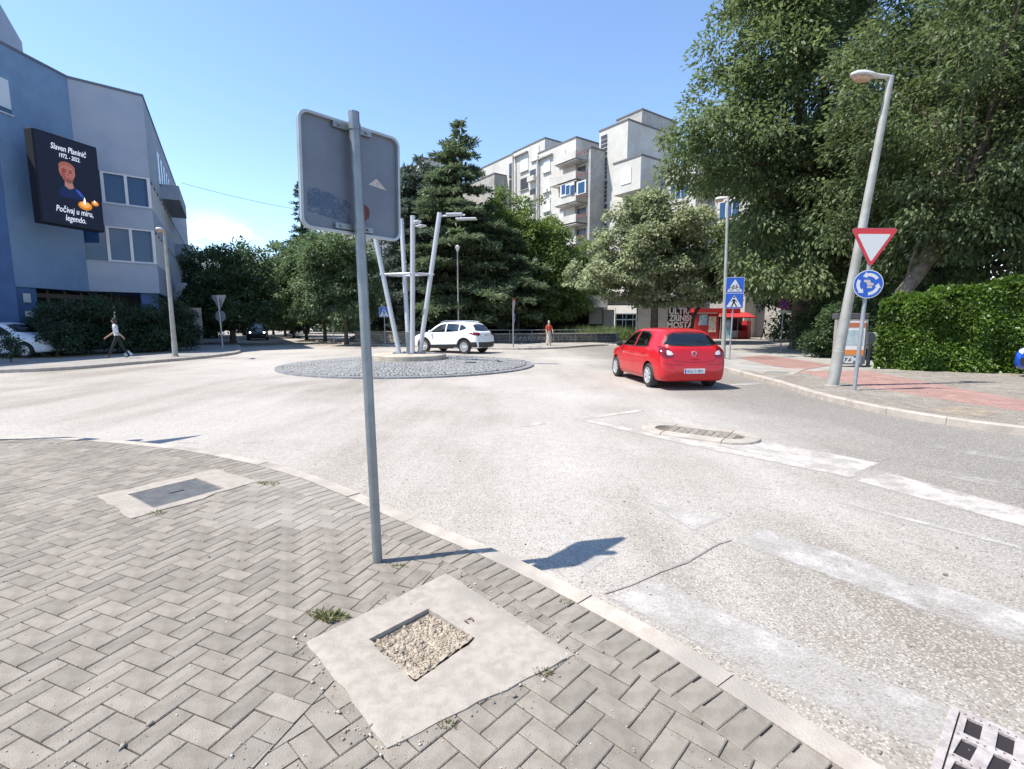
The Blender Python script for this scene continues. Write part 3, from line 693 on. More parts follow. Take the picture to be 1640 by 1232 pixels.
# ------------------------------------------------------------------ four-pole light sculpture
scu = thing('light_sculpture', 'four splayed white steel poles tied by a square ring, with lamp heads', 'sculpture', IC + Vector((0, 0, .44)))
M_SC = mat('white_steel', (.50, .515, .53), .4, (.52, .53, .55), 3, metal=.25)
tops = []
for k, (az, ht, rb_, rt) in enumerate(((R(178), 5.15, .42, 1.35), (R(112), 5.2, .26, 1.15), (R(-58), 5.0, .24, .62), (R(2), 5.22, .36, 1.22))):
    d = Vector((math.cos(az), math.sin(az), 0)); a = d * rb_; b = d * rt + Vector((0, 0, ht)); tops.append((a, b, d))
    mb = MB(); mb.tube([a, b], .088, 14); po = mb.build('pole', M_SC, scu, smooth=True)
    mb = MB(); mb.box((a.x, a.y, .02), (.42, .42, .03), az)
    for sx in (-1, 1):
        for sy in (-1, 1): q = Vector((sx * .16, sy * .16, 0)); q.rotate(Matrix.Rotation(az, 3, 'Z')); mb.lathe([(.025, .03), (.025, .07), (.01, .075)], c=(a.x + q.x, a.y + q.y, 0), n=6)
    mb.build('base_plate', M_GALV, po)
    # lamp head: short arm and a flat double panel
    side_d = Vector((1, -.1, 0)) if k >= 2 else Vector((-1, .1, 0)); side_d.normalize(); top_ = b - Vector((0, 0, .12))
    if k == 2: side_d = Vector((.75, -.66, 0)); top_ = b - Vector((0, 0, .3))
    ks_ = .45 if k == 2 else 1.0
    mb = MB(); mb.tube([top_, top_ + side_d * .95 * ks_ + Vector((0, 0, .02))], .035, 8); mb.box(tuple(top_ + side_d * .55 * ks_ + Vector((0, 0, .06))), (.62 * ks_, .2, .07), math.atan2(side_d.y, side_d.x), bev=.02); mb.box(tuple(top_ + side_d * 1.0 * ks_ + Vector((0, 0, -.12))), (.78 * ks_, .26, .06), math.atan2(side_d.y, side_d.x), bev=.02)
    mb.tube([top_ + side_d * .8 * ks_, top_ + side_d * .8 * ks_ + Vector((0, 0, -.12))], .02, 6); mb.build('lamp_head', M_SC, po, smooth=30)
zr = 2.98
pts = [a + (b - a) * (zr / b.z) for a, b, d in tops]; pts = [pts[0], pts[1], pts[3], pts[2]]
for i in range(4): mb = MB(); mb.tube([pts[i] + (pts[i] - pts[(i + 1) % 4]).normalized() * .12, pts[(i + 1) % 4] + (pts[(i + 1) % 4] - pts[i]).normalized() * .12], .042, 10); mb.build('tie_bar', M_SC, scu, smooth=True)
mb = MB(); mb.box((.02, -.05, .42), (.3, .22, .84), .2, bev=.01); mb.build('switch_box', M_GALV, scu)

# ------------------------------------------------------------------ sign plates
RX = Matrix.Rotation(math.pi / 2, 4, 'X')
def rpoly(P, r, n=5):
    P = [np.array(p, float) for p in P]; res = []
    for i in range(len(P)):
        a, b, c = P[i - 1], P[i], P[(i + 1) % len(P)]; u = (a - b) / np.linalg.norm(a - b); v = (c - b) / np.linalg.norm(c - b)
        half = math.acos(np.clip(u @ v, -1, 1)) / 2; d = r / math.tan(half); cc = b + (u + v) / np.linalg.norm(u + v) * r / math.sin(half)
        p, q = b + u * d - cc, b + v * d - cc; t0 = math.atan2(p[1], p[0]); t1 = math.atan2(q[1], q[0]); dt = (t1 - t0 + math.pi) % (2 * math.pi) - math.pi
        for k in range(n + 1): t = t0 + dt * k / n; res.append(tuple(cc + r * np.array([math.cos(t), math.sin(t)])))
    return res
def circ(r, n=32, c=(0, 0)): return [(c[0] + r * math.cos(2 * math.pi * k / n), c[1] + r * math.sin(2 * math.pi * k / n)) for k in range(n)]
def tri_dn(w): h = w * .88; return [(-w / 2, h / 2), (w / 2, h / 2), (0, -h / 2)]
def tri_up(w, h=None): h = h or w * .88; return [(-w / 2, -h / 2), (w / 2, -h / 2), (0, h / 2)]
def bar2(a, b, w): a, b = np.array(a, float), np.array(b, float); d = (b - a) / np.linalg.norm(b - a); n = np.array([-d[1], d[0]]) * w / 2; return [tuple(a - n), tuple(b - n), tuple(b + n), tuple(a + n)]
def plate(parent, T, layers, name='sign_plate'):
    """layers: (name, polygons, material, thickness from, to); faces local -Y"""
    base = None
    for k, (nm, polys, m, t0, t1) in enumerate(layers):
        mb = MB()
        for p in polys: mb.prism(list(p), t0, t1, T @ RX)
        o = mb.build(nm if base else name, m, base if base else parent)
        if base is None: base = o
    return base
def lay_yield(w=.95): return [('', [rpoly(tri_dn(w), .05)], M_ALU, -.012, .0), ('border', [rpoly(tri_dn(w * .985), .045)], M_RED, .0, .003), ('field', [rpoly(tri_dn(w * .70), .02)], M_WHITE, .003, .005)]
def arrow_arc(r, w, a0, a1, n=10):
    P = [((r + w / 2) * math.cos(t), (r + w / 2) * math.sin(t)) for t in np.linspace(a0, a1, n)] + [((r - w / 2) * math.cos(t), (r - w / 2) * math.sin(t)) for t in np.linspace(a1, a0, n)]
    h = .22; sgn = 1 if a1 > a0 else -1
    T_ = [((r + w * 1.0) * math.cos(a1), (r + w * 1.0) * math.sin(a1)), ((r - w * 1.0) * math.cos(a1), (r - w * 1.0) * math.sin(a1)), (r * math.cos(a1 + sgn * h * 1.9), r * math.sin(a1 + sgn * h * 1.9))]
    return [P, T_]
def lay_round(d=.62):
    r = d / 2; arcs = sum([arrow_arc(r * .66, r * .22, R(a), R(a + 68)) for a in (35, 155, 275)], [])
    return [('', [circ(r)], M_ALU, -.012, .0), ('border', [circ(r * .985)], M_WHITE, .0, .003), ('field', [circ(r * .93)], M_BLUE, .003, .005), ('arrow', arcs, M_WHITE, .005, .007)]
PED = [bar2((-.02, .10), (.0, -.03), .075), bar2((.0, -.02), (.09, -.2), .042), bar2((-.01, -.02), (-.08, -.2), .042), bar2((.0, .09), (.09, -.01), .03), bar2((-.02, .09), (-.09, .0), .03), circ(.035, 12, (0, .175))]
def ringpoly(r, w, c, n=16):
    return [[(c[0] + rr * math.cos(t), c[1] + rr * math.sin(t)) for rr, t in ((r, a), (r, b), (r - w, b), (r - w, a))] for a, b in zip(np.linspace(0, 6.283, n + 1), np.linspace(0, 6.283, n + 1)[1:])]
BIKE = ringpoly(.075, .02, (-.11, -.10)) + ringpoly(.075, .02, (.11, -.10)) + [bar2((-.11, -.10), (-.05, .0), .018), bar2((-.05, 0), (.06, .0), .018), bar2((.06, 0), (.11, -.10), .018), bar2((-.05, .0), (.01, -.10), .018), bar2((.01, -.1), (.06, 0), .018), bar2((-.11, -.1), (.01, -.1), .016), bar2((.06, 0), (.05, .05), .018), bar2((.03, .055), (.09, .05), .016), bar2((-.08, .02), (-.02, .02), .02), bar2((-.05, .0), (-.05, .02), .014)]
def lay_info(w, pict, tri=.84, h=None):
    h = h or w; s = w / .6
    return [('', [rpoly([(-w / 2, -h / 2), (w / 2, -h / 2), (w / 2, h / 2), (-w / 2, h / 2)], .03)], M_ALU, -.012, 0), ('border', [rpoly([(-w / 2, -h / 2), (w / 2, -h / 2), (w / 2, h / 2), (-w / 2, h / 2)], .03)], M_WHITE, 0, .003), ('field', [rpoly([(-w * .48, -h * .48), (w * .48, -h * .48), (w * .48, h * .48), (-w * .48, h * .48)], .025)], M_BLUE, .003, .005),
            ('triangle', [rpoly([(x, y - .01) for x, y in tri_up(w * tri, h * tri * .94)], .02)], M_WHITE, .005, .007), ('pictogram', [[(x * s, y * s * h / w - .03 * s) for x, y in p] for p in pict], M_BLACK, .007, .009)]
def at(x, z, rz=0, y=0, lean=0): return Matrix.Translation((x, y, z)) @ Matrix.Rotation(rz, 4, 'Z') @ Matrix.Rotation(lean, 4, 'Y')
def post(t, h, r, m=None, lean=(0, 0), name='post', n=12):
    mb = MB(); mb.tube([(0, 0, -.02), (lean[0], lean[1], h)], r, n); o = mb.build(name, m or M_GALV_P, t, smooth=True)
    mb = MB(); mb.lathe([(r * 1.02, -.004), (r * 1.02, .006), (r * .5, .012), (.002, .013)], c=(lean[0], lean[1], h), n=n); mb.build('post_cap', M_BLACK if m is None else m, o); return o
def clamps(t, T, zs, r, w=.2, y=.02):
    for z in zs:
        mb = MB(); mb.box((0, 0, 0), (w, .022, .03), M4=T @ Matrix.Translation((0, y, z))); mb.tube([T @ Vector((0, y + r, z - .02)), T @ Vector((0, y + r, z + .02))], r * 1.12, 12)
        for sx in (-1, 1): mb.tube([T @ Vector((sx * w * .36, y + .002, z)), T @ Vector((sx * w * .36, y + .03, z))], .009, 6)
        mb.build('clamp', M_GALV, t, smooth=30)

# the big square sign seen from behind, in the foreground
PB = gp(605, 900, PV)
sg = thing('traffic_sign', 'square road sign seen from behind on a tall grey pole in the foreground', 'traffic sign', (PB.x, PB.y, PV))
lx = -.045
post(sg, 2.72, .031, M_GALV, (lx, 0))
wS = .63; zc = 2.36; rzS = R(45 + 0)                 # plate runs from near left to far right; back faces the camera
TS = Matrix.Translation((lx * .87, 0, zc)) @ Matrix.Rotation(rzS, 4, 'Z') @ Matrix.Rotation(R(1.0), 4, 'Y') @ Matrix.Translation((.0, .062, 0))
sq = [(-wS / 2, -wS / 2), (wS / 2, -wS / 2), (wS / 2, wS / 2), (-wS / 2, wS / 2)]
mb = MB(); mb.prism(rpoly(sq, .055, 8), -.003, .0, TS @ RX); pl_ = mb.build('plate', M_ALU, sg)
# folded rim: ring of quads standing towards the camera side
Po, Pi = rpoly(sq, .055, 8), rpoly([(x * .955, y * .955) for x, y in sq], .045, 8); n = len(Po); V = []; F = []
for P_, z_ in ((Po, -.006), (Po, .022), (Pi, .022), (Pi, -.006)): V += [TS @ RX @ Vector((p[0], p[1], z_)) for p in P_]
for k in range(n):
    l = (k + 1) % n
    for j in range(4): F.append((j * n + k, j * n + l, ((j + 1) % 4) * n + l, ((j + 1) % 4) * n + k))
mb = MB(); mb.add(V, F); mb.build('rim', M_RIM, pl_)
mb = MB(); mb.prism(rpoly([(x * .99, y * .99) for x, y in sq], .05, 8), -.010, -.0065, TS @ RX); mb.build('front_face', M_BLUE, pl_)
for zz in (.285, -.275):
    mb = MB(); mb.box((0, 0, 0), (.24, .018, .032), M4=TS @ Matrix.Translation((0, -.013, zz)))
    for sx in (-.085, .035, .085): mb.tube([TS @ Vector((sx, -.02, zz)), TS @ Vector((sx, -.036, zz))], .008, 6)
    mb.build('bracket', M_GALV, sg, smooth=30)
    c_ = Vector((lx * (zc + zz) / 2.72, 0, zc + zz)); mb = MB(); mb.tube([c_ - Vector((0, 0, .018)), c_ + Vector((0, 0, .018))], .0345, 14); mb.build('clamp', M_GALV, sg, smooth=True)
M_STK = mat('sticker_paper', (.46, .38, .36), .7, (.55, .5, .48), 60); M_STR = mat('sticker_red', (.10, .008, .012), .55, (.14, .03, .03), 60)
mb = MB(); mb.prism([(-.055 * .9, 0), (.075, -.012), (.005, .045)], .001, .002, TS @ Matrix.Translation((.155, 0, .0)) @ RX); mb.build('triangular_sticker', M_STK, pl_)
text_mesh('4', .022, mat('sticker_ink', (.45, .2, .15), .7), 'lettering', pl_, TS @ Matrix.Translation((.165, -.0025, .016)) @ RX @ Matrix.Diagonal((1, 1, .1, 1)))
mb = MB(); mb.prism(rpoly([(-.03, -.04), (0, -.06), (.032, -.03), (.034, .02), (.012, .04), (-.02, .035)], .008, 3), .001, .002, TS @ Matrix.Translation((.075, 0, -.165)) @ RX); mb.build('red_sticker', M_STR, pl_)
m = paint_mat('blue_spray', (.085, .145, .25), .60, 5, .6)
mb = MB(); mb.prism([(-.27, -.09), (-.02, -.12), (-.01, .0), (-.12, .03), (-.27, .05)], .0012, .0016, TS @ Matrix.Translation((0, 0, -.13)) @ RX); mb.build('blue_spray', m, pl_)
# weeds at the pole foot come with the litter below

def yield_sign(label, base, lean, zt, rz, group, r=.04, w=.95, d=.62, gap=.4):
    t = thing('traffic_sign', label, 'traffic sign', base, 0, group)
    h = zt + .30; post(t, h, r, M_GALV_P, lean)
    def T(z): k = z / h; return Matrix.Translation((lean[0] * k, lean[1] * k, z)) @ Matrix.Rotation(rz, 4, 'Z') @ Matrix.Rotation(math.atan2(lean[0], h) * math.cos(rz), 4, 'Y') @ Matrix.Translation((0, -r - .02, 0))
    plate(t, T(zt), lay_yield(w), 'yield_plate'); plate(t, T(zt - gap - d / 2 - .06), lay_round(d), 'roundabout_plate')
    for z in (zt + .25, zt - .2, zt - gap - .15, zt - gap - .55): clamps(t, T(z), [0], r, .16, .015)
    return t
b_ = gp(1368, 625, PZ); t_ = dp(1398, 398, b_.y)
ys = yield_sign('white and red yield triangle above blue roundabout disc facing us, by the leaning lamp', b_, (.10, 0), t_.z - PZ, R(-8), 'yield and roundabout signs')
st = bpy.data.objects.get('roundabout_plate')
mb = MB()
for (x, z, w, h) in ((-.03, .07, .12, .05), (.04, .0, .13, .05), (.03, -.06, .1, .05), (.0, .04, .1, .03)): mb.box((x, -.0135, z), (w, .001, h))
hh = t_.z - PZ + .3; zt = t_.z - PZ - .4 - .31 - .06
mb.v = [tuple(Matrix.Translation((.10 * zt / hh, 0, zt)) @ Matrix.Rotation(R(-8), 4, 'Z') @ Matrix.Translation((0, -.055, 0)) @ Vector(v)) for v in mb.v]; mb.build('sticker', M_STK, st)
b_ = gp(357, 560, PZ); yield_sign('grey backs of a triangle and disc sign at the left street corner', b_, (-.05, 0), dp(351, 485, b_.y).z - PZ, R(172), 'yield and roundabout signs', gap=.36)
b_ = gp(822, 556, PZ); yield_sign('triangle and disc sign seen edge-on beyond the white car', b_, (0, 0), dp(823, 489, b_.y).z - PZ, R(80), 'yield and roundabout signs')
b_ = Vector((-7.0, 6.22, PV)); yield_sign('sign post whose shadow falls on the left kerb', b_, (0, 0), 3.35, R(62), 'yield and roundabout signs')
def sq_sign(label, base, zc_, rz, lays, r=.03, h=None, lean=(0, 0), cat='traffic sign'):
    t = thing('traffic_sign', label, cat, base); top = max(z for z, _ in lays) + .4
    post(t, h or top, r, M_GALV_P, lean)
    for z, l in lays:
        T = Matrix.Translation((lean[0], lean[1], z)) @ Matrix.Rotation(rz, 4, 'Z') @ Matrix.Translation((0, -r - .02, 0)); plate(t, T, l); clamps(t, T, [.12, -.12], r, .14, .015)
    return t
b_ = gp(1168, 576, PZ); z1 = dp(1173, 482, b_.y).z - PZ; z2 = dp(1173, 457, b_.y).z - PZ
sq_sign('blue cyclist and pedestrian crossing signs stacked on a post behind the red car', b_, 0, R(-10), [(z2, lay_info(.70, BIKE, h=.62)), (z1, lay_info(.70, PED, h=.60))], lean=(.05, 0))
b_ = gp(617, 552, PZ); sq_sign('small blue pedestrian crossing sign left of the sculpture', b_, 0, R(5), [(dp(617, 500, b_.y).z - PZ, lay_info(.66, PED))])
def disc_sign(label, base, zc_, layers, rz=0, r=.03):
    t = thing('traffic_sign', label, 'traffic sign', base); post(t, zc_ + .28, r, M_GALV_P)
    T = Matrix.Translation((0, 0, zc_)) @ Matrix.Rotation(rz, 4, 'Z') @ Matrix.Translation((0, -r - .02, 0)); plate(t, T, layers); clamps(t, T, [.1, -.1], r, .12, .015); return t
b_ = gp(1250, 562, PZ)
t = disc_sign('red and blue no stopping disc on a thin post before the plaza', b_, dp(1257, 487, b_.y).z - PZ, [('', [circ(.30)], M_ALU, -.012, 0), ('border', [circ(.295)], M_RED, 0, .003), ('field', [circ(.235)], M_BLUE, .003, .005), ('cross', [bar2((-.16, -.16), (.16, .16), .05), bar2((-.16, .16), (.16, -.16), .05)], M_RED, .005, .007)])
mb = MB(); mb.box((0, -.05, dp(1257, 487, b_.y).z - PZ - .40), (.5, .006, .14)); mb.build('supplementary_plate', M_WHITE, t)
b_ = gp(535, 549, PZ)
disc_sign('blue disc sign under the trees of the left avenue', b_, dp(533, 496, b_.y).z - PZ, [('', [circ(.30)], M_ALU, -.012, 0), ('border', [circ(.295)], M_WHITE, 0, .003), ('field', [circ(.28)], M_BLUE, .003, .005), ('arrow', [bar2((-.12, .12), (.08, -.08), .06), [(.15, -.15), (.14, .02), (-.02, -.14)]], M_WHITE, .005, .007)], R(15))

# ------------------------------------------------------------------ lamps
def lamp_head(t, T, L=.8, glass=True):
    mb = MB(); V = []; F = []; n = 12; prof = [(0, .05, .04), (.10, .06, .055), (.30, .075, .06), (.42, .13, .085), (.58, .16, .10), (.72, .14, .085), (.80, .06, .04), (.82, .01, .01)]
    for (x, w, h) in prof:
        for k in range(n): a = 2 * math.pi * k / n; V.append(T @ Vector((x * L / .8, w * math.cos(a), h * math.sin(a) * (1 if math.sin(a) > 0 else .55))))
    for i in range(len(prof) - 1):
        for k in range(n): F.append((i * n + k, i * n + (k + 1) % n, (i + 1) * n + (k + 1) % n, (i + 1) * n + k))
    F += [tuple(range(n))[::-1], tuple((len(prof) - 1) * n + k for k in range(n))]
    mb.add(V, F); h = mb.build('lamp_head', mat('lamp_housing', (.52, .52, .49), .5, (.42, .41, .38), 12), t, smooth=50)
    mb = MB(); P = [(.36, 0), (.42, .09), (.58, .13), (.72, .11), (.78, 0), (.72, -.11), (.58, -.13), (.42, -.09)]
    V = [T @ Vector((x * L / .8, y, -.05)) for x, y in P] + [T @ Vector((.57 * L / .8 + (x - .57) * .7 * L / .8, y * .7, -.11)) for x, y in P]; n = 8
    mb.add(V, [tuple(range(8, 16))[::-1]] + [(k, k + 8, (k + 1) % 8 + 8, (k + 1) % 8) for k in range(8)])
    mb.build('lamp_glass', mat('lamp_bowl', (.42, .25, .16), .25, (.5, .36, .25), 20), h, smooth=True)
def lamp(label, base, top, r0, r1, az, L=.8, group='street lamps', up=.12):
    t = thing('street_lamp', label, 'street lamp', base, 0, group); tp = top - Vector(base)
    mb = MB(); mb.tube([(0, 0, -.02), tp * .12, tp * .121, tp], [r0 * 1.12, r0 * 1.08, r0, r1], 14); pm = mb.build('pole', mat('lamp_pole', (.37, .365, .34), .6, (.29, .28, .25), 3, metal=.2, bump=.1, bscale=30), t, smooth=40)
    mb = MB(); mb.lathe([(r0 * 1.7, -.02), (r0 * 1.7, .012), (r0 * 1.2, .03)], n=14); mb.build('base_collar', M_CONC_D, t)
    T = Matrix.Translation(tp + Vector((0, 0, -.03))) @ Matrix.Rotation(az, 4, 'Z') @ Matrix.Rotation(-up, 4, 'Y'); lamp_head(t, T, L); return t
b_ = gp(1333, 618, PZ); lamp('tall leaning grey street lamp on the right pavement beside the yield sign', b_, dp(1427, 122, b_.y - .1), .115, .065, R(176), .85, up=.10)
b_ = gp(281, 571, PZ); lamp('leaning grey street lamp before the blue corner building', b_, dp(263, 372, b_.y), .10, .055, R(-70), .8, up=.05)
b_ = gp(1158, 574, PZ); lamp('thin grey lamp post rising into the leaves beside the crossing signs', b_, dp(1166, 315, b_.y), .085, .05, R(100), .8)
b_ = Vector((dp(734, 500, 35).x, 35, PZ)); t = thing('street_lamp', 'slim park lamp with small globe behind the white car', 'street lamp', b_, 0, 'street lamps'); zt = dp(733, 402, 35).z - PZ
mb = MB(); mb.tube([(0, 0, 0), (0, 0, 1), (0, 0, zt)], [.075, .06, .045], 10); mb.build('pole', MAT['lamp_pole'], t, smooth=True)
mb = MB(); mb.lathe([(.05, -.05), (.09, .02), (.15, .16), (.17, .30), (.10, .34), (.02, .40)], c=(0, 0, zt), n=14); mb.build('lamp_globe', mat('lamp_globe', (.62, .61, .58), .35), t, smooth=True)

# overhead cable
mb = MB(); a, b = dp(290, 293, 48), dp(700, 352, 66); mb.tube([a + (b - a) * k / 14 - Vector((0, 0, 1.1 * 4 * (k / 14) * (1 - k / 14))) for k in range(15)], .016, 5)
tag(mb.build('overhead_cable', M_BLACK), 'thin overhead cable crossing the sky from the blue building', 'cable')
# ------------------------------------------------------------------ blue corner building on the left
M_GLASS = mat('window_glass', (.022, .065, .15), .04, spec=.5)  # blue base colour stands in for the reflected sky
M_GLASS2 = mat('shop_glass', (.015, .018, .022), .06, spec=.7)
M_FRAME = mat('window_frame_white', (.62, .63, .65), .5)
M_BLUEW = mat('blue_render', (.18, .285, .435), .85, (.155, .25, .385), 1.2, bump=.12, bscale=40, c3=(.20, .30, .43), s3=.3)
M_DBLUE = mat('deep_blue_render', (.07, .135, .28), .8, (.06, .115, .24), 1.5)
M_LILAC = mat('grey_lilac_render', (.345, .385, .465), .85, (.31, .35, .43), 1.0, bump=.12, bscale=40, c3=(.37, .405, .47), s3=.4)
M_ROOFEDGE = mat('roof_edge', (.12, .13, .16), .6)
V2 = lambda a: np.array(a, float)
bC = V2((-20.4, 29.0)); dG = V2((-.74, -.67)); bB = bC + dG * 3.1; dBl = V2((-.05, -1)) / np.linalg.norm((-.05, -1)); bA = bB + dBl * 3.8
dSt = V2((-.5, .87)); bD = bC + dSt * 34
zT = dp(252, 155, 29).z; zU = dp(262, 470, 29).z                    # parapet and underside of the upper storeys
bl = thing('office_building', 'blue and lilac-grey corner office block with an overhanging upper part', 'building', (bC[0], bC[1], PZ))
inv = Matrix.Translation((-bC[0], -bC[1], -PZ))
def wpart(mb, name, m, parent=None, sm=False):
    mb.v = [tuple(inv @ Vector(v)) for v in mb.v]; return mb.build(name, m, parent or bl, sm)
def wall_box(mb, p, q, z0, z1, th=.3, out_=0.0):
    """vertical slab on the plan line p->q, thickness th behind it (left of p->q), pushed out by out_"""
    d = (q - p) / np.linalg.norm(q - p); n = V2((d[1], -d[0])); a, b = p + n * out_, q + n * out_
    mb.prism([tuple(a), tuple(b), tuple(b - n * th), tuple(a - n * th)], z0, z1)
def at_line(p, q, t): return p + (q - p) * t
# rows of windows on the lilac corner (p = left/near end B, q = right end C)
hv = lambda x, y: dp(x, y, 28).z
rowsz = [(dp(215, 328, 28).z, dp(215, 277, 28).z), (dp(215, 420, 28).z, dp(215, 364, 28).z)]
zs = [zU, rowsz[1][0], rowsz[1][1], rowsz[0][0], rowsz[0][1], zT]
for z0, z1 in ((zU, rowsz[1][0]), (rowsz[1][1], rowsz[0][0]), (rowsz[0][1], zT)): mbw = MB(); wall_box(mbw, bB, bC, z0, z1, .35); wpart(mbw, 'corner_wall', M_LILAC)
mbw = MB(); wall_box(mbw, bA, bB - (bB - bA) / np.linalg.norm(bB - bA) * .003, zU - .02, zT + .0, .35); wpart(mbw, 'blue_wall', M_BLUEW)
for z0, z1 in rowsz:
    g = MB(); wall_box(g, bB, bC, z0, z1, .05, -.16); win = wpart(g, 'window', M_GLASS)
    for t in (.32, .645, .975):
        f = MB(); wall_box(f, at_line(bB, bC, t - .022), at_line(bB, bC, t + .022), z0, z1, .16, -.01); wpart(f, 'mullion', M_FRAME, win)
    for zz in (z0 + .04, z1 - .04):
        f = MB(); wall_box(f, at_line(bB, bC, .30), bC, zz - .04, zz + .04, .14, -.02); wpart(f, 'rail', M_FRAME, win)
    f = MB(); wall_box(f, bB, bC, z0 - .05, z0 - .0, .2, .05); wpart(f, 'sill', M_LILAC, win)
# street side: three window bands with fins, stepped balconies
for i, (z0, z1) in enumerate(((zU, rowsz[1][0]), (rowsz[1][1], rowsz[0][0]), (rowsz[0][1], zT))):
    m_ = MB(); wall_box(m_, bC + dSt * .004, bD, z0, z1, .35); wpart(m_, 'street_wall', M_LILAC)
for z0, z1 in rowsz:
    g = MB(); wall_box(g, bC, bD, z0, z1, .05, -.16); win = wpart(g, 'window', M_GLASS)
    for k in range(22):
        a = bC + dSt * (k * 1.5 + .05); f = MB(); wall_box(f, a, a + dSt * .12, z0, z1, .18, -.0); wpart(f, 'mullion', M_FRAME, win)
zb = (rowsz[0][1] + zT) / 2
g = MB(); wall_box(g, bC + dSt * 5, bC + dSt * 14, zb - 1.2, zb + .9, .05, .02); w_ = wpart(g, 'window', M_GLASS)
for k in range(6): f = MB(); a = bC + dSt * (5 + k * 1.76); wall_box(f, a, a + dSt * .12, zb - 1.2, zb + .9, .06, .06); wpart(f, 'mullion', M_FRAME, w_)
for s0, zz in ((6.5, zb - 1.9), (14, rowsz[0][0] - 1.0), (20, rowsz[1][0] - 1.1)):
    g = MB(); wall_box(g, bC + dSt * s0, bC + dSt * (s0 + 7), zz, zz + .95, 1.0, 1.0); wpart(g, 'balcony', M_LILAC)
for k in range(3):
    q = bC + dSt * (10 + 3.2 * k); g = MB(); n_ = V2((dSt[1], -dSt[0])); g.box((q[0] + n_[0] * .3, q[1] + n_[1] * .3, zU + .9 + .25 * k), (.35, .8, .6), math.atan2(dSt[1], dSt[0]) - math.pi / 2, bev=.03); wpart(g, 'air_conditioner', M_FRAME)
# top, soffit, coping
bE = bA + V2((-1.6, -.3)); bF = bE + V2((-1.4, -10.0))
rf = [tuple(bF + V2((-.25, 0))), tuple(bE + V2((-.25, 0))), tuple(bA + V2((-.15, .1))), tuple(bB + V2((-.15, .1))), tuple(bC + V2((-.15, .15))), tuple(bD + V2((-.2, -.05))), tuple(bD + V2((-16, -9))), tuple(bF + V2((-14, 2)))]
m_ = MB(); m_.prism(rf, zT - .4, zT - .25); wpart(m_, 'roof', M_ROOFEDGE)
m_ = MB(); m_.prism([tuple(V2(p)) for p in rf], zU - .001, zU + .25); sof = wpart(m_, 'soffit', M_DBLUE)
m_ = MB(); wall_box(m_, bA, bB, zT, zT + .12, .4, .04); wall_box(m_, bB, bC, zT + .001, zT + .121, .4, .04); wall_box(m_, bC, bD, zT + .002, zT + .122, .4, .04); wpart(m_, 'coping', M_ROOFEDGE)
# small white shuttered window high on the blue wall
p0 = at_line(bA, bB, .04); p1 = at_line(bA, bB, .20); za, zb_ = dp(22, 172, 23.6).z, dp(20, 124, 23.6).z
g = MB(); wall_box(g, p0, p1, za, zb_, .05, .03); wq = wpart(g, 'shuttered_window', mat('shutter_white', (.62, .66, .72), .6))
f = MB(); wall_box(f, p0, p1, za - .22, za - .004, .05, .02); wpart(f, 'pane', M_GLASS, wq)
f = MB(); wall_box(f, p0 - (p1 - p0) * .1, p1 + (p1 - p0) * .1, za - .28, za - .225, .1, .07); wpart(f, 'sill', M_FRAME, wq)
# stair tower of dark glass at the picture's left edge
m_ = MB(); wall_box(m_, bE, bA, PZ, zT - .5, .4, .02); wpart(m_, 'blue_pier', M_DBLUE)
g = MB(); wall_box(g, bF, bE, PZ, zT, .1, -.1); cw = wpart(g, 'glass_wall', M_GLASS)
for k in range(9): a = at_line(bE, bF, k / 8.5 + .02); f = MB(); wall_box(f, a + (bF - bE) / 8 * .1, a, PZ, zT - 1, .06, -.04); wpart(f, 'mullion', M_FRAME, cw)
for k in range(1, 8): f = MB(); wall_box(f, bF, bE, PZ + k * 1.55, PZ + k * 1.55 + .07, .05, -.045); wpart(f, 'transom', M_FRAME, cw)
m_ = MB(); P0 = dp(37, 84, 34); d_ = V2((-.55, .83)); a_ = V2((P0.x, P0.y)); m_.prism([tuple(a_), tuple(a_ + d_ * -9), tuple(a_ + d_ * -9 + V2((-12, -8))), tuple(a_ + V2((-12, -8)))], zT - .5, P0.z + .6); wpart(m_, 'penthouse', M_LILAC)
# ground floor: recessed shopfront, pier and side wall
dn = lambda d: V2((d[1], -d[0]))
rA, rB = bA + V2((-1.0, .6)), bC + V2((-2.9, .2)); 
m_ = MB(); wall_box(m_, rA, rB, PZ, PZ + .5, .3); wpart(m_, 'plinth', M_DBLUE)
g = MB(); wall_box(g, rA, rB, PZ + .5, zU - .02, .06, -.05); sh = wpart(g, 'shopfront', M_GLASS2)
for t in np.linspace(0, 1, 7): f = MB(); a = at_line(rA, rB, t * .97); wall_box(f, a, a + (rB - rA) / np.linalg.norm(rB - rA) * .1, PZ + .5, zU - .03, .1, 0); wpart(f, 'mullion', mat('brown_frame', (.16, .14, .13), .6), sh)
for zz in (PZ + 2.15, PZ + 2.75): f = MB(); wall_box(f, rA, rB, zz, zz + .22, .08, .005); wpart(f, 'transom', MAT['brown_frame'], sh)
m_ = MB(); q = bC + dG * .5 + V2((-.4, .5)); m_.box((q[0], q[1], (PZ + zU) / 2), (.8, .8, zU - PZ - .01), R(42)); wpart(m_, 'pier', M_DBLUE)
m_ = MB(); wall_box(m_, bC + dSt * 3 + V2((-2.4, -.6)), bD + V2((-2.4, -.6)), PZ, zU - .01, .3); wpart(m_, 'ground_floor_wall', mat('dark_stone', (.11, .105, .11), .7, (.08, .08, .085), 2))
m_ = MB(); wall_box(m_, bA + V2((-.03, .1)), bA + V2((-.03, 1.0)), PZ, zU - .02, .3, .0); wpart(m_, 'entrance_pier', M_DBLUE)
m_ = MB(); wall_box(m_, bB + V2((-9, 3)), bD + V2((-9, -3)), PZ, zT - .5, .3); wpart(m_, 'back_wall', M_LILAC)
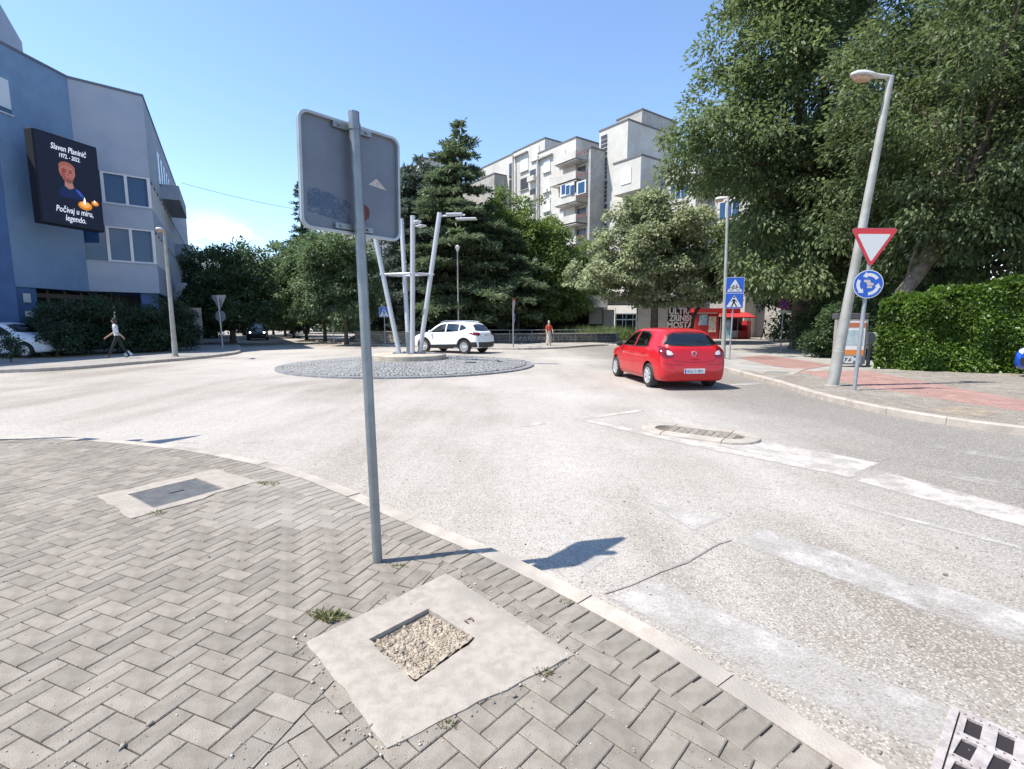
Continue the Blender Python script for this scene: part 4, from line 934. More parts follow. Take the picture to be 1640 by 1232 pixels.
for k, zz in enumerate((1.2, 1.9, 2.65)):
    g = MB(); p_ = bA + V2((.015, .45)); g.box((p_[0] + .01, p_[1], PZ + zz), (.02, .35, .42 if k != 1 else .3)); wpart(g, 'notice', M_WHITE)

# ------------------------------------------------------------------ LED screen on the blue wall
bb = thing('billboard', 'black video billboard with white lettering, a portrait and candles', 'billboard')
dB = V2((.26, .97)); dB /= np.linalg.norm(dB)
TLp = dp(51, 203, 23.2); BLp = dp(53, 365, 23.2); 
p0 = V2((TLp.x, 23.2)); 
# width: run along dB until the right-hand pixel column is reached
best = min(np.linspace(1, 8, 400), key=lambda s: abs((820 + FPX * (p0[0] + dB[0] * s) / ((p0[1] + dB[1] * s) * cP - 6 * sP)) - 165))
W = best; z0_, z1_ = BLp.z + .25, TLp.z; H = z1_ - z0_
bb.location = (p0[0], p0[1], z0_); bb.rotation_euler = (0, 0, math.atan2(dB[1], dB[0]))
M_CAB = mat('screen_cabinet', (.012, .014, .022), .7, spec=.25)
def scr(name, c, e=.4): return mat(name, c, .85, emit=e, spec=.15)
mb = MB(); mb.box((W / 2, .3, H / 2), (W, .5, H), bev=.03); cab = mb.build('cabinet', M_CAB, bb)
mb = MB(); mb.box((W / 2, .045, H / 2), (W - .12, .012, H - .12)); mb.build('screen', scr('screen_black', (.012, .016, .03), .35), bb)
def flat(name, polys, m, t, parent=bb):
    mb = MB()
    for p in polys: mb.prism([(x * W, z * H) for x, z in p], t, t + .003, Matrix.Translation((0, .04, 0)) @ RX)
    return mb.build(name, m, parent)
def ell(cx, cz, rx, rz_, n=24, a0=0, a1=360): return [(cx + rx * math.cos(R(a)), cz + rz_ * math.sin(R(a))) for a in np.linspace(a0, a1, n, endpoint=a1 - a0 < 360)]
por = flat('portrait', [ell(.46, .62, .125, .095), [(.36, .62), (.56, .62), (.545, .53), (.50, .495), (.44, .495), (.385, .53)]], scr('screen_skin', (.30, .115, .095)), .003)
flat('shirt', [[(.30, .36), (.33, .425), (.41, .46), (.53, .46), (.63, .43), (.70, .37), (.70, .33), (.32, .33)]], scr('screen_navy', (.012, .022, .07)), .003, por)
flat('shirt_stripe', [[(.56, .45), (.63, .43), (.70, .37), (.64, .37), (.58, .42)]], scr('screen_blue', (.03, .08, .32)), .0065, por)
flat('neck', [[(.41, .52), (.52, .52), (.545, .45), (.47, .425), (.40, .455)]], scr('screen_skin2', (.30, .15, .125)), .0065, por)
flat('shaded_cheek', [[(.36, .63), (.42, .66), (.42, .58), (.44, .50), (.40, .53), (.365, .58)]], scr('screen_skin3', (.24, .06, .055)), .0065, por)
flat('beard', [[(.40, .545), (.43, .535), (.47, .545), (.51, .535), (.545, .55), (.53, .505), (.47, .488), (.42, .505)]], scr('screen_beard', (.16, .065, .055)), .0066, por)
flat('hair', [ell(.46, .665, .127, .062, 16, 0, 180) + [(.34, .64), (.38, .672), (.46, .69), (.54, .672), (.58, .64)]], scr('screen_hair', (.26, .085, .07)), .0067, por)
flat('eyes', [[(.40, .622), (.445, .622), (.445, .612), (.40, .612)], [(.485, .622), (.535, .622), (.535, .612), (.485, .612)], [(.40, .64), (.45, .643), (.45, .635), (.40, .632)], [(.48, .643), (.54, .64), (.54, .632), (.48, .635)]], scr('screen_dark', (.05, .02, .02)), .0072, por)
flat('nose_mouth', [[(.458, .60), (.475, .60), (.485, .572), (.45, .572)], [(.435, .548), (.50, .548), (.49, .54), (.445, .54)]], scr('screen_lip', (.26, .08, .08)), .0072, por)
can = flat('candle', [ell(.70, .275, .115, .05)], scr('screen_orange', (.45, .15, .02), .6), .003)
flat('wax', [ell(.70, .285, .085, .033)], scr('screen_wax', (.6, .28, .07), .6), .0065, can); flat('flame', [[(.675, .29), (.685, .35), (.70, .37), (.71, .33), (.705, .29)]], scr('screen_flame', (.85, .80, .70), 1.), .01, can)
can = flat('candle', [ell(.87, .325, .062, .03)], scr('screen_orange', (.45, .15, .02), .6), .003)
flat('wax', [ell(.87, .33, .042, .018)], MAT['screen_wax'], .0065, can); flat('flame', [[(.855, .33), (.862, .365), (.875, .35), (.87, .33)]], MAT['screen_flame'], .01, can)
M_LED = scr('screen_white', (.55, .58, .66), .55)
for txt, sz_, z, xs_ in (('Slaven Planinić', .138, .865, 1.0), ('1972. - 2022.', .10, .785, .95), ('Počivaj u miru,', .145, .185, 1.0), ('legendo.', .145, .095, 1.0)):
    text_mesh(txt, sz_ * H * .66, M_LED, 'lettering', bb, Matrix.Translation((W * .52, .034, z * H)) @ RX @ Matrix.Diagonal((W / H * 1.02, 1, 1, 1)), shear=.22, bold=.0025, xs=xs_)

# ------------------------------------------------------------------ apartment block
e1 = V2((-.59, .81)); e1 /= np.linalg.norm(e1); e2 = V2((e1[1], -e1[0])); O = V2((dp(1003, 300, 62).x, 62.))
if e2[1] < 0: pass
ap = thing('apartment_block', 'stepped white concrete apartment block with balconies behind the trees', 'building', (O[0], O[1], PZ), math.atan2(e1[1], e1[0]))
# local frame: x along e1 (to the left, away), y = depth away from the lit front
yl = V2((-e1[1], e1[0])); ysgn = -1 if yl @ e2 < 0 else 1              # local +y is yl; depth runs along e2
def a_of(px, b, z):
    best = None
    lo_, hi_ = -80, 160
    f = lambda a: (820 + FPX * (O[0] + e1[0] * a + e2[0] * b) / ((O[1] + e1[1] * a + e2[1] * b) * cP - (z - HC) * sP)) - px
    for _ in range(60):
        m_ = (lo_ + hi_) / 2
        if f(m_) > 0: lo_ = m_
        else: hi_ = m_
    return lo_
def z_of(a, b, px, py):
    Y = O[1] + e1[1] * a + e2[1] * b; return dp(px, py, Y).z
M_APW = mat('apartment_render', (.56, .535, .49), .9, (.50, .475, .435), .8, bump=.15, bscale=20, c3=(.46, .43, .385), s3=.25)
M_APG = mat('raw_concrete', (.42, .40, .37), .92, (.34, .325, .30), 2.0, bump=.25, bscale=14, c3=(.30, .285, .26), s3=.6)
M_SHUT = mat('roller_shutter', (.72, .72, .70), .7, (.66, .66, .645), 3); M_RECESS = mat('dark_glazing', (.06, .06, .065), .2, spec=.6); M_RUST = mat('rust_red', (.26, .08, .065), .8, (.2, .07, .06), 4)
M_CAP = mat('roof_cap', (.14, .135, .13), .8)
def abox(name, m, a0, a1, b0, b1, z0, z1, parent=None, cap=False):
    mb = MB(); mb.box(((a0 + a1) / 2, ysgn * (b0 + b1) / 2, (z0 + z1) / 2 - PZ), (abs(a1 - a0), abs(b1 - b0), z1 - z0)); o = mb.build(name, m, parent or ap)
    if cap:
        mb = MB(); mb.box(((a0 + a1) / 2, ysgn * (b0 + b1) / 2, z1 - PZ + .09), (abs(a1 - a0) + .16, abs(b1 - b0) + .16, .18)); mb.build('coping', M_CAP, o)
    return o
def afront(name, m, px0, px1, py0, py1, b, th, parent=None, base=None):
    """panel on the lit front at depth b covering the pixel box (right edge gives its height)"""
    zc_ = z_of(a_of((px0 + px1) / 2, b, 20), b, (px0 + px1) / 2, (py0 + py1) / 2)
    a0, a1 = a_of(px0, b, zc_), a_of(px1, b, zc_); am = (a0 + a1) / 2; z0, z1 = z_of(am, b, (px0 + px1) / 2, py1), z_of(am, b, (px0 + px1) / 2, py0)
    return abox(name, m, a0, a1, b - th, b, z0, z1, parent)
zg = PZ
def block(name, m, px0, px1, topx, topy, b0, depth, z0=zg):
    a_t = a_of(topx, b0, 22); z1 = z_of(a_t, b0, topx, topy); a0, a1 = a_of(px0, b0, z1 * .7), a_of(px1, b0, z1 * .7)
    return abox(name, m, a0, a1, b0, b0 + depth, z0, z1, cap=True), (a0, a1, z1)
blk0, d0 = block('left_wing', M_APW, 770, 822, 779, 267, 1.2, 14)
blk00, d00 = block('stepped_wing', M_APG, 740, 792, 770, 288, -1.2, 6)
blk1, d1 = block('middle_wing', M_APW, 822, 872, 872, 222, .4, 12)
blk2, d2 = block('front_wing', M_APW, 861, 921, 921, 221, -.8, 9)
blk3, d3 = block('balcony_core', M_APW, 908, 943, 941, 250, -.3, 9)
blk4, d4 = block('stair_block', M_APW, 958, 1003, 1003, 193, 0., 7)
blk5, d5 = block('lift_tower', M_APG, 985, 1025, 1024, 177, 3.2, 7)
blk6, d6 = block('link_wing', M_APW, 940, 966, 950, 240, 1.5, 8)
# tall streaked fin wall beside the balconies
a_ = a_of(942, -2.6, 18); zf = z_of(a_, -2.6, 942, 238); fin = abox('fin_wall', M_APG, a_ - .35, a_, -2.6, 3.5, zg, zf, cap=True)
# overhanging block with one shuttered window, low wing on the right
ao = a_of(1026, -2.0, 18); ao2 = a_of(982, -2.0, 18); zo1 = z_of(ao, -2.0, 1026, 249); zo0 = z_of(ao, -2.0, 1026, 302)
ovh = abox('overhang_block', M_APW, ao, ao2, -2.0, 10, zo0, zo1, cap=True)
abox('lower_block', M_APW, ao + .6, ao2 + 2, -.3, 10, zg, zo0 - .004)
afront('shutter', M_SHUT, 995, 1011, 270, 295, -2.01, .06, ovh)
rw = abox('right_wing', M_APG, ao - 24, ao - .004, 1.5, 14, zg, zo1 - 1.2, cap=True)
# bay windows on the shaded right wing
for k in range(3):
    for j in range(4):
        aa = ao - 2.5 - 6 * k; zz = zo0 - 3.0 * j - .6
        bay = abox('bay', M_APW, aa - 2.6, aa, -.2, 1.49, zz - 1.3, zz + 1.3)
        abox('window', M_GLASS, aa - 2.3, aa - .3, -.26, -.205, zz - .9, zz + .6, bay)
        for q in (.33, .66): abox('mullion', M_FRAME, aa - 2.3 + 2 * q - .04, aa - 2.3 + 2 * q + .04, -.3, -.262, zz - .9, zz + .6, bay)
        abox('window', M_GLASS, aa - 2.66, aa - 2.602, .1, 1.2, zz - .9, zz + .6, bay)
for k in range(3): abox('pilaster', M_APW, ao - 6.2 - 6 * k, ao - 5.4 - 6 * k, -.6, 1.49, zg, zo1 - 2)
# stair window strips
for (px0, px1, b, y0, ys_, n) in ((963, 972, -.0, 217, 37, 7), (816, 820.5, 1.2, 262, 26, 5)):
    for k in range(n):
        w = afront('stair_window', M_RECESS, px0, px1, y0 + ys_ * k, y0 + ys_ * (k + .9), b - .004, .08)
        if px0 > 900:
            for q in range(1, 5): afront('glazing_bar', M_APG, px0, px1, y0 + ys_ * (k + .18 * q), y0 + ys_ * (k + .18 * q) + 1.2, b - .09, .04, w)
# roller shutters: (x0, x1, y at window centre of the top one, pitch, count, height, depth)
for (x0, x1, yc, pt, n, h, b) in ((834, 845.5, 265, 29.5, 6, 18, .4), (852, 863, 247, 0, 1, 19, .4), (871, 881, 266, 31.5, 7, 19, -.8), (896, 905, 254, 0, 1, 21, -.8), (896, 904, 316, 31, 4, 17, -.8)):
    for k in range(n):
        y = yc + pt * k; fr = afront('window', M_APG, x0 - .7, x1 + .7, y - h / 2 - .8, y + h / 2 + .6, b - .002, .05)
        afront('shutter' if (k + int(x0)) % 5 else 'pane', M_SHUT if (k + int(x0)) % 5 else M_RECESS, x0, x1, y - h / 2, y + h / 2, b - .053, .05, fr)
        afront('sill', M_APG, x0 - 1.2, x1 + 1.2, y + h / 2 + .6, y + h / 2 + 1.5, b - .053, .18, fr)
# recessed loggias of the middle wing
for k in range(5):
    lg = afront('loggia', M_RECESS, 849, 858, 272 + 31 * k, 290 + 31 * k, .395, .05)
    afront('parapet', M_APW, 848, 858.5, 283 + 31 * k, 291 + 31 * k, .34, .5, lg)
# shade brackets over windows
for (x0, x1, y, b) in ((862, 886, 251, -.8), (824, 846, 247, .4)):
    afront('lintel', M_APG, x0, x1, y, y + 2.2, b - .003, .45)
# balconies with red rails, one glazed in
M_PLANT = leaf_mat('balcony_plant', (.05, .11, .03), (.09, .17, .05))
for k in range(6):
    yb = 252 + 33 * k; prot = -2.4
    slab_ = afront('balcony', M_APW, 905 if k % 2 == 0 else 898, 941, yb, yb + 12, -.305 - .0, 2.1)
    afront('balcony_soffit', M_APG, 908, 941, yb + 12.4, yb + 14, -.31, 2.0, slab_)
    afront('rail', M_RUST, 908, 941, yb - 3.2, yb - 2.2, -2.3, .06, slab_); afront('rail', M_RUST, 908, 941, yb - 6, yb - 5.2, -2.3, .06, slab_)
    if k < 5: afront('back_window', M_RECESS if k != 1 else M_GLASS, 915, 938, yb + 17, yb + 31, -.315, .05, slab_)
gz = afront('glazed_bay', M_FRAME, 898, 920, 295, 313, -2.45, .08)
for q in range(3): afront('pane', M_GLASS, 899.5 + 7 * q, 905 + 7 * q, 297, 311, -2.54, .03, gz)
gz2 = afront('glazed_bay', M_FRAME, 924, 939, 290, 311, -2.3, .08); afront('pane', M_GLASS, 926, 936, 292, 309, -2.39, .03, gz2)
for (x, y, b) in ((873, 303, -.85), (896, 330, -.85), (846, 320, .3)):
    afront('air_conditioner', M_FRAME, x, x + 5, y, y + 6, b, .35)
# drainpipes, roof ladder and antenna frames
for px, b in ((822, .0), (861, -1.0)):
    a_ = a_of(px, b, 12); abox('drainpipe', M_APG, a_ - .12, a_ + .12, b - .2, b, zg, z_of(a_, b, px, 250))
lad = MB(); a5 = d5[0]; 
for sx in (-.25, .25): lad.tube([(a5 - .25, ysgn * (4.2 + sx), zo1 - PZ), (a5 - .25, ysgn * (4.2 + sx), d5[2] - PZ - .8)], .035, 6)
z_ = zo1 - PZ + .3
while z_ < d5[2] - PZ - 1: lad.tube([(a5 - .25, ysgn * 3.95, z_), (a5 - .25, ysgn * 4.45, z_)], .02, 5); z_ += .4
for z2 in np.arange(zo1 - PZ + 2, d5[2] - PZ - 1, .9): lad.tube([(a5 - .25 - .35 * math.sin(t), ysgn * (4.2 - .35 * math.cos(t)), z2) for t in np.linspace(0, math.pi, 7)], .018, 5)
lad.build('roof_ladder', M_RUST, ap)['kind'] = 'stuff'
ant = MB(); a1_ = d1[0] + 1
for k in range(3):
    for q in range(2): ant.tube([(a1_ - 1.5 - .9 * k, ysgn * (2 + 1.0 * q), d1[2] - PZ - 2), (a1_ - 1.5 - .9 * k, ysgn * (2 + 1.0 * q), d1[2] - PZ + 1.0)], .03, 5)
    ant.tube([(a1_ - 1.5 - .9 * k, ysgn * 2, d1[2] - PZ + 1.0), (a1_ - 1.5 - .9 * k, ysgn * 3, d1[2] - PZ + 1.0)], .03, 5)
ant.build('roof_rail', M_RUST, ap)['kind'] = 'stuff'

# further block left of the cedar
fb = thing('apartment_block', 'pale apartment block showing through the gap beside the tall cedar', 'building', (dp(694, 300, 85).x, 85, PZ), R(25))
mb = MB(); zt = dp(690, 275, 85).z; mb.box((0, 0, zt / 2), (6, 10, zt)); w_ = mb.build('wall', M_APW, fb); mb = MB(); mb.box((0, 0, zt + .15), (6.3, 10.3, .3)); mb.build('coping', M_CAP, w_)
for k in range(7):
    for q in range(3): mb = MB(); mb.box((-1.9 + 1.9 * q, -5.02, 4 + 3 * k), (1.2, .06, 1.4)); wn = mb.build('window', M_SHUT if (k + q) % 3 else M_RECESS, fb)
fb2 = thing('apartment_block', 'white apartment block far down the avenue behind the square sign', 'building', (dp(575, 400, 110).x, 110, PZ), R(-20))
mb = MB(); zt = dp(575, 380, 110).z; mb.box((0, 0, zt / 2), (12, 12, zt)); w_ = mb.build('wall', M_APW, fb2)
for k in range(5):
    for q in range(4): mb = MB(); mb.box((-4.5 + 3 * q, -6.02, 3 + 3.2 * k), (1.6, .06, 1.5)); mb.build('window', M_RECESS, fb2)

# ------------------------------------------------------------------ cafe front, banner, kiosk
YC = 46
def fx(px, Y=YC): return (px - 820) / FPX * Y / 1.0
cf = thing('cafe_pavilion', 'low cafe front with white canopy and glazed door below the apartments', 'building', (0, YC, PZ))
def cbox(name, m, px0, px1, py0, py1, y0, y1, parent=None):
    p, q = dp(px0, py1, YC), dp(px1, py0, YC); mb = MB(); mb.box(((p.x + q.x) / 2, (y0 + y1) / 2, (p.z + q.z) / 2 - PZ), (abs(q.x - p.x), y1 - y0, q.z - p.z)); return mb.build(name, m, parent or cf)
M_CANV = mat('canvas_white', (.60, .565, .51), .85, (.54, .505, .45), 2); M_CLAD = mat('grey_cladding', (.34, .345, .34), .7, (.30, .30, .30), 2); M_BEIGE = mat('beige_wall', (.46, .41, .36), .85, (.40, .355, .31), 1.5); M_TEAL = mat('door_frame_pale', (.45, .56, .62), .5)
cbox('back_wall', mat('cafe_dark', (.035, .033, .032), .7), 640, 985, 470, 548, 6, 6.3)  # near-black colour stands for the shaded cafe interior
cbox('side_wall', M_BEIGE, 1020, 1110, 478, 548, 0, .5)
cbox('canopy', M_CANV, 886, 968, 478, 493, -1.5, 5.9); cbox('fascia', M_CLAD, 968, 1110, 474, 487, .2, 4)
cbox('cladding_panel', M_CLAD, 943, 964, 494, 519, -.3, -.15); cbox('cladding_panel', M_CLAD, 966, 985, 496, 535, .3, .5)
for px in (942, 965, 984): cbox('post', M_RIM, px - .6, px + .6, 493, 545, -.4, -.28)
dr = cbox('glazed_door', M_GLASS2, 986, 1020, 503, 546, .25, .32)
for px in (987, 997.5, 1003, 1014, 1020): cbox('frame', M_TEAL, px - 1, px + 1, 503, 546, .17, .24, dr)
for py in (503, 512, 545): cbox('frame', M_TEAL, 986.5, 1020, py - .8, py + .8, .165, .235, dr)
cbox('roof', M_CAP, 640, 1112, 474, 477.5, -.5, 9)
for k, px in enumerate((900, 915, 930)): cbox('chair_back', mat('wicker_dark', (.06, .05, .045), .8), px, px + 6, 530, 546, 1.5 + .4 * k, 2.2 + .4 * k)
bn = thing('banner', 'black banner with white capital lettering on the beige wall', 'banner', (0, YC - .02, PZ))
p, q = dp(1069, 526, YC), dp(1113, 493, YC); mb = MB(); mb.box(((p.x + q.x) / 2, -.04, (p.z + q.z) / 2 - PZ), (q.x - p.x, .04, q.z - p.z)); mb.build('cloth', mat('banner_black', (.02, .02, .022), .8), bn)
for i, tx in enumerate(('ULTRAS', 'ZRINJSKI', 'MOSTAR')):
    text_mesh(tx, .78, mat('banner_white', (.66, .65, .61), .8), 'lettering', bn, Matrix.Translation(((p.x + q.x) / 2 + .1, -.066, q.z - PZ - .33 - i * .64)) @ RX @ Matrix.Diagonal((.80 if i == 1 else .93, 1.0, 1, 1)), bold=.03)
YK = 45
kk = thing('kiosk', 'red street kiosk with sloping awning and blue posters', 'kiosk', (0, YK, PZ))
def kbox(name, m, px0, px1, py0, py1, y0, y1, parent=None, T=None, bev=0):
    p, q = dp(px0, py1, YK), dp(px1, py0, YK); mb = MB(); mb.box(((p.x + q.x) / 2, (y0 + y1) / 2, (p.z + q.z) / 2 - PZ), (abs(q.x - p.x), y1 - y0, q.z - p.z), bev=bev); return mb.build(name, m, parent or kk)
M_KR = mat('kiosk_red', (.50, .035, .04), .45, (.42, .03, .035), 2); M_KD = mat('kiosk_interior', (.04, .03, .03), .8); M_POST = mat('poster_blue', (.16, .42, .60), .5, (.5, .62, .68), 1.6, lo=.45, hi=.55); M_POSTW = mat('poster_white', (.62, .58, .52), .5, (.5, .25, .12), 2.5, lo=.55, hi=.6)
kbox('body', M_KR, 1112, 1152, 498, 543, 0, 3); kbox('counter_base', M_KR, 1152.4, 1200, 530, 543, .3, 3); kbox('interior', M_KD, 1152.4, 1200, 507, 530, 1.2, 3)
kbox('roof', M_KR, 1110, 1184, 494, 500.5, -.25, 3.1)
aw = MB(); pA, pB = dp(1150, 503, YK), dp(1196, 508, YK); aw.add([(pA.x, .0, pA.z - PZ + .15), (pB.x, .0, pA.z - PZ + .15), (pB.x + .1, -1.5, pB.z - PZ), (pA.x, -1.5, pB.z - PZ), (pA.x, .0, pA.z - PZ), (pB.x, .0, pA.z - PZ), (pB.x + .1, -1.5, pB.z - PZ - .1), (pA.x, -1.5, pB.z - PZ - .1)], [(0, 3, 2, 1), (4, 5, 6, 7), (0, 1, 5, 4), (1, 2, 6, 5), (2, 3, 7, 6), (3, 0, 4, 7)]); aw.build('awning', M_KR, kk)
kbox('poster', M_POST, 1119, 1133, 504, 521, -.05, -.004); kbox('poster', M_POSTW, 1134, 1147, 507, 532, -.05, -.004); kbox('poster', M_POST, 1160, 1168, 512, 546, -.3, -.22); kbox('poster', mat('poster_pale', (.5, .58, .62), .5, (.3, .45, .52), 3), 1170, 1184, 530, 541, .22, .295)
for px in (1152.6, 1180, 1198): kbox('post', M_RIM, px - .8, px + .8, 506, 543, -.2, -.1)
kbox('side_panel', M_KR, 1196.5, 1205, 514, 543, .2, 2.6)
text_mesh('tisak', .42, mat('kiosk_white', (.68, .6, .58), .5), 'stripe', kk, Matrix.Translation((0, 0, -50))) if False else None
kbox('white_band', mat('kiosk_white', (.68, .6, .58), .5), 1113, 1150, 500.8, 502.5, -.02, -.004)
# dark red shopfront behind the cedars
rs = thing('red_shopfront', 'dark red shopfront in the shade behind the sculpture', 'shop', (dp(676, 520, 50).x, 50, PZ))
mb = MB(); mb.box((0, 1.5, 1.6), (7.5, 3, 3.2)); mb.build('wall', mat('shop_red', (.14, .022, .025), .7, (.10, .02, .02), 1), rs); mb = MB(); mb.box((0, -.03, 1.2), (5, .05, 1.8)); mb.build('window', M_GLASS2, rs); mb = MB(); mb.box((3.0, -.05, 2.35), (.6, .05, .25)); mb.build('sign', M_WHITE, rs)
# low stone walls round the beds
M_STONE = mat('rubble_stone', (.40, .36, .30), .9, (.26, .235, .20), 2.5, bump=.7, bscale=6, island=.25)
def stone_wall(label, p, q, h, th=.4, rows=3, m=M_STONE, capm=M_CONC):
    t = thing('stone_wall', label, 'wall', ((p[0] + q[0]) / 2, (p[1] + q[1]) / 2, PZ), math.atan2(q[1] - p[1], q[0] - p[0])); L_ = math.dist(p, q)
    mb = MB(); mb.box((0, 0, h / 2), (L_ - .02, th - .05, h - .02)); mb.build('core', M_CONC_D, t); mb = MB()
    for r_ in range(rows):
        x = -L_ / 2
        while x < L_ / 2 - .05:
            w = min(random.uniform(.2, .55), L_ / 2 - x); hh = h / rows
            mb.box((x + w / 2, 0, (r_ + .5) * hh), (w - .02, th + random.uniform(-.03, .03), hh - .02), bev=.025); x += w
    mb.build('stones', m, t)['kind'] = 'stuff'; mb = MB(); mb.box((0, 0, h + .04), (L_ + .04, th + .1, .08), bev=.012); mb.build('capstone', capm, t); return t
stone_wall('low pale stone wall left of the sculpture beside the avenue', (-12.3, 39.0), (-5.2, 37.2), .75)
gw = stone_wall('low dark wall with white scrawl beside the person in orange', (-1.3, 36.2), (8.2, 38.2), .62, m=mat('dark_stone_wall', (.12, .105, .09), .9, (.08, .07, .065), 2, bump=.5, bscale=8, island=.2), capm=M_CONC_D)
mb = MB()
for k in range(9):
    x0 = -3.4 + k * .36; 
    for j in range(2): a = random.uniform(-.12, .12); mb.box((0, 0, 0), (.035, .004, random.uniform(.2, .36)), M4=Matrix.Translation((x0 + j * .12, -.222, .32)) @ Matrix.Rotation(random.uniform(-.7, .7), 4, 'Y'))
mb.build('graffiti', mat('chalk_white', (.45, .44, .42), .9), gw)['kind'] = 'stuff'
mb = MB()
hill_r = []
hv_ = MB(); nn = 60; V = []; F = []
for i in range(nn + 1):
    az = R(-75 + 60 * i / nn); d = 1900; hgt = 250 + 45 * math.sin(i * .5) + 60 * math.sin(i * .17 + 1) + random.uniform(-9, 9)
    for j in range(9):
        t = j / 8; rr = d + 900 * t; V.append((math.sin(az) * rr, math.cos(az) * rr, hgt * (1 - (1 - t) ** 1.8) - 5 + random.uniform(-8, 8) * t))
for i in range(nn):
    for j in range(8): q = i * 9 + j; F.append((q, q + 9, q + 10, q + 1))
hv_.add(V, [f[::-1] for f in F]); tag(hv_.build('hills', mat('karst_hill', (.30, .33, .34), .95, (.22, .27, .24), .012), smooth=60), 'pale hazy karst hill beyond the blue building', kind='structure')  # no air is modelled, haze shows only as the pale colour
# ------------------------------------------------------------------ foliage
def leaf_cloud(P, D, L, W, up=None, fold=.25, seed=0):
    """one small folded rhombus per leaf: P base points, D directions, L lengths, W widths"""
    r = np.random.default_rng(seed); n = len(P)
    D = D / (np.linalg.norm(D, axis=1)[:, None] + 1e-9)
    U = (up if up is not None else np.tile([0, 0, 1.], (n, 1))) + r.normal(0, .55, (n, 3))
    S = np.cross(D, U); S /= np.linalg.norm(S, axis=1)[:, None] + 1e-9; N = np.cross(S, D)
    L = L[:, None]; W = W[:, None]; mid = P + D * L * .48
    V = np.stack([P, mid + S * W * .5 + N * W * fold, P + D * L - N * L * .08, mid - S * W * .5 + N * W * fold], 1).reshape(-1, 3)
    F = np.arange(n * 4).reshape(n, 4); return V, F
def in_ellipsoids(E, n, r, bias=.45):
    vol = np.array([e[3] * e[4] * e[5] for e in E]) ** .75; pick = r.choice(len(E), n, p=vol / vol.sum()); E = np.array(E)[pick]
    d = r.normal(0, 1, (n, 3)); d /= np.linalg.norm(d, axis=1)[:, None]; rad = r.uniform(0, 1, n) ** bias
    return E[:, :3] + d * rad[:, None] * E[:, 3:], d
def limb_mesh(mb, a, b, r0, r1, r, sag=.15, n=6, sides=6):
    a, b = np.array(a, float), np.array(b, float); d = b - a; ln = np.linalg.norm(d); c = (a + b) / 2 + np.array([0, 0, sag * ln]) + r.normal(0, .06 * ln, 3)
    pts = []; 
    for k in range(n + 1): t = k / n; pts.append(tuple((1 - t) ** 2 * a + 2 * t * (1 - t) * c + t * t * b))
    mb.tube(pts, [r0 + (r1 - r0) * k / n for k in range(n + 1)], sides, cap=False)
M_BARK = mat('bark', (.11, .085, .065), .95, (.06, .047, .038), 6, bump=.8, bscale=18)
M_BARKL = mat('bark_light', (.20, .165, .13), .95, (.12, .095, .075), 5, bump=.7, bscale=16)
def broadleaf(name, label, base, E, n_cl, n_leaf, cl_r, leaf, lm, trunk_r=.2, seed=1, limbs=40, group=None, bark=None, droop=.35, flat=.6, cat='tree', bias=.42, trunks=None, aspect=.5, crown_name='crown', fork=None, jitter=.25):
    """E: ellipsoids (x,y,z,rx,ry,rz) in world metres; crown of leaf clumps hung on limbs"""
    r = np.random.default_rng(seed); base = np.array(base, float); t = thing(name, label, cat, tuple(base), 0, group)
    E = [tuple(np.array(e[:3]) - base) + tuple(e[3:]) for e in E]
    C, d = in_ellipsoids(E, n_cl, r, bias); C = C[C[:, 2] > .25]; n_cl = len(C)
    size = cl_r * r.uniform(.6, 1.35, n_cl); per = np.maximum(4, (n_leaf / n_cl * (size / cl_r) ** 2).astype(int))
    idx = np.repeat(np.arange(n_cl), per); n = len(idx)
    g = r.normal(0, 1, (n, 3)); g /= np.linalg.norm(g, axis=1)[:, None]; rad = r.uniform(0, 1, n) ** .5
    off = g * rad[:, None] * np.array([1, 1, flat]) * size[idx][:, None]
    ctr = np.mean([e[:3] for e in E], 0); outw = C - ctr; outw /= np.linalg.norm(outw, axis=1)[:, None] + 1e-9
    P = C[idx] + off; P[:, 2] -= (off[:, 0] ** 2 + off[:, 1] ** 2) * droop / np.maximum(size[idx], .2)
    P += r.normal(0, .04, P.shape); P[:, 2] = np.maximum(P[:, 2], .05)
    D = off / (size[idx][:, None] + 1e-6) + outw[idx] * .5 + r.normal(0, .45, (n, 3)); D[:, 2] -= droop * 1.2
    L = leaf * r.uniform(.65, 1.35, n); V, F = leaf_cloud(P, D, L, L * aspect, seed=seed)
    link(crown_name, npmesh(crown_name, V, F, lm), t)
    mb = MB(); top = np.array([ctr[0] * .75, ctr[1] * .75, max(ctr[2], .3)])
    for tr in (trunks or [(0, 0)]):
        o = np.array([tr[0], tr[1], -.05]); m1 = o * .7 + np.array([top[0] * .12, top[1] * .12, top[2] * .35]); m2 = o * .45 + top * .7
        mb.tube([tuple(o), tuple(o + (0, 0, .25)), tuple(m1), tuple(m2), tuple(top + o * .3)], [trunk_r * 1.45, trunk_r * 1.08, trunk_r * .9, trunk_r * .65, trunk_r * .3], 9)
        ch = r.choice(n_cl, min(limbs // len(trunks or [1]), n_cl), replace=False)
        for c in ch:
            h = r.uniform(.35, .95); a = m1 + (m2 - m1) * ((h - .35) / .35) if h < .7 else m2 + (top - m2) * (h - .7) / .3
            limb_mesh(mb, a, C[c], trunk_r * r.uniform(.22, .42), .012, r, .08, 6, 5)
    mb.build('trunk', bark or M_BARK, t, smooth=60); return t
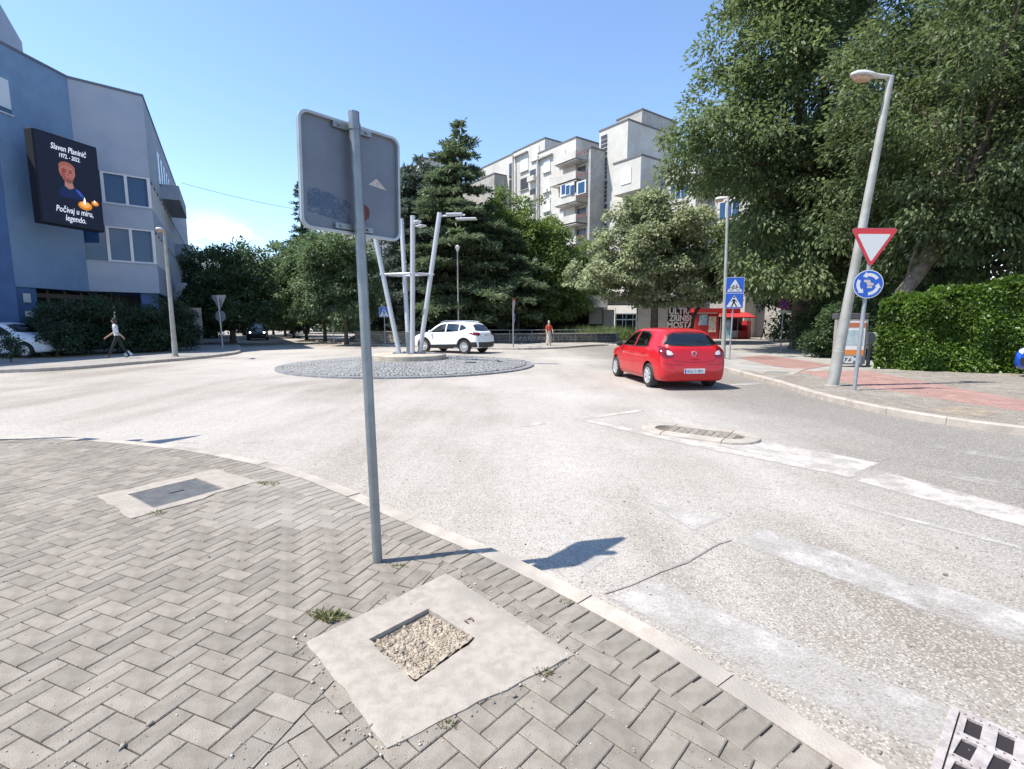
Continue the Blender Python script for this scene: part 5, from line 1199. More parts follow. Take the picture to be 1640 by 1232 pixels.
LM = {
 'hack': leaf_mat('hackberry_leaf', (.095, .135, .055), (.18, .22, .105), .3, .38),
 'hackd': leaf_mat('hackberry_leaf_dark', (.078, .11, .045), (.15, .185, .085), .3, .33),
 'lime': leaf_mat('linden_leaf', (.10, .145, .06), (.44, .46, .30), .2, .35),
 'green': leaf_mat('bright_leaf', (.105, .155, .045), (.175, .23, .08), .25, .42),
 'street': leaf_mat('avenue_leaf', (.075, .12, .06), (.145, .195, .10), .3, .38),
 'dark': leaf_mat('dark_leaf', (.045, .08, .036), (.085, .125, .055), .3, .3),
 'cedar': leaf_mat('cedar_needle', (.10, .14, .085), (.18, .225, .12), .25, .25),
 'cedarb': leaf_mat('blue_cedar_needle', (.11, .145, .12), (.17, .21, .17), .25, .2),
 'fir': leaf_mat('fir_needle', (.022, .045, .026), (.04, .07, .038), .25, .12),
 'hedge': leaf_mat('hedge_leaf', (.055, .115, .02), (.13, .20, .035), .25, .35, .38, .45),
 'bush': leaf_mat('shrub_leaf', (.03, .055, .03), (.05, .085, .045), .3, .25)}
# big hackberries on the right
b1 = gp(1277, 559, PZ)
broadleaf('hackberry_tree', 'huge dense green tree towering over the plaza left of the leaning lamp', b1,
  [(17.5, 28, 13.5, 8.2, 6.5, 8.5), (12.3, 26.0, 10.2, 3.4, 3.4, 2.8), (15.5, 26.5, 6.2, 4.2, 4, 3.0), (12.9, 25.5, 15.5, 2.6, 3, 3.2), (21, 27, 9, 6, 5, 6), (14.6, 25.5, 18.5, 3.2, 3, 4), (9.4, 25.6, 9.9, 2.0, 2.2, 2.1), (13.6, 25.5, 5.0, 3.2, 3, 2.2)],
  700, 140000, 1.0, .26, LM['hack'], .42, 11, 60, 'large trees on the right', bias=.33, droop=.45, aspect=.42)
broadleaf('hackberry_tree', 'huge dark tree hanging over the hedge behind the leaning lamp', (14.6, 19.2, PZ),
  [(17.5, 18.5, 10.5, 6.2, 5, 5.0), (21.5, 18, 8, 5, 5, 5), (15, 18.5, 7.2, 3.2, 3.4, 2.6), (17.5, 20.5, 5.5, 4.5, 3, 2.6), (19.5, 16.5, 11.5, 5, 4, 5), (15.6, 17.6, 5.3, 2.6, 1.5, 1.5), (18.5, 17.2, 5.6, 3, 1.5, 1.8)],
  640, 125000, .8, .19, LM['hackd'], .30, 12, 55, 'large trees on the right', bark=M_BARKL, bias=.36, droop=.5, aspect=.42)
broadleaf('hackberry_tree', 'tall dark tree standing deep in the shade behind the hedge', (22, 27, PZ),
  [(24, 27, 9, 8, 4, 9), (30, 26, 8, 8, 4, 8)], 260, 42000, 1.3, .3, LM['dark'], .35, 13, 30, 'large trees on the right', bias=.4)
broadleaf('hackberry_tree', 'dense dark tree filling the gap between plaza tree and apartments', (23, 40, PZ), [(23, 40, 9, 6, 4, 8.5), (27, 41, 8, 6, 4, 7.5)], 240, 36000, 1.2, .3, LM['dark'], .3, 14, 26, 'large trees on the right', bias=.42)
# understorey between trunk and hedge
for i, (px, Y, w, h, sd) in enumerate(((1312, 25.5, 1.5, 3.0, 31), (1335, 21.5, 1.1, 2.4, 32), (1400, 20.5, 1.8, 2.8, 33), (1450, 20.5, 2.4, 3.4, 34))):
    x = dp(px, 540, Y).x
    broadleaf('shrub', ['dark evergreen shrub at the foot of the big plaza tree', 'dark shrub left of the advert board', 'dark shrub behind the grey meter box', 'tall dark shrub behind the near end of the hedge'][i], (x, Y, PZ), [(x, Y, .2 + h / 2, w, .9, h / 2), (x, Y, .2 + h * .3, w * 1.1, 1, h * .35)], 90, 9000, .4, .13, LM['dark'], .06, sd, 14, 'shrubs under the big trees', cat='shrub', crown_name='foliage', bias=.5)
# linden in front of the apartments
xl = dp(1048, 520, 36).x
broadleaf('linden_tree', 'round linden with pale blossom bracts behind the red car', (xl, 36, PZ), [(xl - .3, 36, 6.9, 4.4, 3.6, 3.9), (xl - 3.2, 35.6, 5.1, 2.9, 2.6, 1.8), (xl + 2.6, 36, 5.0, 3.2, 2.6, 2.3), (xl, 36, 8.8, 2.3, 2.2, 1.9)], 330, 56000, .75, .21, LM['lime'], .28, 21, 50, None, bias=.36, droop=.45, flat=.5, aspect=.7)
x2 = dp(1140, 520, 34).x
broadleaf('linden_tree', 'young linden with a thin stem in front of the red kiosk', (x2, 38, PZ), [(x2 + 1.4, 38, 5.6, 2.7, 2.2, 2.4), (x2 + 3.6, 38, 6.6, 2.6, 2, 3)], 110, 19000, .65, .2, LM['green'], .14, 22, 22, None, bias=.4, droop=.45, aspect=.7)
# bright round trees in front of the apartments
for i, (px, Y, zt, w, sd, lb) in enumerate(((826, 43, 12.6, 4.0, 41, 'bright green round tree right of the tall cedar'), (872, 42, 10.2, 3.2, 42, 'bright green tree below the apartment balconies'), (905, 57, 11.5, 3.6, 43, 'light green tree above the white cafe canopy'))):
    x = dp(px, 430, Y).x
    broadleaf('maple_tree', lb, (x, Y, PZ), [(x, Y, zt - w * 1.0, w, w * .8, w), (x + .6, Y, zt - w * 1.9, w * 1.05, w * .8, w * .9), (x - w * .3, Y, zt - w * .5, w * .6, w * .6, w * .5)], 190, 30000, .75, .22, LM['green'], .2, sd, 30, 'bright trees before the apartments', bias=.4, droop=.3, aspect=.6)
# avenue on the left: trees read from the trunk feet
av = [(555, 551, 8.2, 2.6, 51), (521, 546.5, 8.7, 2.9, 52), (491, 543.5, 9.2, 3.0, 53), (471, 540, 8.6, 2.9, 54), (457, 538.5, 8.3, 2.8, 55), (438, 535, 7.6, 2.7, 56)]
for i, (px, py, h, w, sd) in enumerate(av):
    b_ = gp(px, py, PZ)
    broadleaf('avenue_tree', ['nearest', 'second', 'third', 'fourth', 'fifth', 'farthest'][i] + ' tree of the row on the right side of the left avenue', b_, [(b_.x, b_.y, h - w * .9, w, w * .9, w * .95), (b_.x, b_.y, h - w * 1.75, w * 1.08, w, w * .75)], 150, 21000 - 2000 * i, .7, .2 + .02 * i, LM['street'], .13, sd, 26, 'avenue trees', bias=.4, droop=.4, aspect=.6)
lt = [(374, 549.5, 7.4, 3.0, 61, 'large dark street tree on the left side of the avenue'), (392, 537, 9.4, 3.0, 62, 'dark tree farther along the left side of the avenue'), (330, 541, 8.9, 3.6, 63, 'light green tree close to the blue building')]
for px, py, h, w, sd, lb in lt:
    b_ = gp(px, py, PZ)
    broadleaf('street_tree', lb, b_, [(b_.x, b_.y, h - w * .85, w, w * .9, w * .9), (b_.x, b_.y, h - w * 1.5, w * 1.12, w, w * .7)], 170, 24000, .75, .21, LM['dark'] if sd < 63 else LM['street'], .2, sd, 28, 'street trees left of the avenue', bias=.4, droop=.4, aspect=.6)
# far wood closing the avenue
r = np.random.default_rng(70)
V = []; F = []; k0 = 0
P, d = in_ellipsoids([(x, y, 3.5 + r.uniform(-1, 1.5), 6, 4, 5) for x, y in ((-62, 95), (-52, 98), (-45, 92), (-38, 88), (-30, 80), (-24, 74), (-18, 70), (-70, 120))], 26000, r, .5); P[:, 2] = np.abs(P[:, 2])
V, F = leaf_cloud(P, r.normal(0, 1, P.shape), r.uniform(.35, .8, len(P)), r.uniform(.25, .5, len(P)), seed=3)
o = link('far_wood', npmesh('far_wood', V, F, LM['street'])); tag(o, 'mass of far trees closing the end of the left avenue', 'trees', kind='stuff')

# conifers
def conifer(name, label, base, h, rmax, lm, seed, tiers=26, tuft=.34, dens=1., droop=.12, shape=1.0, group=None, lift=.25, z0=.10, gap=.2, arms=7):
    r = np.random.default_rng(seed); t = thing(name, label, 'tree', tuple(base), 0, group); mb = MB()
    mb.tube([(0, 0, -.05), (0, 0, h * .3), (r.normal(0, .1), r.normal(0, .1), h * .7), (0, 0, h)], [h * .018 + .05, h * .014 + .03, h * .007 + .02, .015], 9)
    PP = []; DD = []
    for i in range(tiers):
        f = i / (tiers - 1); z = h * (z0 + (1 - z0) * f ** .9); env = rmax * (1 - f) ** shape * (1 if f > .12 else .75 + f * 2) + .12
        nb = max(3, int(arms * (1 - f * .5)))
        for k in range(nb):
            az = r.uniform(0, 6.283); ln = env * r.uniform(.38, 1.3); dirh = np.array([math.cos(az), math.sin(az), 0]); zz = z + r.normal(0, h * .012)
            up_ = lift * (.4 + f) + r.normal(0, .08)
            def pt(s): return dirh * s * ln + np.array([0, 0, zz + s * ln * up_ - droop * ln * s * s * 1.6])
            mb.tube([tuple(pt(s)) for s in (0, .35, .7, 1)], [.02 + ln * .012, .016 + ln * .008, .012, .006], 5, cap=False)
            ns = max(4, int(ln * 7 * dens)); perp = np.array([-dirh[1], dirh[0], 0])
            for s in np.linspace(gap, 1, ns):
                w = ln * .34 * (1.08 - s) + .10
                for sd_ in (-1, 1):
                    for q in np.arange(.04, w + .05, .16 / dens):
                        p = pt(s) + perp * sd_ * q + dirh * q * .5 + r.normal(0, .05, 3); p[2] -= q * droop * .6
                        for _ in range(2): PP.append(p + r.normal(0, .035, 3)); DD.append(dirh * .55 + perp * sd_ * .6 + np.array([0, 0, r.uniform(-.15, .5)]) + r.normal(0, .3, 3))
    P = np.array(PP); D = np.array(DD); n = len(P); L = tuft * r.uniform(.6, 1.3, n); V, F = leaf_cloud(P, D, L, L * .30, seed=seed)
    link('crown', npmesh('crown', V, F, lm), t); mb.build('trunk', M_BARK, t, smooth=60); return t
x = dp(737, 300, 40).x; conifer('cedar_tree', 'tall dark cedar with a ragged leaning top behind the white car', (x, 40, PZ), dp(745, 203, 40).z, 5.6, LM['cedar'], 81, 30, .40, 1.15, .12, .80, 'conifers', lift=.22, z0=.08, arms=10)
x = dp(672, 300, 43).x; conifer('fir_tree', 'blue-green conifer left of the tall cedar', (x, 43, PZ), dp(680, 262, 43).z, 5.2, LM['cedarb'], 82, 30, .44, 1.05, .16, .48, 'conifers', lift=.12, z0=.06, arms=10)
x = dp(830, 480, 39).x; conifer('cedar_tree', 'broad low cedar with flat tiers above the person in orange', (x, 40.5, PZ), 7.6, 3.3, LM['cedar'], 83, 11, .46, 1.1, .06, .5, 'conifers', lift=.16, z0=.28, arms=9)
x = dp(775, 480, 38).x; conifer('cedar_tree', 'low spreading cedar right behind the white car', (x, 39, PZ), 8.4, 3.6, LM['cedar'], 84, 13, .46, 1.0, .08, .55, 'conifers', lift=.16, z0=.24, arms=8)
x = dp(484, 400, 66).x; conifer('fir_tree', 'slender dark fir rising behind the avenue trees', (x, 66, PZ), dp(486, 298, 66).z, 3.6, LM['fir'], 85, 30, .5, .7, .2, .8, 'conifers', lift=.1, z0=.05, arms=8)
x = dp(610, 480, 44).x; conifer('fir_tree', 'conifer half hidden behind the sign pole', (x, 45, PZ), dp(610, 385, 45).z, 3.2, LM['cedarb'], 86, 18, .36, .9, .14, .7, 'conifers', lift=.12, z0=.06)

# hedge along the right pavement
hd = thing('hedge', 'clipped glossy green hedge along the right pavement', 'hedge', (12.2, 16.2, PZ))
hp = smooth_line([(12.15, 16.0), (12.9, 15.25), (14.2, 14.75), (16.5, 13.6), (20, 11.8), (26, 8.6)], .2); hpl = hp - np.array([12.2, 16.2])
r = np.random.default_rng(90); s = np.r_[0, np.cumsum(np.linalg.norm(np.diff(hpl, axis=0), axis=1))]; nrm = offset_line(hpl, 1) - hpl
def hz(u): return 2.15 + .33 * np.minimum(u, 6) / 2.2
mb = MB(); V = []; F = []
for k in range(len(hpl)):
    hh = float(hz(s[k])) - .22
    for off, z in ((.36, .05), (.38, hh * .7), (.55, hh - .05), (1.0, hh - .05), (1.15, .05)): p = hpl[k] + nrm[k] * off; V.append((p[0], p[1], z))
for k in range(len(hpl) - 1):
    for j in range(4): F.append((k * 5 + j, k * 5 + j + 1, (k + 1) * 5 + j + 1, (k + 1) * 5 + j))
F.append((0, 1, 2, 3, 4)); mb.add(V, F); mb.build('shade_core', mat('hedge_core', (.018, .022, .012), .95), hd)  # solid near-black shell stands for the shade inside the hedge
n = 56000; u = r.uniform(-.25, s[-1], n); u[:30000] = r.uniform(-.3, 5, 30000); zr_ = r.uniform(0, 1, n) ** .9; hh = hz(u); topm = r.uniform(0, 1, n) < .28
bul = .07 * np.sin(u * 4.3 + 1) + .06 * np.sin(u * 9 + zr_ * 7) + .05 * np.sin(u * 2.1 + zr_ * 11)
off = np.where(topm, r.uniform(.1, 1.2, n), .12 + bul * 1.4 + r.exponential(.07, n)); z = np.where(topm, hh + bul + r.normal(0, .05, n), zr_ * hh + .03)
off = np.where(z > hh - .25, off + (z - hh + .25) * .5, off)
X = np.c_[np.interp(u, s, hpl[:, 0]), np.interp(u, s, hpl[:, 1])] + np.c_[np.interp(u, s, nrm[:, 0]), np.interp(u, s, nrm[:, 1])] * off[:, None]
X[u < 0] += (hpl[0] - hpl[3])[None] / np.linalg.norm(hpl[0] - hpl[3]) * (-u[u < 0])[:, None]; off_n = -np.c_[np.interp(u, s, nrm[:, 0]), np.interp(u, s, nrm[:, 1])]
P = np.c_[X, z]; D = np.c_[off_n * .6, np.full(n, -.35)] + r.normal(0, .5, (n, 3)); D[topm, 2] += .9
upv = np.c_[off_n * .8, np.full(n, .7)]
L = r.uniform(.09, .17, n); V, F = leaf_cloud(P, D, L, L * .62, up=upv, seed=91); link('foliage', npmesh('foliage', V, F, LM['hedge']), hd)

# dark shrubs before the blue building
for i, (x, y, w, h, sd, lb) in enumerate(((-21.0, 23.0, 1.5, 2.6, 95, 'dark shrub beside the white parked car at the blue building'), (-19.7, 24.2, 1.5, 3.0, 96, 'middle dark shrub before the blue shopfront'), (-18.6, 25.4, 1.5, 2.8, 97, 'dark rounded shrub behind the walking woman'), (-18.3, 26.9, 1.1, 2.6, 98, 'dark shrub nearest the blue pier of the corner'))):
    broadleaf('shrub', lb, (x, y, PZ), [(x, y, .2 + h * .5, w, 1.1, h * .52), (x, y, .2 + h * .3, w * 1.05, 1.15, h * .35)], 120, 11000, .38, .12, LM['bush'], .06, sd, 16, 'shrubs at the blue building', cat='shrub', crown_name='foliage', bias=.45)
broadleaf('shrub', 'low dark shrub spilling over the bonnet of the white parked car', (-20.0, 21.7, PZ), [(-20.0, 21.7, .95, 1.0, .8, .85)], 60, 5200, .34, .12, LM['bush'], .05, 94, 12, 'shrubs at the blue building', cat='shrub', crown_name='foliage', bias=.45)
bx = gp(18, 580, PZ); broadleaf('shrub', 'small wispy weed bush before the white parked car', (bx.x, bx.y, PZ), [(bx.x, bx.y, .75, .28, .28, .6)], 26, 700, .2, .1, LM['bush'], .02, 99, 8, None, cat='shrub', crown_name='foliage')
# tall grass bed under the cafe
gx = dp(960, 535, 39.5); t = thing('grass_bed', 'feathery light green grass tuft before the cafe', 'plant', (gx.x, 39.5, PZ)); r = np.random.default_rng(101); n = 2600
P = np.c_[r.normal(0, 1.5, n), r.normal(0, .4, n), np.zeros(n)]; D = np.c_[r.normal(0, .45, n), r.normal(0, .3, n), np.ones(n)]; L = r.uniform(.6, 1.5, n); V, F = leaf_cloud(P, D, L, np.full(n, .05), seed=5); link('blades', npmesh('blades', V, F, leaf_mat('pale_grass', (.16, .22, .08), (.24, .29, .12), .2, .4)), t)

# weeds and litter on the near pavement
LMW = leaf_mat('weed_leaf', (.10, .13, .04), (.22, .20, .09), .2, .35)
def weed(label, px, py, n, rad, ln, sd):
    c = gp(px, py, PV); r = np.random.default_rng(sd); a = r.uniform(0, 6.28, n); q = rad * r.uniform(0, 1, n) ** .6; P = np.c_[q * np.cos(a) * 1.6, q * np.sin(a) * .7, np.full(n, -.002)]
    D = np.c_[np.cos(a) * .7, np.sin(a) * .7, r.uniform(.25, 1.1, n)]; L = ln * r.uniform(.5, 1.3, n); V, F = leaf_cloud(P, D, L, L * .28, seed=sd); t = thing('weed', label, 'weed', tuple(c)); link('leaves', npmesh('leaves', V, F, LMW), t)
weed('green weed tuft at the left corner of the concrete slab', 530, 990, 160, .05, .035, 1); weed('low creeping weed left of the slab corner tuft', 508, 982, 60, .04, .022, 2)
weed('dry weed at the near edge of the slab', 716, 1162, 40, .02, .02, 3); weed('dry weed at the right edge of the slab', 870, 1078, 50, .025, .02, 4); weed('small weed in the kerb joint right of the slab', 905, 966, 40, .015, .025, 5); weed('dry weed at the far corner of the manhole frame', 430, 775, 70, .06, .03, 6); weed('dry weed by the near side of the manhole frame', 250, 822, 50, .05, .025, 7); weed('dry weed in the paving beside the pole foot', 640, 908, 60, .03, .02, 8)
r = np.random.default_rng(111); pts = []; sz = []
while len(pts) < 800:
    p = gp(r.uniform(-50, 1300), 1232 - 520 * r.uniform() ** 1.6, PV)
    if inside((p.x, p.y), pave_poly): pts.append((p.x, p.y, PV + .002)); sz.append(min(.006, .0011 + r.exponential(.0010)))
for k in range(420):
    q = slab[r.integers(4)] * 1; i = r.integers(4); t_ = r.uniform(); q = slab[i] * (1 - t_) + slab[(i + 1) % 4] * t_ + r.normal(0, .05, 2); pts.append((q[0], q[1], PV + .006)); sz.append(min(.009, .0015 + r.exponential(.0018)))
for px, py, s_ in ((240, 1160, .02), (196, 1197, .017), (372, 1212, .01), (382, 899, .012), (335, 893, .010), (672, 1194, .012), (325, 868, .008), (425, 960, .008)): p = gp(px, py, PV); pts.append((p.x, p.y, PV + .006)); sz.append(s_ * .7)
tag(pebble_field('grit', pts, sz, mat('grit', (.46, .42, .36), .9, (.28, .24, .2), 40, island=.5)), 'grit and pebbles scattered over the near paving', 'gravel')
pts = []; sz = []
while len(pts) < 700:
    p = gp(r.uniform(500, 1700), r.uniform(640, 1232), 0)
    if not inside((p.x, p.y), pave_poly) and p.x < 6.4: pts.append((p.x, p.y, .002)); sz.append(min(.012, .002 + r.exponential(.002)))
tag(pebble_field('road_grit', pts, sz, mat('road_grit_m', (.30, .27, .23), .9, (.12, .1, .09), 30, island=.5)), 'loose grit lying on the asphalt', 'gravel')
# ------------------------------------------------------------------ vehicles
def glass_thin(name, tint, refl=1.0):
    m = bpy.data.materials.new(name); m.use_nodes = True; MAT[name] = m; nt = m.node_tree; L = nt.links.new; o = nt.nodes['Material Output']; nt.nodes.remove(nt.nodes['Principled BSDF'])
    t = _n(nt, 'ShaderNodeBsdfTransparent'); t.inputs[0].default_value = tuple(tint) + (1,); g = _n(nt, 'ShaderNodeBsdfGlossy'); g.inputs['Roughness'].default_value = .02
    fr = _n(nt, 'ShaderNodeFresnel'); fr.inputs[0].default_value = 1.55; a = _n(nt, 'ShaderNodeMath', operation='MULTIPLY_ADD'); a.inputs[1].default_value = 1.1 * refl; a.inputs[2].default_value = .10; L(fr.outputs[0], a.inputs[0])
    ms = _n(nt, 'ShaderNodeMixShader'); L(a.outputs[0], ms.inputs[0]); L(t.outputs[0], ms.inputs[1]); L(g.outputs[0], ms.inputs[2]); L(ms.outputs[0], o.inputs[0]); return m
M_CGL = glass_thin('car_glass', (.62, .66, .66)); M_CGD = glass_thin('car_glass_dark', (.12, .13, .14))
M_TYRE = mat('tyre_rubber', (.022, .022, .023), .8, (.035, .034, .033), 20); M_RIMC = mat('alloy_rim', (.58, .59, .60), .35, metal=.6); M_TRIM = mat('black_trim', (.02, .02, .022), .55)
M_INT = mat('car_interior', (.075, .075, .078), .85); M_TAIL = mat('tail_lamp', (.16, .004, .008), .12, coat=.6); M_TAILW = mat('tail_lamp_clear', (.62, .58, .58), .15, coat=.5); M_HEAD = mat('head_lamp', (.60, .62, .64), .08, coat=.8); M_PLATE = mat('number_plate', (.66, .67, .68), .5); M_CHROME = mat('chrome', (.72, .72, .73), .15, metal=1.0)
def carpaint(name, c): return mat(name, c, .38, coat=.55, spec=.35)
HATCH = [(-2.00, .60, .34, .50, .58, .45), (-1.965, .74, .26, .60, .74, .62), (-1.91, .80, .22, .80, .98, .66), (-1.84, .83, .21, .93, 1.07, .66), (-1.72, .85, .20, .96, 1.21, .63), (-1.55, .862, .20, .97, 1.36, .61), (-1.35, .868, .19, .975, 1.44, .605), (-.9, .87, .18, .97, 1.485, .61), (-.2, .87, .17, .95, 1.49, .615), (.3, .87, .17, .93, 1.455, .61), (.7, .87, .17, .92, 1.29, .63), (1.0, .865, .18, .91, 1.10, .67), (1.2, .86, .18, .89, 1.0, .70), (1.5, .84, .19, .84, .93, .70), (1.75, .79, .20, .76, .85, .62), (1.92, .68, .24, .62, .70, .5), (2.0, .48, .32, .5, .56, .36)]
SUV = [(-2.20, .62, .42, .60, .68, .46), (-2.16, .77, .34, .72, .90, .62), (-2.08, .85, .30, .95, 1.10, .70), (-1.98, .885, .29, 1.05, 1.18, .70), (-1.85, .90, .28, 1.08, 1.33, .66), (-1.65, .905, .27, 1.09, 1.52, .63), (-1.4, .91, .26, 1.08, 1.61, .635), (-.9, .91, .25, 1.06, 1.66, .65), (-.2, .91, .24, 1.04, 1.665, .655), (.3, .91, .24, 1.03, 1.62, .65), (.75, .91, .24, 1.02, 1.42, .67), (1.1, .905, .25, 1.01, 1.19, .71), (1.35, .90, .26, 1.0, 1.10, .74), (1.7, .88, .27, .95, 1.04, .74), (1.98, .82, .29, .86, .95, .66), (2.14, .70, .34, .72, .80, .54), (2.21, .50, .42, .60, .66, .38)]
VAN = [(-2.4, .70, .36, .7, 1.9, .62), (-2.36, .86, .30, 1.0, 2.1, .78), (-2.2, .93, .26, 1.1, 2.2, .80), (-1.0, .95, .25, 1.1, 2.25, .80), (.4, .95, .25, 1.1, 2.24, .79), (.9, .95, .25, 1.1, 2.1, .76), (1.3, .94, .25, 1.1, 1.72, .74), (1.6, .93, .25, 1.05, 1.32, .76), (1.9, .90, .26, 1.0, 1.18, .74), (2.2, .82, .29, .85, 1.0, .66), (2.36, .66, .34, .7, .78, .5), (2.42, .46, .42, .58, .64, .36)]
def cat1(P, n):
    """Catmull-Rom resample of rows of P (k, m): n samples per span"""
    P = np.asarray(P, float); P = np.vstack([2 * P[0] - P[1], P, 2 * P[-1] - P[-2]]); o = []
    for i in range(1, len(P) - 2):
        for t in np.arange(n) / n: o.append(.5 * (2 * P[i] + (P[i + 1] - P[i - 1]) * t + (2 * P[i - 1] - 5 * P[i] + 4 * P[i + 1] - P[i + 2]) * t * t + (3 * P[i] - P[i - 1] - 3 * P[i + 1] + P[i + 2]) * t ** 3))
    o.append(P[-2]); return np.array(o)
def car_shell(ST, sx=1.0):
    S = cat1(ST, 4); S[:, 0] *= sx; rows = []
    for x, w, zb, zl, zt, wt in S:
        zl = min(zl, zt - .05); k = (zl - zb)
        sec = [(0, zb), (w * .55, zb), (w * .86, zb + .01), (w * .955, zb + .07), (w * .985, zb + k * .30), (w, zb + k * .58), (w * .99, zb + k * .80), (w * .955, zl), (w * .955 + (wt - w * .955) * .5, zl + (zt - .06 - zl) * .55), (wt + .005, zt - .095), (wt * .88, zt - .03), (wt * .5, zt - .004), (0, zt)]
        rows.append(np.c_[np.full(12 * 2 + 1, x), cat1(sec, 2)])
    m = len(rows[0]); V = []; 
    for r_ in rows:
        V += [tuple(p) for p in r_] + [(p[0], -p[1], p[2]) for p in r_[-2:0:-1]]
    N = 2 * m - 2; F = []
    for i in range(len(rows) - 1):
        for k in range(N): F.append((i * N + k, i * N + (k + 1) % N, (i + 1) * N + (k + 1) % N, (i + 1) * N + k))
    F.append(tuple(range(N))[::-1]); F.append(tuple((len(rows) - 1) * N + k for k in range(N)))
    return V, F
def boolean(me, cutters, mats):
    a = bpy.data.objects.new('a', me); col.objects.link(a); objs = []
    for c in cutters:
        b = bpy.data.objects.new('b', c); col.objects.link(b); objs.append(b); md = a.modifiers.new('b', 'BOOLEAN'); md.operation = 'DIFFERENCE'; md.object = b; md.solver = 'EXACT'; md.material_mode = 'TRANSFER'
    bpy.context.view_layer.update(); r = bpy.data.meshes.new_from_object(a.evaluated_get(bpy.context.evaluated_depsgraph_get()))
    for o in [a] + objs: bpy.data.objects.remove(o)
    return r
def fixn(me):
    bm = bmesh.new(); bm.from_mesh(me); bmesh.ops.recalc_face_normals(bm, faces=bm.faces[:]); bm.to_mesh(me); bm.free(); return me
def make_car(label, paint, kind='hatch', group=None, sx=1.0, plate=None, name='car', cat='car', dark=False, detail=True):
    ST = {'hatch': HATCH, 'suv': SUV, 'van': VAN}[kind]; t = thing(name, label, cat, (0, 0, 0), 0, group)
    V, F = car_shell(ST, sx); xr, xf = ST[0][0] * sx, ST[-1][0] * sx
    wr, wx = {'hatch': (.305, (-1.23, 1.28)), 'suv': (.36, (-1.36, 1.29)), 'van': (.33, (-1.45, 1.45))}[kind]; wx = (wx[0] * sx, wx[1] * sx); Wm = max(s[1] for s in ST); zH = max(s[4] for s in ST)
    mb = MB(); mb.add(V, F); me = fixn(mb.mesh('body', [paint]))
    bv = BVHTree.FromPolygons([v.co.copy() for v in me.vertices], [tuple(p.vertices) for p in me.polygons])
    cut = []
    for x in wx:
        for s_ in (-1, 1): c = MB(); c.tube([(x, s_ * .52, wr + .01), (x, s_ * 1.2, wr + .01)], wr + .055, 28); cut.append(fixn(c.mesh('c', [M_TRIM])))
    # window outlines: bottom and top edges in side view, then rear and front views
    if kind == 'hatch':
        SW = [([(.86, .985), (.4, .985), (-.13, .99)], [(.47, 1.245), (.25, 1.355), (-.13, 1.405)]), ([(-.21, .99), (-.7, 1.0), (-1.08, 1.03)], [(-.21, 1.405), (-.7, 1.40), (-1.0, 1.31)])]
        RW = ([(-.69, 1.10), (-.5, 1.07), (0, 1.055), (.5, 1.07), (.69, 1.10)], [(-.555, 1.31), (-.42, 1.375), (0, 1.405), (.42, 1.375), (.555, 1.31)]); FW = ([(-.68, 1.06), (0, 1.04), (.68, 1.06)], [(-.53, 1.37), (0, 1.405), (.53, 1.37)])
    elif kind == 'suv':
        SW = [([(.92, 1.10), (.4, 1.10), (-.1, 1.12)], [(.52, 1.37), (.25, 1.50), (-.1, 1.555)]), ([(-.18, 1.12), (-.6, 1.14), (-.95, 1.17)], [(-.18, 1.555), (-.6, 1.55), (-.95, 1.52)]), ([(-1.02, 1.19), (-1.2, 1.22), (-1.42, 1.30)], [(-1.02, 1.51), (-1.2, 1.48), (-1.42, 1.36)])]
        RW = ([(-.64, 1.20), (0, 1.17), (.64, 1.20)], [(-.52, 1.48), (0, 1.54), (.52, 1.48)]); FW = ([(-.70, 1.17), (0, 1.14), (.70, 1.17)], [(-.56, 1.54), (0, 1.58), (.56, 1.54)])
    else:
        SW = [([(1.45, 1.2), (1.0, 1.18), (.5, 1.18)], [(1.05, 1.75), (.8, 1.85), (.5, 1.9)])]; RW = ([(-.5, 1.3), (0, 1.3), (.5, 1.3)], [(-.5, 1.8), (0, 1.82), (.5, 1.8)]); FW = ([(-.75, 1.3), (0, 1.28), (.75, 1.3)], [(-.66, 1.95), (0, 2.0), (.66, 1.95)])
    SW = [([(x * sx, z) for x, z in b], [(x * sx, z) for x, z in q]) for b, q in SW]
    def shr(b, q, k=.035):
        P = np.array(b + q[::-1], float); c = P.mean(0); return [tuple(c + (p - c) * (1 - k / max(np.linalg.norm(p - c), .05))) for p in P]
    def pr2(poly, axis):
        c = MB(); n = len(poly); lo, hi = (-1.3, 1.3) if axis == 'y' else axis
        A = [(p[0], lo, p[1]) if axis == 'y' else (lo, p[0], p[1]) for p in poly] + [(p[0], hi, p[1]) if axis == 'y' else (hi, p[0], p[1]) for p in poly]
        c.add(A, [tuple(range(n)), tuple(range(n, 2 * n))[::-1]] + [(i, i + n, (i + 1) % n + n, (i + 1) % n) for i in range(n)]); return fixn(c.mesh('c', [M_INT]))
    if detail:
        for b, q in SW: cut.append(pr2(shr(b, q), 'y'))
        cut.append(pr2(shr(*RW), (xr - .5, -.3 * sx))); cut.append(pr2(shr(*FW), (0., xf + .5)))
        # hollow cabin
        c = MB(); zc0, zc1 = SW[0][0][0][1] - .25, zH - .10; xa, xb = (-1.25 * sx, .35 * sx) if kind != 'van' else (-.2, .9); hw = .50
        c.box(((xa + xb) / 2, 0, (zc0 + zc1) / 2), (xb - xa, hw * 2, zc1 - zc0)); cut.append(fixn(c.mesh('c', [M_INT])))
    body_me = boolean(me, cut, None)
    body_me.polygons.foreach_set('use_smooth', [True] * len(body_me.polygons)); body_me.set_sharp_from_angle(angle=R(32))
    body = link('body', body_me, t)
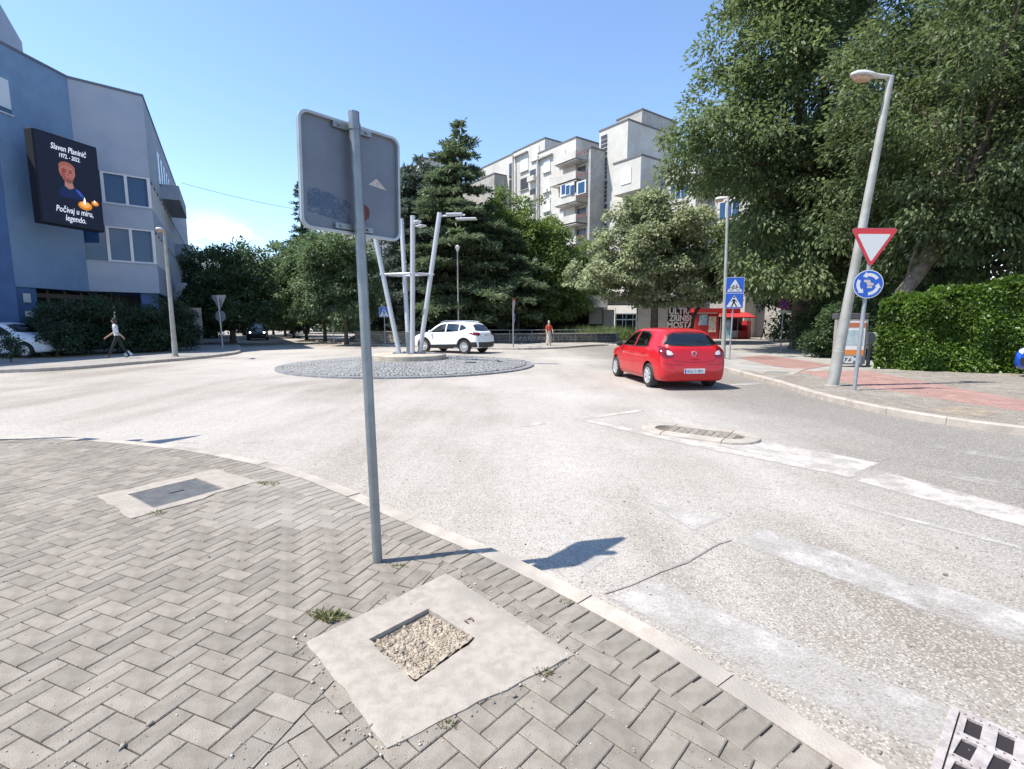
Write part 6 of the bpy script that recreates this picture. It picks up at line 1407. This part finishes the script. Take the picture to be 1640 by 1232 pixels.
    def strip(name, b, q, axis, m, parent, off=.005, n=12, rows=5):
        """surface patch between two edges, laid on the bodywork by ray casting along an axis"""
        def rs(P):
            P = np.array(P, float); P = cat1(P, 6) if len(P) > 2 else P; s = np.r_[0, np.cumsum(np.linalg.norm(np.diff(P, axis=0), axis=1))]; w = np.linspace(0, s[-1], n); return np.c_[np.interp(w, s, P[:, 0]), np.interp(w, s, P[:, 1])]
        b, q = rs(b), rs(q); V = []; ok = True; last = None
        for j in range(rows):
            for k in range(n):
                p = b[k] * (1 - j / (rows - 1)) + q[k] * j / (rows - 1)
                if axis in ('y+', 'y-'): s_ = 1 if axis == 'y+' else -1; o_ = Vector((p[0], s_ * 2, p[1])); d_ = Vector((0, -s_, 0))
                elif axis in ('x-', 'x+'): s_ = 1 if axis == 'x+' else -1; o_ = Vector((s_ * 4, p[0], p[1])); d_ = Vector((-s_, 0, 0))
                else: o_ = Vector((p[0], p[1], 3)); d_ = Vector((0, 0, -1))
                h = bv.ray_cast(o_, d_)
                if h[0] is None: h = bv.find_nearest(o_ + d_ * 2); nn = h[1]; co = h[0]
                else: co, nn = h[0], h[1]
                if nn.dot(d_) > 0: nn = -nn
                V.append(co + nn * off)
        F = [(j * n + k, j * n + k + 1, (j + 1) * n + k + 1, (j + 1) * n + k) for j in range(rows - 1) for k in range(n - 1)]
        mb = MB(); mb.add(V, F); me = mb.mesh(name, [m], True); fixn(me); return link(name, me, parent)
    gl = M_CGD if dark or not detail else M_CGL
    if not detail: gl = mat('far_glass', (.03, .035, .04), .05, spec=.8)
    def border(b, q, axis, parent, w=.028):
        P = np.array(b + q[::-1], float); c = P.mean(0); I = [tuple(c + (p - c) * (1 - w / max(np.linalg.norm(p - c), .05))) for p in P]; nb = len(b)
        P = [tuple(p) for p in P]
        for a_, i_ in ((P[:nb], I[:nb]), (P[nb:], I[nb:])): strip('seal', a_, i_, axis, M_TRIM, parent, .007, 10, 2)
        for (i0, i1) in ((nb - 1, nb), (len(P) - 1, 0)): strip('seal', [P[i0], P[i1]], [I[i0], I[i1]], axis, M_TRIM, parent, .0075, 6, 2)
    for b, q in SW:
        for ax_ in ('y+', 'y-'): w = strip('side_window', b, q, ax_, gl, t, .003); border(b, q, ax_, w)
    w = strip('rear_window', RW[0], RW[1], 'x-', gl, t, .003); border(*RW, 'x-', w)
    w = strip('windscreen', FW[0], FW[1], 'x+', gl, t, .003); border(*FW, 'x+', w)
    # wheels
    for i, x in enumerate(wx):
        for s_ in (-1, 1):
            yo = s_ * (Wm - .10); T = Matrix.Translation((x, yo, wr)) @ Matrix.Rotation(-s_ * math.pi / 2, 4, 'X'); tw = .10
            mb = MB(); mb.lathe([(wr * .62, -tw), (wr * .9, -tw), (wr * .985, -tw * .75), (wr, -tw * .4), (wr, tw * .4), (wr * .985, tw * .75), (wr * .9, tw), (wr * .68, tw * .95), (wr * .62, tw * .6)], n=28, T=T); wh = mb.build('wheel', M_TYRE, t, smooth=40)
            mb = MB(); mb.lathe([(wr * .60, tw * .2), (wr * .67, tw * .92), (wr * .62, tw * .96), (wr * .56, tw * .45), (.02, tw * .35)], n=28, T=T); mb.build('rim', M_TRIM if detail else M_RIMC, wh, smooth=40)
            if detail:
                mb = MB(); ns = 7 if kind == 'hatch' else 10
                for k in range(ns): a = 2 * math.pi * k / ns; mb.box((0, 0, 0), (wr * .56, wr * (.2 if kind == 'hatch' else .13), .02), M4=T @ Matrix.Rotation(a, 4, 'Z') @ Matrix.Translation((wr * .36, 0, tw * .82)) @ Matrix.Rotation(R(4), 4, 'Y'), bev=.006)
                mb.lathe([(wr * .2, tw * .6), (wr * .19, tw * .95), (.01, tw * .98)], n=14, T=T); mb.lathe([(wr * .66, tw * .7), (wr * .665, tw * .99), (wr * .60, tw * .97), (wr * .58, tw * .7)], n=28, T=T); sp = mb.build('spokes', M_RIMC, wh, smooth=30); sp['kind'] = 'stuff'
    # lamps, plate, seams
    k = 1.0 if kind == 'hatch' else 1.0
    for s_ in (-1, 1):
        if kind == 'hatch':
            tl = strip('tail_lamp', [(s_ * .50, .84), (s_ * .66, .80), (s_ * .785, .82)], [(s_ * .60, .97), (s_ * .70, 1.04), (s_ * .775, 1.06)], 'x-', M_TAIL, t, .010); strip('clear_lens', [(s_ * .52, .865), (s_ * .60, .85), (s_ * .67, .86)], [(s_ * .56, .93), (s_ * .62, .955), (s_ * .68, .965)], 'x-', M_TAILW, tl, .014)
            strip('tail_lamp_side', [(-1.93 * sx, .84), (-1.85 * sx, .86), (-1.72 * sx, .96)], [(-1.90 * sx, .97), (-1.85 * sx, 1.02), (-1.70 * sx, 1.03)], 'y+' if s_ > 0 else 'y-', M_TAIL, tl, .010)
        elif kind == 'suv':
            tl = strip('tail_lamp', [(s_ * .50, 1.02), (s_ * .66, .94), (s_ * .84, .96)], [(s_ * .52, 1.08), (s_ * .68, 1.10), (s_ * .83, 1.12)], 'x-', M_TAIL, t, .010); strip('tail_lamp_side', [(-2.08, .97), (-1.95, .98), (-1.68, 1.06)], [(-2.05, 1.11), (-1.95, 1.11), (-1.66, 1.09)], 'y+' if s_ > 0 else 'y-', M_TAIL, tl, .010)
        hl = strip('head_lamp', [(s_ * .40, ST[-3][4] - .22), (s_ * .56, ST[-3][4] - .2), (s_ * .68, ST[-3][4] - .12)], [(s_ * .42, ST[-3][4] - .10), (s_ * .56, ST[-3][4] - .06), (s_ * .68, ST[-3][4] - .02)], 'x+', M_HEAD, t, .010)
        strip('head_lamp_side', [(xf - .28, ST[-3][4] - .16), (xf - .40, ST[-3][4] - .11)], [(xf - .28, ST[-3][4] - .04), (xf - .42, ST[-3][4] - .02)], 'y+' if s_ > 0 else 'y-', M_HEAD, hl, .010, 6)
        # mirror
        b0 = SW[0][0][0]; mb = MB(); mb.lathe([(.02, -.10), (.09, -.07), (.105, 0), (.09, .07), (.02, .09)], n=12, T=Matrix.Translation((b0[0] - .12, s_ * (Wm + .06), b0[1] + .04)) @ Matrix.Rotation(R(90), 4, 'X') @ Matrix.Diagonal((.62, .72, 1, 1))); mb.build('mirror', M_TRIM if kind == 'hatch' else paint, t, smooth=True)
        ax_ = 'y+' if s_ > 0 else 'y-'
        if detail:
            zb = ST[8][2] + .12; zlt = SW[0][0][1][1]
            for xs_ in ((.92 * sx, zlt - .02), (-.17 * sx, zlt), (-1.02 * sx, zlt)): 
                zz = zb if xs_[0] > -1 * sx else zb + .38
                strip('door_seam', [(xs_[0] - .004, zz), (xs_[0] - .004, xs_[1])], [(xs_[0] + .004, zz), (xs_[0] + .004, xs_[1])], ax_, M_TRIM, body, .002, 12, 2)
            strip('door_seam', [(.92 * sx, zb - .004), (-.85 * sx, zb - .004)], [(.92 * sx, zb + .004), (-.85 * sx, zb + .004)], ax_, M_TRIM, body, .002, 16, 2)
            for xh in (.06 * sx, -.82 * sx): strip('door_handle', [(xh - .11, zlt - .16), (xh + .09, zlt - .16)], [(xh - .11, zlt - .125), (xh + .09, zlt - .125)], ax_, paint, t, .022, 6, 3)
            if kind == 'suv':
                strip('sill_cladding', [(wx[1] - wr - .06, .27), (wx[0] + wr + .06, .27)], [(wx[1] - wr - .04, .43), (wx[0] + wr + .04, .50)], ax_, M_TRIM, t, .012, 16, 4)
                for x in wx: A = np.linspace(R(-15), R(195), 14); strip('arch_cladding', [(x + (wr + .055) * math.cos(a), wr + .01 + (wr + .055) * math.sin(a)) for a in A], [(x + (wr + .12) * math.cos(a), wr + .01 + (wr + .12) * math.sin(a)) for a in A], ax_, M_TRIM, t, .010, 24, 3)
                mb = MB(); mb.tube([(-1.3, s_ * .60, 1.655), (-.9, s_ * .61, 1.70), (.0, s_ * .61, 1.705), (.35, s_ * .60, 1.63)], .018, 6); mb.build('roof_rail', M_CHROME, t, smooth=True)
    if kind == 'suv': strip('rear_bumper', [(-.80, .36), (0, .34), (.80, .36)], [(-.85, .62), (0, .60), (.85, .62)], 'x-', M_TRIM, t, .012, 14, 5); [strip('rear_bumper_side', [(-2.12, .36), (-1.78, .36)], [(-2.10, .62), (-1.74, .62)], a_, M_TRIM, t, .012, 8, 5) for a_ in ('y+', 'y-')]
    strip('front_grille', [(-.36, ST[-3][2] + .14), (.36, ST[-3][2] + .14)], [(-.42, ST[-3][2] + .34), (.42, ST[-3][2] + .34)], 'x+', M_TRIM, t, .008, 10, 4)
    zp = {'hatch': .47, 'suv': .98, 'van': .7}[kind]
    def rx_(y, z): h = bv.ray_cast(Vector((-5, y, z)), Vector((1, 0, 0))); return h[0].x
    if detail:
        x0 = min(rx_(y, z) for y in (-.25, 0, .25) for z in (zp - .05, zp + .05)); mb = MB(); mb.box((x0 - .012, 0, zp), (.012, .52, .115), bev=.004); pl = mb.build('number_plate', M_PLATE, t)
        TP = Matrix.Translation((x0 - .0195, 0, zp)) @ Matrix.Rotation(-math.pi / 2, 4, 'Z') @ RX
        mb = MB(); mb.box((x0 - .0188, .236, zp), (.002, .04, .105)); mb.build('plate_band', M_BLUE, pl)
        if plate: text_mesh(plate, .098, M_BLACK, 'lettering', pl, TP @ Matrix.Translation((.018, -.002, 0)), xs=.98, depth=.0006)
        # tailgate emblem ring and handle, bumper crease
        if kind == 'hatch':
            xe = rx_(0, .885) - .008; mb = MB(); mb.tube([(xe, .06 * math.cos(a), .885 + .06 * math.sin(a)) for a in np.linspace(0, 2 * math.pi, 21)], .008, 6, cap=False); mb.tube([(xe, .055, .875), (xe, .01, .875), (xe, -.01, .895), (xe, -.055, .895)], .007, 5); mb.build('emblem', M_CHROME, t, smooth=True)
            xe = rx_(0, .775) - .006; mb = MB(); mb.box((xe, 0, .765), (.014, .20, .022), bev=.005); mb.build('tailgate_handle', paint, t)
            strip('tailgate_seam', [(-.60, .815), (-.45, .71), (0, .675), (.45, .71), (.60, .815)], [(-.595, .823), (-.447, .718), (0, .683), (.447, .718), (.595, .823)], 'x-', M_TRIM, body, .002, 26, 2)
            strip('bumper_seam', [(-.80, .665), (-.55, .62), (-.32, .635)], [(-.80, .674), (-.55, .629), (-.32, .644)], 'x-', M_TRIM, body, .002, 12, 2); strip('bumper_seam', [(.80, .665), (.55, .62), (.32, .635)], [(.80, .674), (.55, .629), (.32, .644)], 'x-', M_TRIM, body, .002, 12, 2)
            strip('wiper', [(-.02, 1.085), (.40, 1.10)], [(-.02, 1.10), (.40, 1.112)], 'x-', M_TRIM, t, .02, 8, 2)
            mb = MB(); mb.tube([(-.95 * sx, 0, 1.48), (-1.12 * sx, 0, 1.60)], .006, 5); mb.build('aerial', M_TRIM, t)
        # seats
        for (x, ys_) in ((-.15, (-.36, .36)), (-.95, (-.38, 0, .38))):
            for y in ys_:
                mb = MB(); zs_ = SW[0][0][0][1]; mb.box((x * sx - .10, y, zs_ + .02), (.14, .42 if x > -.5 else .36, .36), bev=.05); mb.box((x * sx - .14, y, zs_ + .28), (.09, .24, .15), bev=.04); mb.build('seat', M_INT, t, smooth=40)
    return t
def place(t, x, y, heading, z=0.): t.location = (x, y, z); t.rotation_euler = (0, 0, heading); return t
# red hatchback: rear wheels read from the picture
t = make_car('red five-door hatchback seen from behind entering the traffic circle', carpaint('paint_red', (.47, .006, .011)), 'hatch', plate='E52-T-891')
h = math.atan2(.98, -.115); place(t, 4.15, 13.78, h)
t = make_car('white sport utility car with dark lower cladding rounding the circle', carpaint('paint_white', (.78, .79, .80)), 'suv', plate='J13-K-442')
place(t, -3.22, 27.0, math.atan2(.50, -.87))
t = make_car('white parked car half hidden by shrubs at the blue building', carpaint('paint_white_grey', (.62, .65, .70)), 'hatch', sx=1.08, dark=True)
place(t, -22.0, 21.5, math.atan2(.10, 1.0), PZ + .03)
t = make_car('dark oncoming car with bright headlamps in the left avenue', carpaint('paint_dark', (.025, .03, .035)), 'hatch', dark=True, sx=1.04); place(t, -23.6, 46, math.atan2(-.9, .44))
t = make_car('white van following the dark oncoming car', carpaint('paint_van', (.7, .71, .72)), 'van', name='van', cat='van', detail=False); place(t, -29.5, 57, math.atan2(-.87, .5))
t = make_car('grey car queueing left of the white van', carpaint('paint_grey', (.25, .26, .27)), 'hatch', detail=False, group='cars far down the avenue'); place(t, -35.2, 64, math.atan2(-.87, .5))
t = make_car('dark parked car behind the blue building corner', carpaint('paint_dark', (.03, .03, .035)), 'hatch', detail=False, group='cars far down the avenue'); place(t, -29.2, 47.5, math.atan2(-.87, .5), PZ)
t = make_car('blue car nosing in at the right edge of the picture', carpaint('paint_blue', (.012, .07, .42)), 'hatch', dark=True); place(t, 16.06, 13.05, math.pi - .12, PZ)
for px_ in (0,):
    pass
M_LITL = mat('headlight_lit', (1, 1, .95), .3, emit=6)
dk = [o for o in bpy.data.objects if o.get('label', '').startswith('dark oncoming')][0]
for s_ in (-1, 1): mb = MB(); mb.lathe([(.075, 0), (.06, .02), (.01, .025)], n=12, T=Matrix.Translation((1.94, s_ * .55, .72)) @ Matrix.Rotation(R(90), 4, 'Y')); mb.build('lit_bulb', M_LITL, dk)
# ------------------------------------------------------------------ people
def skin_body(joints, edges, name, parent, mats, assign, sub=2, root=0):
    """one continuous skin-modifier mesh; joints: name -> (x, y, z, rx, ry)"""
    ks = list(joints); me = bpy.data.meshes.new(name); me.from_pydata([joints[k][:3] for k in ks], [(ks.index(a), ks.index(b)) for a, b in edges], [])
    o = bpy.data.objects.new(name, me); col.objects.link(o); o.modifiers.new('s', 'SKIN'); md = o.modifiers.new('u', 'SUBSURF'); md.levels = sub; md.render_levels = sub
    for i, k in enumerate(ks): sv__ = me.skin_vertices[0].data[i]; sv__.radius = joints[k][3:5]; sv__.use_root = (i == root)
    bpy.context.view_layer.update(); m2 = bpy.data.meshes.new_from_object(o.evaluated_get(bpy.context.evaluated_depsgraph_get())); bpy.data.objects.remove(o)
    m2.materials.clear()
    for m in mats: m2.materials.append(m)
    for p in m2.polygons: p.material_index = assign(p.center); p.use_smooth = True
    return link(name, m2, parent)
M_SKIN = mat('skin', (.42, .26, .19), .6); M_HAIR = mat('hair_dark', (.03, .022, .018), .7); M_HAIRG = mat('hair_grey', (.42, .40, .38), .8)
def person(label, loc, heading, H, shirt, trous, hair, stride=.25, arm=(.1, -.15), skirt=False, lean=.0, sleeve=True):
    """faces local -Y; feet apart along Y by stride"""
    t = thing('person', label, 'person', loc, heading); k = H / 1.7; J = {}
    def j(n, x, y, z, r, r2=None): J[n] = (x * k, (y - lean * max(0, z - .9)) * k, z * k, r * k, (r2 or r) * k)
    j('pelvis', 0, 0, .93, .135, .10); j('waist', 0, 0, 1.08, .12, .09); j('chest', 0, -.01, 1.27, .145, .10); j('neck0', 0, 0, 1.42, .075, .065); j('neck', 0, -.005, 1.47, .047, .047); j('head0', 0, -.02, 1.55, .066, .075); j('head', 0, -.02, 1.63, .062, .072)
    for s, sg_ in ((-1, 'l'), (1, 'r')):
        f = stride * s
        j('hip' + sg_, s * .09, 0, .86, .085); j('knee' + sg_, s * .095, -f * .42 - .03, .48, .055); j('ank' + sg_, s * .095, -f * .9 + (.03 if s < 0 else 0), .09, .038); j('toe' + sg_, s * .10, -f * .9 - .14, .035, .036, .03)
        a = arm[0] if s < 0 else arm[1]
        j('sh' + sg_, s * .165, 0, 1.385, .055); j('el' + sg_, s * .225, -a * .5, 1.12, .04); j('wr' + sg_, s * .235, -a * 1.5 - .04, .90, .026); j('ha' + sg_, s * .235, -a * 1.7 - .06, .82, .032, .018)
    E = [('pelvis', 'waist'), ('waist', 'chest'), ('chest', 'neck0'), ('neck0', 'neck'), ('neck', 'head0'), ('head0', 'head')]
    for s in 'lr': E += [('pelvis', 'hip' + s), ('hip' + s, 'knee' + s), ('knee' + s, 'ank' + s), ('ank' + s, 'toe' + s), ('neck0', 'sh' + s), ('sh' + s, 'el' + s), ('el' + s, 'wr' + s), ('wr' + s, 'ha' + s)]
    def assign(c):
        z = c.z / k; armx = abs(c.x) / k > .185
        if z < .10: return 3
        if z < .98 and not armx: return 1
        if armx and z < (1.12 if sleeve else 1.25) : return 2
        if z < 1.455: return 0
        return 2
    skin_body(J, E, 'body', t, [shirt, trous, M_SKIN, mat('shoe', (.03, .03, .03), .6)], assign)
    hy = -lean * .7 * k
    mb = MB(); mb.lathe([(.02, 1.745), (.06, 1.74), (.085, 1.70), (.093, 1.64), (.085, 1.57), (.07, 1.50)], n=14, T=Matrix.Translation((0, hy + .022 * k, 0)) @ Matrix.Diagonal((.88 * k, 1.0 * k, k, 1))); mb.build('hair', hair, t, smooth=True)
    mb = MB(); mb.lathe([(.012, -.02), (.016, 0), (.006, .02)], n=8, T=Matrix.Translation((0, hy - .095 * k, 1.60 * k))); 
    for s in (-1, 1): mb.lathe([(.011, -.008), (.013, 0), (.004, .009)], n=8, T=Matrix.Translation((s * .03 * k, hy - .082 * k, 1.625 * k)))
    mb.build('face', M_SKIN, t, smooth=True)
    if skirt: mb = MB(); mb.lathe([(.13, 1.0), (.16, .85), (.19, .5), (.22, .16)], n=16, T=Matrix.Diagonal((k, .8 * k, k, 1))); mb.build('skirt', trous, t, smooth=True)
    return t
M_CW = mat('cloth_white', (.66, .66, .67), .85, (.56, .57, .6), 20); M_CB = mat('cloth_black', (.015, .016, .02), .85); M_CO = mat('cloth_orange', (.55, .10, .045), .85, (.45, .07, .035), 15); M_CBE = mat('cloth_beige', (.48, .41, .34), .85, (.38, .32, .27), 8)
b_ = gp(191, 574, PZ)
person('woman in a white shirt and black trousers striding past the shrubs', (b_.x, b_.y, PZ), R(-68), 1.66, M_CW, M_CB, M_HAIR, .36, (.28, -.22), lean=.08)
b_ = gp(879, 553.5, PZ); person('person in an orange top and beige skirt standing by the low wall', (b_.x, b_.y, PZ), R(8), 1.58, M_CO, M_CBE, M_HAIRG, .05, (.16, .14), skirt=True)
b_ = gp(1222, 544, PZ); person('person in a white shirt and dark trousers near the kiosk', (b_.x, b_.y, PZ), R(60), 1.68, M_CW, M_CB, M_HAIR, .18, (.2, .1), lean=.15)
b_ = gp(199, 571, PZ); t = thing('plastic_bag', 'small white plastic bag on the pavement by the walking woman', 'bag', (b_.x, b_.y + .25, PZ)); mb = MB(); mb.lathe([(.16, 0), (.2, .06), (.17, .15), (.09, .22), (.05, .26), (.08, .30)], n=12, T=Matrix.Diagonal((1, .7, .8, 1))); mb.v = [(x + random.gauss(0, .01), y + random.gauss(0, .01), z) for x, y, z in mb.v]; mb.build('bag', M_CW, t, smooth=True)

# ------------------------------------------------------------------ advert board, meter box, bicycle, bench, bins
b_ = gp(1360, 588, PZ); ad = thing('advert_board', 'white and orange advert board with posters behind the leaning lamp', 'advert board', (b_.x, b_.y, PZ), R(-12))
mb = MB(); mb.box((0, .12, .85), (.95, .2, 1.5), bev=.01); mb.build('board', M_CONC_D, ad); mb = MB(); mb.box((-.02, .0, .84), (.82, .02, 1.42)); fc = mb.build('poster', mat('poster_offwhite', (.66, .65, .62), .6), ad)
for z, h, c in ((1.42, .16, (.42, .13, .06)), (.50, .18, (.62, .20, .04))): mb = MB(); mb.box((-.02, -.014, z), (.82, .006, h)); mb.build('orange_band', mat('orange_band%d' % int(z * 10), c, .6), fc)
mb = MB(); mb.box((.04, -.014, 1.0), (.6, .006, .5)); mb.build('picture', mat('poster_picture', (.30, .40, .42), .5, (.5, .52, .5), 6), fc)
mb = MB(); mb.box((-.02, -.013, .24), (.82, .005, .3)); mb.build('dark_band', mat('advert_slate', (.10, .11, .13), .6), fc)
text_mesh('UZMI', .30, M_WHITE, 'lettering', fc, Matrix.Translation((-.02, -.018, .24)) @ RX, bold=.012, xs=.95)
mb = MB(); mb.box((.05, .35, 1.72), (1.0, .4, .2), bev=.02); mb.build('dark_hood', mat('hood_dark', (.06, .06, .065), .7), ad)
for x in (-.4, .4): mb = MB(); mb.box((x, .12, .08), (.06, .06, .16)); mb.build('foot', M_GALV, ad)
b_ = gp(1396, 586, PZ); bx = thing('meter_box', 'grey meter box on two concrete posts beside the hedge', 'meter box', (b_.x, b_.y, PZ), R(-20))
mb = MB(); mb.box((0, 0, .96), (.46, .30, .40), bev=.015); bo = mb.build('box', mat('box_grey', (.42, .44, .47), .6, (.36, .38, .41), 6), bx); mb = MB(); mb.box((.0, -.155, .96), (.40, .012, .34)); mb.build('door', MAT['box_grey'], bo); mb = MB(); mb.box((.15, -.166, .93), (.02, .01, .05)); mb.build('lock', M_BLACK, bo)
for x in (-.12, .13): mb = MB(); mb.tube([(x, 0, -.02), (x * .8, 0, .76)], .06, 10); mb.build('post', M_CONC_D, bx, smooth=True)
Yb = 39.8; b_ = dp(1002, 537, Yb); bk = thing('bicycle', 'parked bicycle before the glazed cafe door', 'bicycle', (b_.x, Yb, PZ), R(5))
for x in (-.52, .52):
    mb = MB(); mb.tube([(x + .33 * math.cos(a), 0, .34 + .33 * math.sin(a)) for a in np.linspace(0, 2 * math.pi, 25)], .02, 6, cap=False); w_ = mb.build('wheel', M_TYRE, bk, smooth=True); mb = MB()
    for k in range(10): a = math.pi * k / 10; mb.tube([(x + .32 * math.cos(a), 0, .34 + .32 * math.sin(a)), (x - .32 * math.cos(a), 0, .34 - .32 * math.sin(a))], .003, 4)
    mb.build('spokes', M_CHROME, w_)['kind'] = 'stuff'
mb = MB()
for a, b in (((-.52, 0, .34), (-.12, 0, .36)), ((-.12, 0, .36), (-.22, 0, .85)), ((-.12, 0, .36), (.36, 0, .80)), ((-.2, 0, .78), (.36, 0, .80)), ((-.52, 0, .34), (-.2, 0, .78)), ((.52, 0, .34), (.34, 0, .92))): mb.tube([a, b], .018, 6)
mb.build('frame', M_RED, bk, smooth=True); mb = MB(); mb.box((-.23, 0, .88), (.25, .13, .05), bev=.02); mb.build('saddle', M_BLACK, bk); mb = MB(); mb.tube([(.30, -.28, .98), (.36, -.1, .95), (.36, .1, .95), (.30, .28, .98)], .014, 6); mb.build('handlebar', M_BLACK, bk, smooth=True)
# little white boxes / planters on the plaza and rail by the wall
for i, (px, Y) in enumerate(((1238, 44), (1255, 45))):
    b_ = dp(px, 538, Y); t = thing('planter', ['low white concrete planter behind the no stopping sign', 'second low white planter right of the no stopping post'][i], 'planter', (b_.x, Y, PZ)); mb = MB(); mb.box((0, 0, .25), (.9, .6, .5), bev=.03); mb.build('box', M_CONC, t); mb = MB(); mb.box((0, 0, .49), (.74, .44, .04)); mb.build('soil', M_EARTH, t)
rl = thing('handrail', 'thin metal handrail along the low dark wall', 'railing', (3.5, 36.4, PZ), math.atan2(2.0, 9.5)); mb = MB(); mb.tube([(-5.5, 0, .95), (4.6, 0, .95)], .025, 6); mb.build('rail', M_GALV, rl)
for k in range(7): mb = MB(); mb.tube([(-5.4 + 1.65 * k, 0, -.02), (-5.4 + 1.65 * k, 0, .95)], .02, 6); mb.build('post', M_GALV, rl)
b_ = gp(300, 562, PZ); t = thing('notice_board', 'pale board standing past the blue building corner', 'notice board', (dp(308, 520, 33).x, 33, PZ)); mb = MB(); mb.box((0, 0, 1.7), (1.3, .08, 1.5)); mb.build('board', M_BEIGE, t)
for x in (-.55, .55): mb = MB(); mb.box((x, .03, .5), (.08, .08, 1.05)); mb.build('leg', M_GALV, t)
